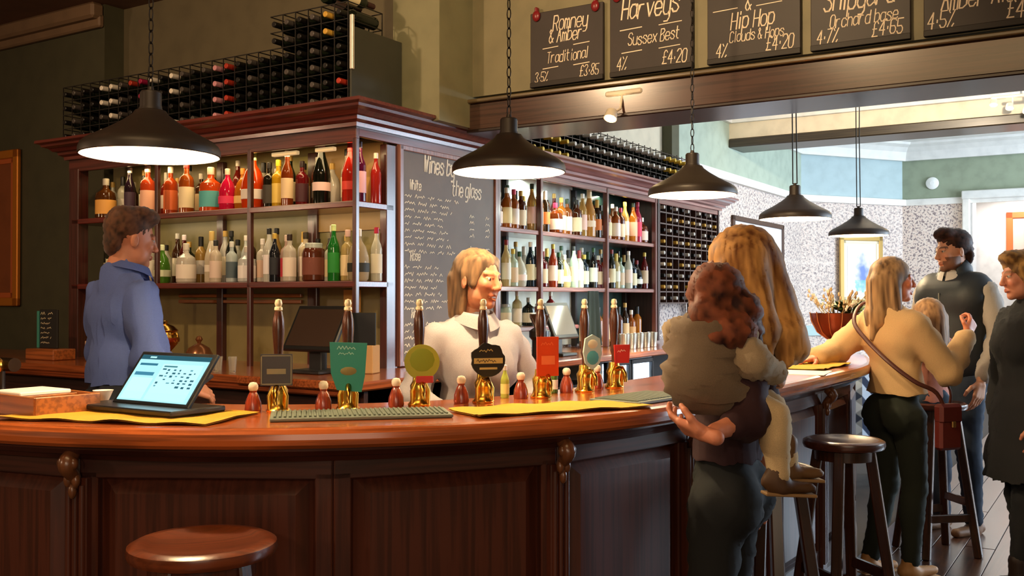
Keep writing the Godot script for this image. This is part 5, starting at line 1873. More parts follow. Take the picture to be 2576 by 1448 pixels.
class Strands extends Ripples:
	var c0: Color
	var c1: Color
	var way := Basis()
	func at(p: Vector3, n: Vector3) -> Array:
		var q := way * p
		var a := f.get_noise_3d(q.x * freq.x, q.y * freq.y, q.z * freq.z)
		var b := f.get_noise_3d(q.x * freq.x * 0.4 + 9.0, q.y * freq.y * 0.5, q.z * freq.z * 0.4)
		return [p + n * amp * a, c0.lerp(c1, clampf(0.5 + a * 0.7 + b * 0.6, 0.0, 1.0))]


class Quilted extends Look:
	func at(p: Vector3, n: Vector3) -> Array:
		return [p + n * 0.006 * absf(sin(p.y * 34.0)), color]


class Fingers extends Look:
	var dark: Color
	var wrist: Vector3
	var d: Vector3
	var size := 1.0
	func at(p: Vector3, _n: Vector3) -> Array:
		return [p, color.lerp(dark, clampf(((p - wrist).dot(d) / size - 0.08) * 8.0, 0.0, 0.6))]


class Face extends Look:
	var rosy: Color
	var lip: Color
	var brow: Color
	var beard: Color
	var bearded := false
	var w := 0.02
	var up := 0.0
	var gap := 0.0
	func at(p: Vector3, _n: Vector3) -> Array:
		var c := color
		var ch := Vector2((absf(p.x) - 0.042) / 0.03, (p.y + 0.026) / 0.028).length()
		if p.z > 0.02:
			c = c.lerp(rosy, clampf(1.0 - ch, 0.0, 1.0) * 0.7)
			c = c.lerp(rosy, clampf(1.0 - Vector2(p.x / 0.02, (p.y + 0.03) / 0.02).length(), 0.0, 1.0) * 0.5)
		if p.z > 0.075 and absf(p.x) < w and p.y < -0.056 + up * absf(p.x) / w and p.y > -0.081 - gap:
			c = lip
		if p.z > 0.06 and absf(p.y - 0.027 - 0.004 * (1.0 - absf(absf(p.x) - 0.034) / 0.02)) < 0.0055 and absf(p.x) > 0.013 and absf(p.x) < 0.052:
			c = brow.lerp(color, 0.25)
		if bearded and p.z > -0.01 and p.y < -0.03 and (p.y < -0.052 or absf(p.x) > 0.045) and p.y > -0.13 and not (absf(p.x) < 0.02 and p.y > -0.082):
			c = color.lerp(beard, 0.8)
		return [p, c]


func paint(c: Color) -> Look:
	var l := Look.new()
	l.color = c
	return l


class Flesh:
	var kind := PackedInt32Array()   # 0 tapered capsule, 1 ellipsoid, 2 ellipsoid taken away
	var pa := PackedVector3Array()
	var pb := PackedVector3Array()
	var ra := PackedFloat32Array()
	var rb := PackedFloat32Array()
	var kk := PackedFloat32Array()
	var sc := PackedVector3Array()
	var bs: Array[Basis] = []
	var T := Transform3D()           # applied to what is added next

	func cap(a: Vector3, b: Vector3, r0: float, r1: float, k := 0.02, squash := Vector3.ONE) -> void:
		kind.append(0)
		pa.append(T * a)
		pb.append(T * b)
		ra.append(r0)
		rb.append(r1)
		kk.append(k)
		sc.append(squash)
		bs.append(T.basis.orthonormalized())

	func ell(c: Vector3, r: Vector3, k := 0.02, b := Basis()) -> void:
		kind.append(1)
		pa.append(T * c)
		pb.append(r)
		ra.append(maxf(r.x, maxf(r.y, r.z)))
		rb.append(0)
		kk.append(k)
		sc.append(Vector3.ONE)
		bs.append((T.basis * b).orthonormalized())

	func dig(c: Vector3, r: Vector3, k := 0.01, b := Basis()) -> void:
		ell(c, r, k, b)
		kind[kind.size() - 1] = 2

	# Surface nets over a grid; look, if given, gets (position, normal) and returns [moved position, colour].
	func skin(out: MB, cell: float, look: Look = null) -> void:
		var lo := Vector3.ONE * 1e9
		var hi := -lo
		for i in kind.size():
			if kind[i] == 2:
				continue
			var r := maxf(ra[i], rb[i]) * maxf(sc[i].x, maxf(sc[i].y, sc[i].z)) + cell * 3.0
			lo = lo.min(pa[i] - Vector3.ONE * r)
			hi = hi.max(pa[i] + Vector3.ONE * r)
			if kind[i] == 0:
				lo = lo.min(pb[i] - Vector3.ONE * r)
				hi = hi.max(pb[i] + Vector3.ONE * r)
		var nx := int((hi.x - lo.x) / cell) + 2
		var ny := int((hi.y - lo.y) / cell) + 2
		var nz := int((hi.z - lo.z) / cell) + 2
		var F := PackedFloat32Array()
		F.resize(nx * ny * nz)
		F.fill(1.0)
		for i in kind.size():
			var kd := kind[i]
			var a := pa[i]
			var b := pb[i]
			var k := kk[i]
			var s := sc[i]
			var inv := bs[i].inverse()
			var r0 := ra[i]
			var dr := rb[i] - r0
			var reach := maxf(r0, rb[i]) * maxf(s.x, maxf(s.y, s.z)) + k + cell * 2.0
			var l := a - Vector3.ONE * reach
			var h := a + Vector3.ONE * reach
			if kd == 0:
				l = l.min(b - Vector3.ONE * reach)
				h = h.max(b + Vector3.ONE * reach)
			var i0 := maxi(int((l.x - lo.x) / cell), 0)
			var i1 := mini(int((h.x - lo.x) / cell) + 1, nx)
			var j0 := maxi(int((l.y - lo.y) / cell), 0)
			var j1 := mini(int((h.y - lo.y) / cell) + 1, ny)
			var k0 := maxi(int((l.z - lo.z) / cell), 0)
			var k1 := mini(int((h.z - lo.z) / cell) + 1, nz)
			var plain_ := s == Vector3.ONE
			var si := Vector3.ONE / s
			var ms := minf(s.x, minf(s.y, s.z))
			var ba := b - a if plain_ else (inv * (b - a)) * si
			var bb := maxf(ba.length_squared(), 1e-9)
			var ir := Vector3.ONE / b if kd > 0 else Vector3.ONE
			for z in range(k0, k1):
				for y in range(j0, j1):
					var at := (z * ny + y) * nx
					var p := Vector3(lo.x + i0 * cell, lo.y + y * cell, lo.z + z * cell) - a
					for x in range(i0, i1):
						var d: float
						if kd == 0:
							if plain_:
								var t := clampf(p.dot(ba) / bb, 0.0, 1.0)
								d = (p - ba * t).length() - r0 - dr * t
							else:
								var q := (inv * p) * si
								var t := clampf(q.dot(ba) / bb, 0.0, 1.0)
								d = ((q - ba * t).length() - r0 - dr * t) * ms
						else:
							var q := (inv * p) * ir
							var m0 := q.length()
							var m1 := (q * ir).length()
							d = m0 * (m0 - 1.0) / m1 if m1 > 1e-6 else -r0
						var f := F[at + x]
						if kd == 2:
							d = -d
							var g := maxf(k - absf(d - f), 0.0)
							F[at + x] = maxf(d, f) + g * g * 0.25 / k
						else:
							var g := maxf(k - absf(d - f), 0.0)
							F[at + x] = minf(d, f) - g * g * 0.25 / k
						p.x += cell
		var ids := PackedInt32Array()
		ids.resize(nx * ny * nz)
		ids.fill(-1)
		var pts := PackedVector3Array()
		var sx := 1
		var sy := nx
		var sz := nx * ny
		var limit := cell * 1.8
		for z in nz - 1:
			for y in ny - 1:
				var at := (z * ny + y) * nx
				for x in nx - 1:
					var o := at + x
					var f0 := F[o]
					if f0 > limit or f0 < -limit:
						continue
					var c := [f0, F[o + 1], F[o + sy], F[o + sy + 1], F[o + sz], F[o + sz + 1], F[o + sz + sy], F[o + sz + sy + 1]]
					var neg := 0
					for q in 8:
						if c[q] < 0.0:
							neg += 1
					if neg == 0 or neg == 8:
						continue
					var sum := Vector3.ZERO
					var cnt := 0
					for e in EDGES:
						var g0: float = c[e[0]]
						var g1: float = c[e[1]]
						if (g0 < 0.0) != (g1 < 0.0):
							var t := g0 / (g0 - g1)
							sum += CORNERS[e[0]].lerp(CORNERS[e[1]], t)
							cnt += 1
					ids[o] = pts.size()
					pts.append(lo + (Vector3(x, y, z) + sum / cnt) * cell)
		var base := out.v.size()
		var nrm := PackedVector3Array()
		nrm.resize(pts.size())
		var tris := PackedInt32Array()
		for z in range(1, nz - 1):
			for y in range(1, ny - 1):
				var at := (z * ny + y) * nx
				for x in range(1, nx - 1):
					var o := at + x
					if ids[o] < 0:
						continue
					var inside := F[o] < 0.0
					for ax in 3:
						var step: int = [sx, sy, sz][ax]
						if (F[o + step] < 0.0) == inside:
							continue
						var u: int = [sy, sz, sx][ax]
						var w: int = [sz, sx, sy][ax]
						var A := ids[o]
						var B := ids[o - u]
						var C := ids[o - u - w]
						var D := ids[o - w]
						if A < 0 or B < 0 or C < 0 or D < 0:
							continue
						if not inside:
							var tmp := B
							B = D
							D = tmp
						var nn := (pts[C] - pts[A]).cross(pts[D] - pts[B])
						nrm[A] += nn
						nrm[B] += nn
						nrm[C] += nn
						nrm[D] += nn
						tris.append_array([base + A, base + C, base + B, base + A, base + D, base + C])
		for i in pts.size():
			var n := nrm[i].normalized()
			if look:
				var res: Array = look.at(pts[i], n)
				out.v.append(out.xf * res[0])
				out.c.append(res[1])
			else:
				out.v.append(out.xf * pts[i])
			out.n.append(out.xf.basis * n)
		out.ix.append_array(tris)

const CORNERS: Array[Vector3] = [Vector3(0, 0, 0), Vector3(1, 0, 0), Vector3(0, 1, 0), Vector3(1, 1, 0), Vector3(0, 0, 1), Vector3(1, 0, 1), Vector3(0, 1, 1), Vector3(1, 1, 1)]
const EDGES := [[0, 1], [2, 3], [4, 5], [6, 7], [0, 2], [1, 3], [4, 6], [5, 7], [0, 4], [1, 5], [2, 6], [3, 7]]


func hue(hex: String) -> Color:
	return Color(hex).srgb_to_linear()


func skin_mat() -> StandardMaterial3D:
	if not mats.has("skin"):
		var m := StandardMaterial3D.new()
		m.vertex_color_use_as_albedo = true
		m.roughness = 0.5
		m.subsurf_scatter_enabled = true
		m.subsurf_scatter_strength = 0.08
		mats["skin"] = m
	return mats["skin"]


func strands_mat() -> StandardMaterial3D:
	if not mats.has("hair"):
		var m := StandardMaterial3D.new()
		m.vertex_color_use_as_albedo = true
		m.roughness = 0.6
		m.metallic_specular = 0.3
		m.rim_enabled = true
		m.rim = 0.3
		m.rim_tint = 0.8
		mats["hair"] = m
	return mats["hair"]


# folds for cloth: ripples along a direction
func folds(amp: float, freq: Vector3, sd: int, low := -9.0) -> Look:
	var l := Ripples.new()
	l.amp = amp
	l.freq = freq
	l.low = low
	l.start(sd)
	return l


func streaks(amp: float, freq: Vector3, dark: String, light: String, sd: int, way := Basis()) -> Look:
	var l := Strands.new()
	l.amp = amp
	l.freq = freq
	l.c0 = hue(dark)
	l.c1 = hue(light)
	l.way = way
	l.start(sd)
	return l


# Five fingers on a palm. out is where the fingers point, flat is the palm's facing, side is where the thumb leaves.
func hand(out: MB, wrist: Vector3, to: Vector3, palm: Vector3, thumb: Vector3, size: float, curl: float, color: Color) -> void:
	var f := Flesh.new()
	var d := to.normalized()
	var n := (palm - d * palm.dot(d)).normalized()
	var s := d.cross(n)
	if s.dot(thumb) < 0:
		s = -s
	var heel := wrist + d * 0.012 * size
	f.cap(wrist - d * 0.03 * size, heel, 0.024 * size, 0.023 * size, 0.01)
	for i in 4:
		var across: float = [0.03, 0.0105, -0.0095, -0.028][i] * size
		var len_: float = [0.92, 1.0, 0.94, 0.74][i] * size
		var k := wrist + d * (0.088 - 0.004 * absf(i - 1.2)) * size + s * across
		f.cap(heel + s * across * 0.7 + d * 0.01 * size, k, 0.0155 * size, 0.0118 * size, 0.012)
		var dir := d.rotated(d.cross(n).normalized(), curl * (0.55 + 0.1 * i))
		var p := k
		var r := 0.0092 * size
		for j in 3:
			var q: Vector3 = p + dir * [0.043, 0.027, 0.021][j] * len_
			f.cap(p, q, r, r * 0.9, 0.004)
			r *= 0.9
			p = q
			dir = dir.rotated(d.cross(n).normalized(), curl * 0.75)
	var t0 := wrist + d * 0.022 * size + s * 0.022 * size
	var t1 := t0 + (d * 0.55 + s * 0.75 + n * 0.3).normalized() * 0.038 * size
	var t2 := t1 + (d * 0.8 + s * 0.3 + n * 0.3 * (1.0 + curl)).normalized() * 0.03 * size
	var t3 := t2 + (d * 0.9 - s * 0.05 + n * 0.35 * (1.0 + curl)).normalized() * 0.024 * size
	f.cap(t0, t1, 0.0145 * size, 0.0115 * size, 0.01)
	f.cap(t1, t2, 0.0112 * size, 0.01 * size, 0.005)
	f.cap(t2, t3, 0.01 * size, 0.008 * size, 0.004)
	var l := Fingers.new()
	l.color = color
	l.dark = color * Color(0.86, 0.72, 0.7)
	l.wrist = wrist
	l.d = d
	l.size = size
	f.skin(out, 0.0042 * size, l)


# A head in its own frame: +z forward, centre between the ears.
func head(out: MB, eyes: MB, place: Transform3D, size: float, color: Color, female: bool, smile: float, beard := "", brow := "4a3020") -> void:
	var f := Flesh.new()
	f.ell(Vector3(0, 0.034, -0.012), Vector3(0.075, 0.088, 0.094), 0.02)
	f.ell(Vector3(0, -0.03, 0.026), Vector3(0.06, 0.078, 0.064), 0.03)
	f.cap(Vector3(-0.035, -0.07, 0.03), Vector3(0.035, -0.07, 0.03), 0.03, 0.03, 0.03)
	f.ell(Vector3(0, -0.098, 0.066), Vector3(0.022, 0.018, 0.018) * (0.9 if female else 1.1), 0.025)
	for sg in [-1.0, 1.0]:
		f.ell(Vector3(0.037 * sg, -0.024 + 0.006 * smile, 0.066 + 0.004 * smile), Vector3(0.021, 0.019, 0.017) * (1.0 + 0.15 * smile), 0.02)
		f.dig(Vector3(0.031 * sg, 0.008, 0.101), Vector3(0.0165, 0.0105, 0.014), 0.012)
		f.cap(Vector3(0.014 * sg, 0.024, 0.088), Vector3(0.046 * sg, 0.026, 0.074), 0.008, 0.006, 0.012)
		f.ell(Vector3(0.0105 * sg, -0.034, 0.099), Vector3(0.0085, 0.007, 0.009), 0.006)
		f.ell(Vector3(0.079 * sg, -0.008, -0.008), Vector3(0.0085, 0.03, 0.018), 0.006, Basis(Vector3.UP, 0.35 * sg))
		f.dig(Vector3(0.089 * sg, -0.006, 0.0), Vector3(0.005, 0.016, 0.009), 0.004)
		# lids
		f.cap(Vector3(0.018 * sg, 0.013 - 0.002 * smile, 0.0885), Vector3(0.044 * sg, 0.012 - 0.002 * smile, 0.079), 0.0048, 0.0042, 0.004)
		f.cap(Vector3(0.019 * sg, -0.001 + 0.0015 * smile, 0.0875), Vector3(0.043 * sg, 0.001 + 0.001 * smile, 0.079), 0.0036, 0.0036, 0.004)
	f.cap(Vector3(0, 0.016, 0.09), Vector3(0, -0.026, 0.106), 0.0085, 0.0105, 0.012)
	f.ell(Vector3(0, -0.031, 0.108), Vector3(0.0105, 0.009, 0.0105), 0.008)
	var w := 0.022 + 0.010 * smile
	var up := 0.012 * smile
	var gap := 0.006 * smile
	for sg in [-1.0, 1.0]:
		f.cap(Vector3(0, -0.061, 0.0925), Vector3(w * sg, -0.066 + up, 0.082 - 0.006 * smile), 0.0045, 0.0026, 0.005)
		f.cap(Vector3(0, -0.0715 - gap, 0.0905), Vector3(w * sg, -0.067 + up, 0.082 - 0.006 * smile), 0.0052, 0.0026, 0.005)
	if smile > 0.3:
		f.dig(Vector3(0, -0.0655 - gap * 0.3, 0.097), Vector3(w * 0.8, 0.003 + gap * 0.45, 0.013), 0.003)
	f.cap(Vector3(0, -0.07, -0.02), Vector3(0, -0.14, -0.038), 0.047 if female else 0.055, 0.047 if female else 0.056, 0.03)
	var look := Face.new()
	look.color = color
	look.lip = color * Color(0.84, 0.6, 0.56)
	look.rosy = color * Color(1.0, 0.72, 0.66)
	look.brow = hue(brow)
	look.bearded = beard != ""
	look.beard = hue(beard) if beard else color
	look.w = w
	look.up = up
	look.gap = gap
	var keep := out.xf
	out.xf = keep * place * Transform3D(Basis().scaled(Vector3.ONE * size), Vector3.ZERO)
	f.skin(out, 0.0045, look)
	for i in range(out.n.size() - 1, -1, -1):
		out.n[i] = out.n[i].normalized()
	out.xf = keep
	eyes.xf = place * Transform3D(Basis().scaled(Vector3.ONE * size), Vector3.ZERO)
	for sg in [-1.0, 1.0]:
		eyes.tint = hue("b8ada4")
		eyes.ball(Vector3(0.031 * sg, 0.006, 0.0782), Vector3(0.0115, 0.0105, 0.0115), 14, 10)
		eyes.tint = hue("2a1c14")
		eyes.ball(Vector3(0.031 * sg, 0.006, 0.0862), Vector3(0.0062, 0.0062, 0.0042), 10, 6)
	if smile > 0.3:
		eyes.tint = hue("efe6da")
		eyes.ball(Vector3(0, -0.0645 - gap * 0.3, 0.0775), Vector3(w * 0.8, 0.005, 0.0105), 14, 6)


# d: joints and looks; every length in metres in the person's own frame (+z forward, +x their left)
func person(label: String, at: Vector2, fwd: Vector2, H: float, d: Dictionary) -> Node3D:
	var o := thing("person", label, "person", Vector3(at.x, d.get("lift", 0.0), -at.y), atan2(fwd.x, -fwd.y))
	var fem: bool = d.get("female", true)
	var color := hue(d.get("skin", "d89a72"))
	var wide: float = (0.098 if fem else 0.113) * H * d.get("broad", 1.0)
	var hipw := 0.052 * H
	var hip_y := 0.5 * H
	var up := Transform3D(Basis(Vector3.RIGHT, d.get("lean", 0.0)) * Basis(Vector3.BACK, d.get("sway", 0.0)), Vector3(0, 0.53 * H, 0)) * Transform3D(Basis(), Vector3(0, -0.53 * H, 0))
	var J := {"ls": up * Vector3(wide, 0.794 * H, -0.01), "rs": up * Vector3(-wide, 0.794 * H, -0.01), "lh": Vector3(hipw, hip_y, 0), "rh": Vector3(-hipw, hip_y, 0),
		"le": Vector3(wide + 0.05, 0.64 * H, -0.03), "re": Vector3(-wide - 0.05, 0.64 * H, -0.03), "lw": Vector3(wide + 0.06, 0.49 * H, 0.04), "rw": Vector3(-wide - 0.06, 0.49 * H, 0.04),
		"lk": Vector3(hipw + 0.01, 0.275 * H, 0.02), "rk": Vector3(-hipw - 0.01, 0.275 * H, 0.02), "la": Vector3(hipw + 0.015, 0.045 * H, -0.02), "ra": Vector3(-hipw - 0.015, 0.045 * H, -0.02)}
	J.merge(d.get("joints", {}), true)
	var neck := up * Vector3(0, 0.835 * H, -0.012)
	var hs: float = d.get("head_size", 1.0) * (0.97 if fem else 1.03)
	var hc := up * Vector3(0, 0.928 * H, 0.018)
	if d.has("head_at"):
		hc = d.head_at
	var hb := Basis(Vector3.UP, d.get("turn", 0.0)) * Basis(Vector3.RIGHT, d.get("nod", 0.0)) * Basis(Vector3.BACK, d.get("tilt", 0.0))
	var hp := Transform3D(hb, hc)
	# --- skin: one body mesh, with the head and hands in grids of their own
	var body := MB.new()
	var f := Flesh.new()
	f.T = up
	f.cap(Vector3(0, 0.75 * H, 0), Vector3(0, 0.56 * H, 0), 0.044 * H, 0.044 * H, 0.03, Vector3(1.25, 1, 0.85))
	f.cap(Vector3(-wide * 0.8, 0.798 * H, -0.008), Vector3(wide * 0.8, 0.798 * H, -0.008), 0.022 * H, 0.022 * H, 0.03)
	f.T = Transform3D()
	f.cap(neck - Vector3(0, 0.03 * H, 0), neck.lerp(hp * Vector3(0, -0.1, -0.03), 0.7), 0.036 * H, 0.032 * H, 0.03)
	for s in ["l", "r"]:
		f.cap(J[s + "s"], J[s + "e"], 0.024 * H, 0.0195 * H, 0.02)
		f.cap(J[s + "e"], J[s + "w"], 0.0205 * H, 0.0142 * H, 0.02)
		if d.get("legs", true):
			f.cap(J[s + "h"], J[s + "k"], 0.038 * H, 0.027 * H, 0.03)
			f.cap(J[s + "k"], J[s + "a"], 0.027 * H, 0.019 * H, 0.02)
	f.skin(body, 0.013, paint(color))
	var eyes := MB.new()
	head(body, eyes, hp, hs, color, fem, d.get("smile", 0.0), d.get("beard", ""), d.get("brow", "5a3c24"))
	for s in ["l", "r"]:
		if d.get("hands", "lr").contains(s):
			var hd: Array = d.get(s + "_hand", [])
			var arm: Vector3 = (J[s + "w"] - J[s + "e"]).normalized()
			var dir: Vector3 = hd[0] if hd else arm
			var palm: Vector3 = hd[1] if hd else Vector3(-1 if s == "l" else 1, 0, 0)
			var th: Vector3 = hd[2] if hd else Vector3(0, 0, 1)
			hand(body, J[s + "w"] + arm * 0.02, dir, palm, th, H / 1.72 * (0.95 if fem else 1.05) * d.get("hand_size", 1.0), hd[3] if hd else 0.45, color)
	part(o, "body", body, skin_mat())
	part(o, "eyes", eyes, skin_mat())
	# --- upper garment
	var t: Dictionary = d.get("top", {})
	if t:
		var g := Flesh.new()
		var e: float = t.get("ease", 0.0)
		g.T = up
		var flat := Vector3(1.0, 1.0, 0.8)
		g.cap(Vector3(-wide * 0.5, 0.755 * H, 0.002), Vector3(wide * 0.5, 0.755 * H, 0.002), 0.05 * H + e, 0.05 * H + e, 0.04, Vector3(1, 1.1, 1.05))
		g.cap(Vector3(-wide * 0.22, 0.815 * H, -0.014), Vector3(-wide * 0.86, 0.79 * H, -0.008), 0.03 * H + e, 0.0255 * H + e, 0.04)
		g.cap(Vector3(wide * 0.22, 0.815 * H, -0.014), Vector3(wide * 0.86, 0.79 * H, -0.008), 0.03 * H + e, 0.0255 * H + e, 0.04)
		g.cap(Vector3(0, 0.74 * H, 0), Vector3(0, 0.63 * H, 0.004), 0.058 * H + e, (0.05 if fem else 0.056) * H + e, 0.04, Vector3(1.3, 1, 0.95))
		if fem:
			for sg in [-1.0, 1.0]:
				g.ell(Vector3(0.04 * H * sg, 0.715 * H, 0.045 * H), Vector3(0.038, 0.04, 0.03) * H + Vector3.ONE * e * 0.5, 0.035)
		g.cap(Vector3(0, 0.815 * H, -0.012), Vector3(0, 0.83 * H + t.get("collar", 0.0), -0.014), 0.047 * H, 0.0425 * H, 0.025)
		var hem: float = t.get("hem", 0.56) * H
		var flare: float = t.get("flare", 0.0)
		g.cap(Vector3(0, 0.63 * H, 0), Vector3(0, hem, 0), (0.051 if fem else 0.058) * H + e, 0.058 * H + e + flare, 0.04, Vector3(1.32, 1, 0.95))
		if t.get("long", false):
			g.cap(Vector3(0, 0.55 * H, 0), Vector3(0, hem, 0.01), 0.066 * H + e, 0.07 * H + e + flare, 0.05, Vector3(1.3, 0.6, 1.0))
		g.T = Transform3D()
		var sl: float = t.get("sleeve", 0.96)
		if sl > 0:
			for s in ["l", "r"]:
				var big: float = t.get("sleeve_fat", 1.0)
				g.cap(J[s + "s"], J[s + "e"], 0.0275 * H * big + e * 0.7, 0.0245 * H * big + e * 0.7, 0.02)
				if sl > 0.5:
					var end: Vector3 = J[s + "e"].lerp(J[s + "w"], (sl - 0.5) * 2.0)
					g.cap(J[s + "e"], end, 0.0245 * H * big + e * 0.7, 0.018 * H * big + e * 0.7, 0.02)
		var gm := MB.new()
		g.skin(gm, t.get("cell", 0.013), folds(t.get("fold", 0.008), t.get("grain", Vector3(16, 5, 16)), t.get("seed", 3), hem))
		gm.c = PackedColorArray()
		part(o, t.get("name", "shirt"), gm, t.mat)
	# --- lower garment
	var b: Dictionary = d.get("bottom", {})
	if b:
		var g := Flesh.new()
		var e: float = b.get("ease", 0.0)
		g.cap(Vector3(0, b.get("waist", 0.6) * H, 0), Vector3(0, 0.53 * H, -0.005), (0.048 if fem else 0.054) * H + e, 0.057 * H + e, 0.03, Vector3(1.34, 1, 0.95))
		for s in ["l", "r"]:
			var sg := 1.0 if s == "l" else -1.0
			g.ell(Vector3(0.045 * H * sg, 0.505 * H, -0.035 * H), Vector3(0.052, 0.058, 0.042) * H + Vector3.ONE * e, 0.03)
			g.cap(J[s + "h"], J[s + "k"], 0.049 * H + e, 0.033 * H + e, 0.02)
			var end: Vector3 = J[s + "k"].lerp(J[s + "a"], b.get("leg", 0.98))
			g.cap(J[s + "k"], end, 0.033 * H + e, 0.024 * H + e * 1.2, 0.02)
			g.ell(J[s + "k"].lerp(J[s + "a"], 0.3) + Vector3(0, 0, -0.014), Vector3(0.032, 0.07, 0.03) * H + Vector3.ONE * e * 0.5, 0.03)
		var gm := MB.new()
		g.skin(gm, 0.014, folds(b.get("fold", 0.006), Vector3(12, 12, 12), 8))
		gm.c = PackedColorArray()
		part(o, b.get("name", "trousers"), gm, b.mat)
	# --- shoes
	if d.has("shoes"):
		for s in ["l", "r"]:
			shoe(o, J[s + "a"], d.get("toe", Vector3(0, 0, 1)), H / 1.7 * d.get("foot", 1.0), d.shoes, d.get("boot", false), d.get("sole", "2a1c14"))
	if d.has("hair"):
		var h := Flesh.new()
		h.T = hp * Transform3D(Basis().scaled(Vector3.ONE * hs), Vector3.ZERO)
		var hd: Dictionary = d.hair
		for q in hd.prims:
			if q[0] == "e":
				h.ell(q[1], q[2] * hs, q[3] if q.size() > 3 else 0.02)
			elif q[0] == "x":
				h.dig(q[1], q[2] * hs, q[3] if q.size() > 3 else 0.012)
			else:
				h.cap(q[1], q[2], q[3] * hs, q[4] * hs, 0.02, q[5] if q.size() > 5 else Vector3.ONE)
		var hm := MB.new()
		h.skin(hm, hd.get("cell", 0.007), streaks(hd.get("amp", 0.006), hd.get("freq", Vector3(60, 8, 60)), hd.dark, hd.light, hd.get("seed", 2), hb.inverse()))
		part(o, "hair", hm, strands_mat())
	o.set_meta("kind", "thing")
	return o


func shoe(o: Node3D, ankle: Vector3, toe: Vector3, size: float, hex: String, boot: bool, sole: String) -> void:
	var f := Flesh.new()
	var fw := toe.normalized()
	var dn := (Vector3.DOWN - fw * Vector3.DOWN.dot(fw)).normalized()
	var sole_at := ankle + dn * 0.055 * size
	f.cap(sole_at - fw * 0.045 * size - dn * 0.012, sole_at + fw * 0.02 * size, 0.034 * size, 0.036 * size, 0.02)
	f.cap(sole_at + fw * 0.02 * size, sole_at + fw * 0.15 * size, 0.04 * size, 0.03 * size, 0.02, Vector3(1, 0.8, 1))
	f.cap(ankle - fw * 0.012, sole_at, 0.038 * size, 0.038 * size, 0.02)
	if boot:
		f.cap(ankle - dn * 0.08 * size, ankle, 0.045 * size, 0.042 * size, 0.02)
	var m := MB.new()
	f.skin(m, 0.009, folds(0.002, Vector3(30, 30, 30), 4))
	m.c = PackedColorArray()
	part(o, "shoe", m, plain(hex, 0.6))
	var s := MB.new()
	var side := fw.cross(dn)
	s.box(Vector3(0, 0, 0.055 * size), Vector3(0.078 * size, 0.014 * size, 0.24 * size), 0.006)
	var sm := part(o, "sole", s, plain(sole, 0.7))
	sm.transform = Transform3D(Basis(side, -dn, fw), sole_at + dn * 0.032 * size)


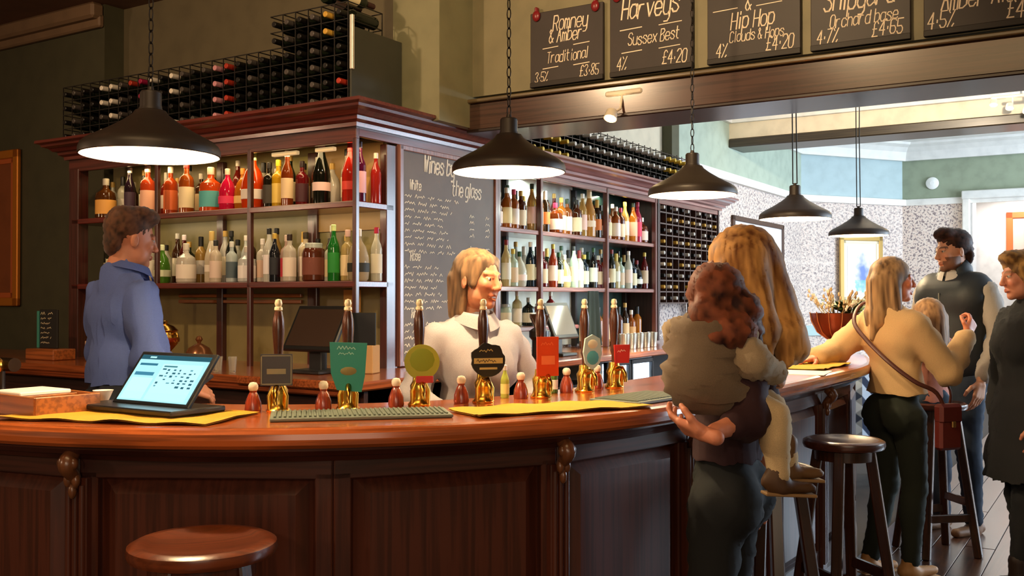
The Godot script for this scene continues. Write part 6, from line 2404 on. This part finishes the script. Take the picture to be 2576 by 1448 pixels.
func make_people() -> void:
	var long_cap := [["e", Vector3(0, 0.04, -0.018), Vector3(0.088, 0.094, 0.104)]]
	# 1. the barman, seen from behind, serving away from us
	var bm := person("man in a blue shirt behind the bar, back turned, short brown hair", Vector2(-1.735, 4.35), Vector2(0.72, 0.69), 1.84, {
		"female": false, "skin": "d08a68", "turn": -0.12, "nod": 0.12, "lean": 0.07, "hands": "r", "r_hand": [Vector3(0.1, -0.3, 1), Vector3(0.6, -0.8, 0), Vector3(0.8, 0.3, 0.2), 0.6],
		"joints": {"re": Vector3(-0.27, 1.2, 0.04), "rw": Vector3(-0.16, 1.06, 0.25), "le": Vector3(0.27, 1.2, 0.05), "lw": Vector3(0.16, 1.08, 0.27)},
		"top": {"mat": fabric("6074b8", 0.8, 0.3), "ease": 0.012, "fold": 0.02, "grain": Vector3(10, 2.5, 10), "hem": 0.585, "collar": 0.02, "sleeve_fat": 1.15, "seed": 12},
		"bottom": {"mat": fabric("262a34"), "ease": 0.004, "waist": 0.58}, "shoes": "15120f",
		"hair": {"dark": "2e2018", "light": "6a4630", "amp": 0.007, "freq": Vector3(40, 30, 40), "prims": [["e", Vector3(0, 0.05, -0.022), Vector3(0.082, 0.085, 0.098)], ["e", Vector3(0, 0.105, 0.03), Vector3(0.07, 0.045, 0.075)], ["e", Vector3(0, 0.09, -0.045), Vector3(0.074, 0.05, 0.06)], ["e", Vector3(0, -0.02, -0.075), Vector3(0.062, 0.06, 0.035)], ["x", Vector3(0, -0.01, 0.12), Vector3(0.1, 0.09, 0.075)], ["x", Vector3(0.085, -0.035, 0.01), Vector3(0.03, 0.055, 0.05)], ["x", Vector3(-0.085, -0.035, 0.01), Vector3(0.03, 0.055, 0.05)]]}})
	collar(bm, Vector3(0, 1.565, 0.06), 0.074, 0.034, 0.05, fabric("5468ac", 0.8, 0.3), 0.22)
	# 2. the barwoman, smiling towards the customers
	var bw := person("smiling woman in a white shirt behind the bar, blonde hair to her collar", Vector2(-0.15, 3.78), Vector2(0.55, -0.83), 1.635, {
		"head_size": 0.96,
		"skin": "b87a58", "turn": 0.35, "nod": 0.05, "smile": 1.0, "lean": 0.03, "hands": "lr", "l_hand": [Vector3(-0.4, -0.5, 0.8), Vector3(-0.6, -0.8, 0), Vector3(-0.6, 0.5, 0.2), 0.7], "r_hand": [Vector3(0.4, -0.4, 0.8), Vector3(0.5, -0.8, 0), Vector3(0.7, 0.4, 0.2), 0.7],
		"joints": {"re": Vector3(-0.25, 1.08, -0.02), "rw": Vector3(-0.1, 0.98, 0.2), "le": Vector3(0.27, 1.09, 0.02), "lw": Vector3(0.1, 0.99, 0.23)},
		"top": {"mat": fabric("b4acae", 0.8, 0.1), "ease": 0.011, "fold": 0.01, "grain": Vector3(11, 5, 11), "hem": 0.55, "collar": 0.0, "sleeve_fat": 1.12, "sleeve": 0.93, "seed": 5},
		"bottom": {"mat": fabric("1c1c20")}, "shoes": "15120f", "brow": "8a6440",
		"hair": {"dark": "3a291c", "light": "8a6848", "amp": 0.005, "freq": Vector3(55, 7, 55), "prims": [["e", Vector3(0, 0.042, -0.016), Vector3(0.083, 0.088, 0.099)], ["c", Vector3(0.06, 0.02, -0.02), Vector3(0.064, -0.13, -0.03), 0.026, 0.018], ["c", Vector3(-0.06, 0.02, -0.02), Vector3(-0.064, -0.13, -0.03), 0.026, 0.018], ["c", Vector3(0.04, 0.0, -0.075), Vector3(0.045, -0.14, -0.07), 0.04, 0.03], ["c", Vector3(-0.04, 0.0, -0.075), Vector3(-0.045, -0.14, -0.07), 0.04, 0.03], ["c", Vector3(0.05, 0.075, 0.04), Vector3(0.074, -0.02, 0.03), 0.022, 0.014], ["c", Vector3(-0.05, 0.075, 0.04), Vector3(-0.074, -0.02, 0.03), 0.022, 0.014], ["x", Vector3(0, -0.02, 0.105), Vector3(0.062, 0.085, 0.07)]]}})
	collar(bw, Vector3(0, 1.38, 0.022), 0.062, 0.022, 0.055, fabric("bcb2b2", 0.8, 0.1), 0.2)
	# 3. the mother and the child on her hip
	person("woman in a dark maroon jumper and jeans at the bar, long ginger-blonde hair", Vector2(0.655, 3.06), Vector2(-0.88, 0.47), 1.66, {
		"skin": "d88a6a", "lean": -0.09, "turn": 0.25, "nod": 0.12, "hands": "lr", "l_hand": [Vector3(-0.25, 0.2, 1), Vector3(-0.6, 0.8, 0.1), Vector3(0.4, 1, 0), 0.55], "r_hand": [Vector3(0, -1, 0.05), Vector3(1, 0, 0), Vector3(0, 0, 1), 0.4],
		"joints": {"ls": Vector3(0.165, 1.36, -0.09), "le": Vector3(0.235, 1.11, -0.135), "lw": Vector3(0.385, 1.085, -0.075), "re": Vector3(-0.22, 1.1, -0.06), "rw": Vector3(-0.2, 0.88, -0.06)},
		"top": {"mat": fabric("35151c", 0.85, 0.3), "ease": 0.012, "fold": 0.008, "hem": 0.58, "sleeve": 0.7, "sleeve_fat": 1.2, "seed": 9},
		"bottom": {"mat": fabric("15181b", 0.9, 0.0), "ease": 0.006, "fold": 0.007}, "shoes": "241a14",
		"hair": {"dark": "6a3c1c", "light": "e0a45c", "amp": 0.007, "freq": Vector3(45, 5, 45), "cell": 0.008, "prims": [["e", Vector3(0, 0.035, -0.02), Vector3(0.096, 0.1, 0.108)], ["c", Vector3(0.055, 0.03, -0.03), Vector3(0.1, -0.2, -0.05), 0.06, 0.05], ["c", Vector3(-0.05, 0.03, -0.04), Vector3(-0.08, -0.2, -0.08), 0.06, 0.05], ["c", Vector3(0.0, 0.0, -0.08), Vector3(0.0, -0.26, -0.13), 0.06, 0.06], ["c", Vector3(0.1, -0.2, -0.05), Vector3(0.11, -0.27, -0.05), 0.05, 0.025], ["c", Vector3(0.03, -0.22, -0.12), Vector3(0.05, -0.3, -0.11), 0.055, 0.025], ["c", Vector3(-0.05, -0.22, -0.12), Vector3(-0.05, -0.29, -0.11), 0.05, 0.025], ["c", Vector3(0.07, 0.0, 0.03), Vector3(0.095, -0.16, 0.04), 0.03, 0.02], ["x", Vector3(-0.02, -0.05, 0.13), Vector3(0.07, 0.1, 0.075)]]}})
	child()
	# 4. the woman in the cream jumper
	person("woman in a cream jumper leaning on the bar's end, hand raised, ash-blonde hair", Vector2(2.02, 5.22), Vector2(0.93, 0.36), 1.655, {
		"skin": "c87a58", "turn": -0.5, "nod": -0.06, "lean": -0.06, "smile": 0.4, "hands": "lr", "r_hand": [Vector3(0.1, 0.8, 0.6), Vector3(0.9, 0.1, -0.1), Vector3(0.1, 0.6, -0.8), 1.0], "l_hand": [Vector3(-0.2, -0.05, -1), Vector3(0, -1, 0), Vector3(-1, 0, 0), 0.2],
		"joints": {"re": Vector3(-0.22, 1.07, 0.13), "rw": Vector3(-0.13, 1.245, 0.34), "le": Vector3(0.2, 1.16, -0.23), "lw": Vector3(0.12, 1.135, -0.42), "lk": Vector3(0.08, 0.46, 0.0), "rk": Vector3(-0.07, 0.46, 0.05), "la": Vector3(0.09, 0.08, -0.1), "ra": Vector3(-0.07, 0.08, 0.02)},
		"top": {"mat": fabric("d8b07c", 0.95, 0.5), "ease": 0.022, "fold": 0.009, "grain": Vector3(8, 6, 8), "hem": 0.575, "flare": 0.014, "sleeve_fat": 1.3, "seed": 31, "name": "jumper"},
		"bottom": {"mat": fabric("23291f", 0.9, 0.2), "ease": 0.006, "leg": 0.95}, "shoes": "b8844c", "sole": "c8a070",
		"hair": {"dark": "46301f", "light": "a8845c", "amp": 0.006, "freq": Vector3(42, 4, 42), "prims": [["e", Vector3(0, 0.04, -0.018), Vector3(0.09, 0.096, 0.106)], ["c", Vector3(-0.06, 0.02, -0.02), Vector3(-0.085, -0.17, -0.02), 0.045, 0.035], ["c", Vector3(0.06, 0.02, -0.02), Vector3(0.085, -0.17, -0.02), 0.045, 0.035], ["c", Vector3(-0.04, 0.0, -0.08), Vector3(-0.05, -0.2, -0.1), 0.055, 0.045], ["c", Vector3(0.04, 0.0, -0.08), Vector3(0.05, -0.2, -0.1), 0.055, 0.045], ["c", Vector3(-0.05, -0.17, -0.1), Vector3(-0.05, -0.3, -0.14), 0.045, 0.015], ["c", Vector3(0.03, -0.17, -0.11), Vector3(0.03, -0.28, -0.14), 0.045, 0.015], ["c", Vector3(-0.085, -0.17, -0.02), Vector3(-0.08, -0.26, 0.0), 0.03, 0.012], ["x", Vector3(0, -0.03, 0.115), Vector3(0.075, 0.1, 0.072)]]}})
	shoulder_bag()
	# 5. the man in the gilet
	var mn := person("bearded man in a navy gilet over pale sleeves, dark wavy hair", Vector2(2.76, 6.2), Vector2(-0.86, -0.5), 1.87, {
		"female": false, "skin": "d09a7a", "turn": -0.35, "nod": 0.08, "beard": "4a2a20", "brow": "2a1c16", "hands": "lr", "l_hand": [Vector3(0, -1, 0.25), Vector3(-1, 0, 0), Vector3(-0.2, 0, 1), 0.5],
		"joints": {"le": Vector3(0.285, 1.22, -0.03), "lw": Vector3(0.27, 0.97, 0.12), "re": Vector3(-0.27, 1.2, 0.02), "rw": Vector3(-0.2, 1.02, 0.2)},
		"top": {"mat": fabric("b4aa9e", 0.85, 0.2), "ease": 0.012, "fold": 0.01, "hem": 0.54, "sleeve_fat": 1.2, "collar": 0.015, "seed": 14},
		"bottom": {"mat": fabric("2a3648", 0.9, 0.2), "ease": 0.008}, "shoes": "7a5230",
		"hair": {"dark": "1c1210", "light": "4a2e24", "amp": 0.009, "freq": Vector3(34, 34, 34), "prims": [["e", Vector3(0, 0.05, -0.024), Vector3(0.086, 0.09, 0.1)], ["e", Vector3(0, 0.11, 0.045), Vector3(0.066, 0.04, 0.06)], ["e", Vector3(0, -0.02, -0.085), Vector3(0.068, 0.07, 0.035)], ["x", Vector3(0, -0.02, 0.12), Vector3(0.1, 0.095, 0.07)], ["x", Vector3(0.088, -0.04, 0.02), Vector3(0.03, 0.06, 0.055)], ["x", Vector3(-0.088, -0.04, 0.02), Vector3(0.03, 0.06, 0.055)]]}})
	gilet(mn, 1.87)
	collar(mn, Vector3(0, 1.595, 0.005), 0.07, 0.03, 0.05, fabric("c4bcb4", 0.8, 0.2), 0.15)
	# 6. the girl on the stool
	person("girl in a pink top sitting on a bar stool, long light brown hair", Vector2(2.385, 5.7), Vector2(-0.12, 0.99), 1.1, {
		"skin": "d89878", "lift": 0.31, "head_size": 0.92, "turn": 0.3, "hands": "lr", "hand_size": 0.95,
		"joints": {"lk": Vector3(0.09, 0.56, 0.25), "rk": Vector3(-0.09, 0.56, 0.25), "la": Vector3(0.09, 0.24, 0.24), "ra": Vector3(-0.09, 0.24, 0.24), "le": Vector3(0.17, 0.72, 0.05), "re": Vector3(-0.17, 0.72, 0.05), "lw": Vector3(0.12, 0.68, 0.22), "rw": Vector3(-0.12, 0.68, 0.22)},
		"top": {"mat": fabric("d88f7c", 0.9, 0.3), "ease": 0.012, "fold": 0.008, "hem": 0.5, "flare": 0.02, "seed": 17, "cell": 0.012},
		"bottom": {"mat": fabric("3a4a5c")}, "shoes": "d8d0c8", "foot": 1.1,
		"hair": {"dark": "5a3e28", "light": "a07a54", "amp": 0.005, "freq": Vector3(50, 5, 50), "prims": [["e", Vector3(0, 0.035, -0.02), Vector3(0.09, 0.098, 0.106)], ["c", Vector3(0.045, 0.0, -0.06), Vector3(0.06, -0.24, -0.1), 0.055, 0.03], ["c", Vector3(-0.045, 0.0, -0.06), Vector3(-0.06, -0.24, -0.1), 0.055, 0.03], ["c", Vector3(0.0, 0.0, -0.08), Vector3(0.0, -0.27, -0.12), 0.055, 0.03], ["x", Vector3(0, -0.03, 0.115), Vector3(0.075, 0.1, 0.07)]]}})
	# 7. the woman in the long black coat
	person("woman in a long black coat at the right edge, short blonde hair", Vector2(2.56, 4.95), Vector2(-0.97, 0.02), 1.675, {
		"skin": "c8866a", "nod": 0.08, "hands": "l", "brow": "7a5a3c", "l_hand": [Vector3(0, -1, 0.2), Vector3(-1, 0, 0), Vector3(0, 0, 1), 0.5],
		"joints": {"le": Vector3(0.24, 1.07, -0.06), "lw": Vector3(0.22, 0.86, 0.04), "re": Vector3(-0.24, 1.07, 0.0), "rw": Vector3(-0.22, 0.86, 0.04), "lk": Vector3(0.07, 0.46, 0.05), "la": Vector3(0.07, 0.08, 0.08), "rk": Vector3(-0.06, 0.46, 0.02), "ra": Vector3(-0.07, 0.08, -0.06)},
		"top": {"mat": fabric("15161a", 0.9, 0.15), "ease": 0.024, "fold": 0.012, "hem": 0.33, "long": true, "flare": 0.03, "sleeve_fat": 1.3, "seed": 23, "name": "coat"},
		"bottom": {"mat": fabric("14161c")}, "shoes": "2a1a12", "boot": true,
		"hair": {"dark": "5c4024", "light": "c49858", "amp": 0.007, "freq": Vector3(36, 22, 36), "prims": [["e", Vector3(0, 0.045, -0.02), Vector3(0.09, 0.095, 0.105)], ["e", Vector3(0, 0.1, 0.05), Vector3(0.07, 0.04, 0.055)], ["e", Vector3(0, -0.03, -0.07), Vector3(0.075, 0.085, 0.05)], ["c", Vector3(0.07, 0.04, 0.03), Vector3(0.08, -0.02, 0.01), 0.025, 0.02], ["c", Vector3(-0.07, 0.04, 0.03), Vector3(-0.08, -0.02, 0.01), 0.025, 0.02], ["x", Vector3(0, -0.03, 0.12), Vector3(0.09, 0.1, 0.07)]]}})


# a point of a standing person's own frame in the world
func near_body(at: Vector2, fwd: Vector2) -> Transform3D:
	return Transform3D(Basis(Vector3.UP, atan2(fwd.x, -fwd.y)), Vector3(at.x, 0, -at.y))


# a shirt collar: a band standing round the neck and two turned-down points
func collar(o: Node3D, centre: Vector3, r: float, tall: float, tip: float, m: Material, tilt := 0.12) -> void:
	var k := MB.new()
	k.xf = Transform3D(Basis(Vector3.RIGHT, tilt), centre)
	for sg in [-1.0, 1.0]:
		var rows := []
		for i in 13:
			var g := i / 12.0
			var a: float = lerpf(0.1, PI, g) * sg
			var out := Vector3(sin(a), 0, cos(a))
			var drop := lerpf(tip, tip * 0.62, minf(1.0, g * 2.2))
			var y := tall * (0.75 + 0.25 * g)
			rows.append(PackedVector3Array([out * (r * 1.06) - Vector3(0, tall * 0.6, 0), out * r + Vector3(0, y, 0), out * (r + 0.006) + Vector3(0, y + 0.003, 0), out * (r + 0.012) + Vector3(0, y - 0.006, 0), out * (r + 0.02 + tip * 0.2) + Vector3(0, y - drop, tip * 0.12 * (1.0 - g))]))
		k.grid(rows, false, sg > 0)
	part(o, "collar", k, m)


func gilet(o: Node3D, H: float) -> void:
	var g := Flesh.new()
	var e := 0.03
	g.cap(Vector3(-0.11, 0.775 * H, 0.0), Vector3(0.11, 0.775 * H, 0.0), 0.06 * H + e, 0.06 * H + e, 0.04, Vector3(1, 1, 0.98))
	g.cap(Vector3(-0.15, 0.81 * H, -0.008), Vector3(0.15, 0.81 * H, -0.008), 0.03 * H + e, 0.03 * H + e, 0.03)
	g.cap(Vector3(0, 0.74 * H, 0), Vector3(0, 0.57 * H, 0.004), 0.068 * H + e, 0.07 * H + e, 0.04, Vector3(1.3, 1, 0.9))
	g.cap(Vector3(0, 0.83 * H, -0.012), Vector3(0, 0.865 * H, -0.014), 0.052 * H, 0.05 * H, 0.02)
	g.dig(Vector3(0, 0.9 * H, 0.03), Vector3(0.065, 0.12, 0.09), 0.01)
	for sg in [-1.0, 1.0]:
		g.dig(Vector3(0.30 * sg, 0.76 * H, -0.01), Vector3(0.07, 0.17, 0.15), 0.01)
	var m := MB.new()
	g.skin(m, 0.013, Quilted.new())
	m.c = PackedColorArray()
	part(o, "gilet", m, fabric("1a2026", 0.6, 0.2))
	var z := MB.new()
	var pts := []
	for i in 9:
		var y := lerpf(0.6, 0.79, i / 8.0) * H
		pts.append(Vector3(0, y, (0.068 * H + e) * 0.9 + 0.004 + (0.004 if i > 5 else 0.0)))
	z.tube(pts, 0.006, 6)
	part(o, "zip", z, plain("8a8a80", 0.3, 0.8))


func shoulder_bag() -> void:
	var to := near_body(Vector2(2.02, 5.22), Vector2(0.93, 0.36))
	var o := thing("shoulder_bag", "small reddish brown shoulder bag hanging at the cream jumper's hip by its strap", "bag", Vector3.ZERO, 0.0)
	o.transform = to
	var b := MB.new()
	b.box(Vector3(-0.285, 0.80, 0.06), Vector3(0.055, 0.22, 0.14), 0.025)
	part(o, "pouch", b, plain("5e1c14", 0.5))
	part(o, "flap", boxed(Vector3(0.061, 0.1, 0.145), 0.02, Vector3(-0.288, 0.87, 0.06)), plain("541812", 0.5))
	part(o, "clasp", boxed(Vector3(0.01, 0.03, 0.024), 0.003, Vector3(-0.325, 0.82, 0.06)), plain("c8a060", 0.3, 0.9))
	var pts := [Vector3(-0.275, 0.9, 0.05), Vector3(-0.265, 0.98, 0.0), Vector3(-0.235, 1.03, -0.1), Vector3(-0.15, 1.12, -0.18), Vector3(-0.03, 1.22, -0.21), Vector3(0.08, 1.31, -0.205), Vector3(0.13, 1.385, -0.15), Vector3(0.135, 1.425, -0.08), Vector3(0.11, 1.4, 0.02), Vector3(0.03, 1.3, 0.12), Vector3(-0.1, 1.12, 0.16), Vector3(-0.22, 0.98, 0.14), Vector3(-0.275, 0.9, 0.08)]
	var cv := Curve3D.new()
	for i in pts.size():
		var tn: Vector3 = (pts[mini(i + 1, pts.size() - 1)] - pts[maxi(i - 1, 0)]) / 6.0
		cv.add_point(pts[i], -tn, tn)
	var run := []
	for i in 60:
		run.append(cv.sample_baked(cv.get_baked_length() * i / 59.0, true))
	var s := MB.new()
	s.tube(run, 0.011, 8, true, Vector2(0.5, 1.0))
	part(o, "strap", s, plain("4a2014", 0.5))


func child() -> void:
	var o := thing("person", "small child in a grey-beige coat and cream tights carried on the woman's hip", "person", Vector3(0.545, 0.0, -2.84), atan2(0.5, -0.87))
	var color := hue("e0a888")
	var hp := Transform3D(Basis(Vector3.UP, 0.5) * Basis(Vector3.RIGHT, 0.25) * Basis(Vector3.BACK, -0.2), Vector3(-0.025, 1.435, 0.055))
	var J := {"rs": Vector3(-0.095, 1.345, 0.02), "re": Vector3(-0.145, 1.27, 0.0), "rw": Vector3(-0.175, 1.235, 0.11), "ls": Vector3(0.08, 1.345, 0.03), "le": Vector3(0.10, 1.30, 0.14), "lw": Vector3(0.04, 1.34, 0.24), "rh": Vector3(-0.06, 1.185, 0.02), "lh": Vector3(0.0, 1.19, 0.06), "rk": Vector3(-0.185, 1.115, 0.065), "ra": Vector3(-0.20, 0.955, 0.055), "lk": Vector3(-0.15, 1.13, 0.15), "la": Vector3(-0.205, 0.985, 0.13)}
	var body := MB.new()
	var f := Flesh.new()
	f.cap(Vector3(0, 1.21, 0), Vector3(-0.01, 1.33, 0.02), 0.07, 0.065, 0.03)
	f.cap(Vector3(-0.01, 1.34, 0.02), hp * Vector3(0, -0.08, -0.02), 0.04, 0.038, 0.03)
	for s in ["l", "r"]:
		f.cap(J[s + "s"], J[s + "e"], 0.028, 0.024, 0.02)
		f.cap(J[s + "e"], J[s + "w"], 0.024, 0.018, 0.02)
		f.cap(J[s + "h"], J[s + "k"], 0.045, 0.034, 0.03)
		f.cap(J[s + "k"], J[s + "a"], 0.032, 0.025, 0.02)
	f.skin(body, 0.012, paint(color))
	var eyes := MB.new()
	head(body, eyes, hp, 0.82, color, true, 0.0, "", "6a4028")
	hand(body, Vector3(-0.18, 1.232, 0.12), Vector3(-0.1, -0.4, 0.9), Vector3(0.9, 0, 0.2), Vector3(0, 1, 0), 0.6, 0.5, color)
	hand(body, Vector3(0.04, 1.34, 0.24), Vector3(-0.3, 0.3, 0.9), Vector3(-0.9, 0, 0.2), Vector3(0, 1, 0), 0.6, 0.5, color)
	part(o, "body", body, skin_mat())
	part(o, "eyes", eyes, skin_mat())
	var g := Flesh.new()
	g.cap(Vector3(0, 1.225, -0.01), Vector3(-0.01, 1.3, 0.0), 0.106, 0.094, 0.04, Vector3(1.05, 1, 0.95))
	g.cap(Vector3(-0.06, 1.34, 0.01), Vector3(0.05, 1.34, 0.01), 0.056, 0.056, 0.04)
	g.cap(J.rh, Vector3(-0.125, 1.14, 0.05), 0.07, 0.058, 0.04)
	g.ell(Vector3(-0.02, 1.375, -0.02), Vector3(0.065, 0.03, 0.055), 0.03)
	var m := MB.new()
	g.skin(m, 0.011, folds(0.017, Vector3(4, 17, 4), 6, 1.125))
	m.c = PackedColorArray()
	part(o, "coat", m, fabric("7c6854", 0.95, 0.3))
	g = Flesh.new()
	for s in ["l", "r"]:
		g.cap(J[s + "s"], J[s + "e"], 0.05, 0.043, 0.03)
		g.cap(J[s + "e"], J[s + "w"], 0.043, 0.036, 0.03)
	m = MB.new()
	g.skin(m, 0.01, folds(0.008, Vector3(22, 22, 22), 7))
	m.c = PackedColorArray()
	part(o, "sleeves", m, fabric("b09a7c", 0.95, 0.5))
	g = Flesh.new()
	for s in ["l", "r"]:
		g.cap(J[s + "h"], J[s + "k"], 0.056, 0.043, 0.03)
		g.cap(J[s + "k"], J[s + "a"], 0.041, 0.032, 0.02)
		g.ell(J[s + "k"].lerp(J[s + "a"], 0.35) + Vector3(0, 0, -0.01), Vector3(0.04, 0.06, 0.04), 0.02)
	m = MB.new()
	g.skin(m, 0.011, folds(0.003, Vector3(20, 20, 20), 5))
	m.c = PackedColorArray()
	part(o, "tights", m, fabric("d8bc90", 0.9, 0.3))
	for s in ["l", "r"]:
		shoe(o, J[s + "a"], Vector3(-0.8, -0.06, 0.6), 0.62, "4a3018" if s == "r" else "6a4a28", true, "8a6a44")
	var h := Flesh.new()
	h.T = hp * Transform3D(Basis().scaled(Vector3.ONE * 0.82), Vector3.ZERO)
	for q in [["e", Vector3(0, 0.035, -0.022), Vector3(0.1, 0.1, 0.112)], ["e", Vector3(0.05, -0.05, -0.08), Vector3(0.07, 0.075, 0.06)], ["e", Vector3(-0.06, -0.06, -0.06), Vector3(0.07, 0.08, 0.06)], ["e", Vector3(0, -0.13, -0.1), Vector3(0.08, 0.06, 0.05)], ["e", Vector3(-0.08, -0.12, -0.02), Vector3(0.05, 0.07, 0.05)], ["e", Vector3(0.09, -0.08, -0.03), Vector3(0.05, 0.08, 0.05)], ["x", Vector3(0, -0.03, 0.13), Vector3(0.08, 0.1, 0.075)]]:
		if q[0] == "x":
			h.dig(q[1], q[2] * 0.82)
		else:
			h.ell(q[1], q[2] * 0.82, 0.02)
	m = MB.new()
	h.skin(m, 0.007, streaks(0.014, Vector3(28, 24, 28), "2c140e", "8a4a30", 8))
	part(o, "hair", m, strands_mat())
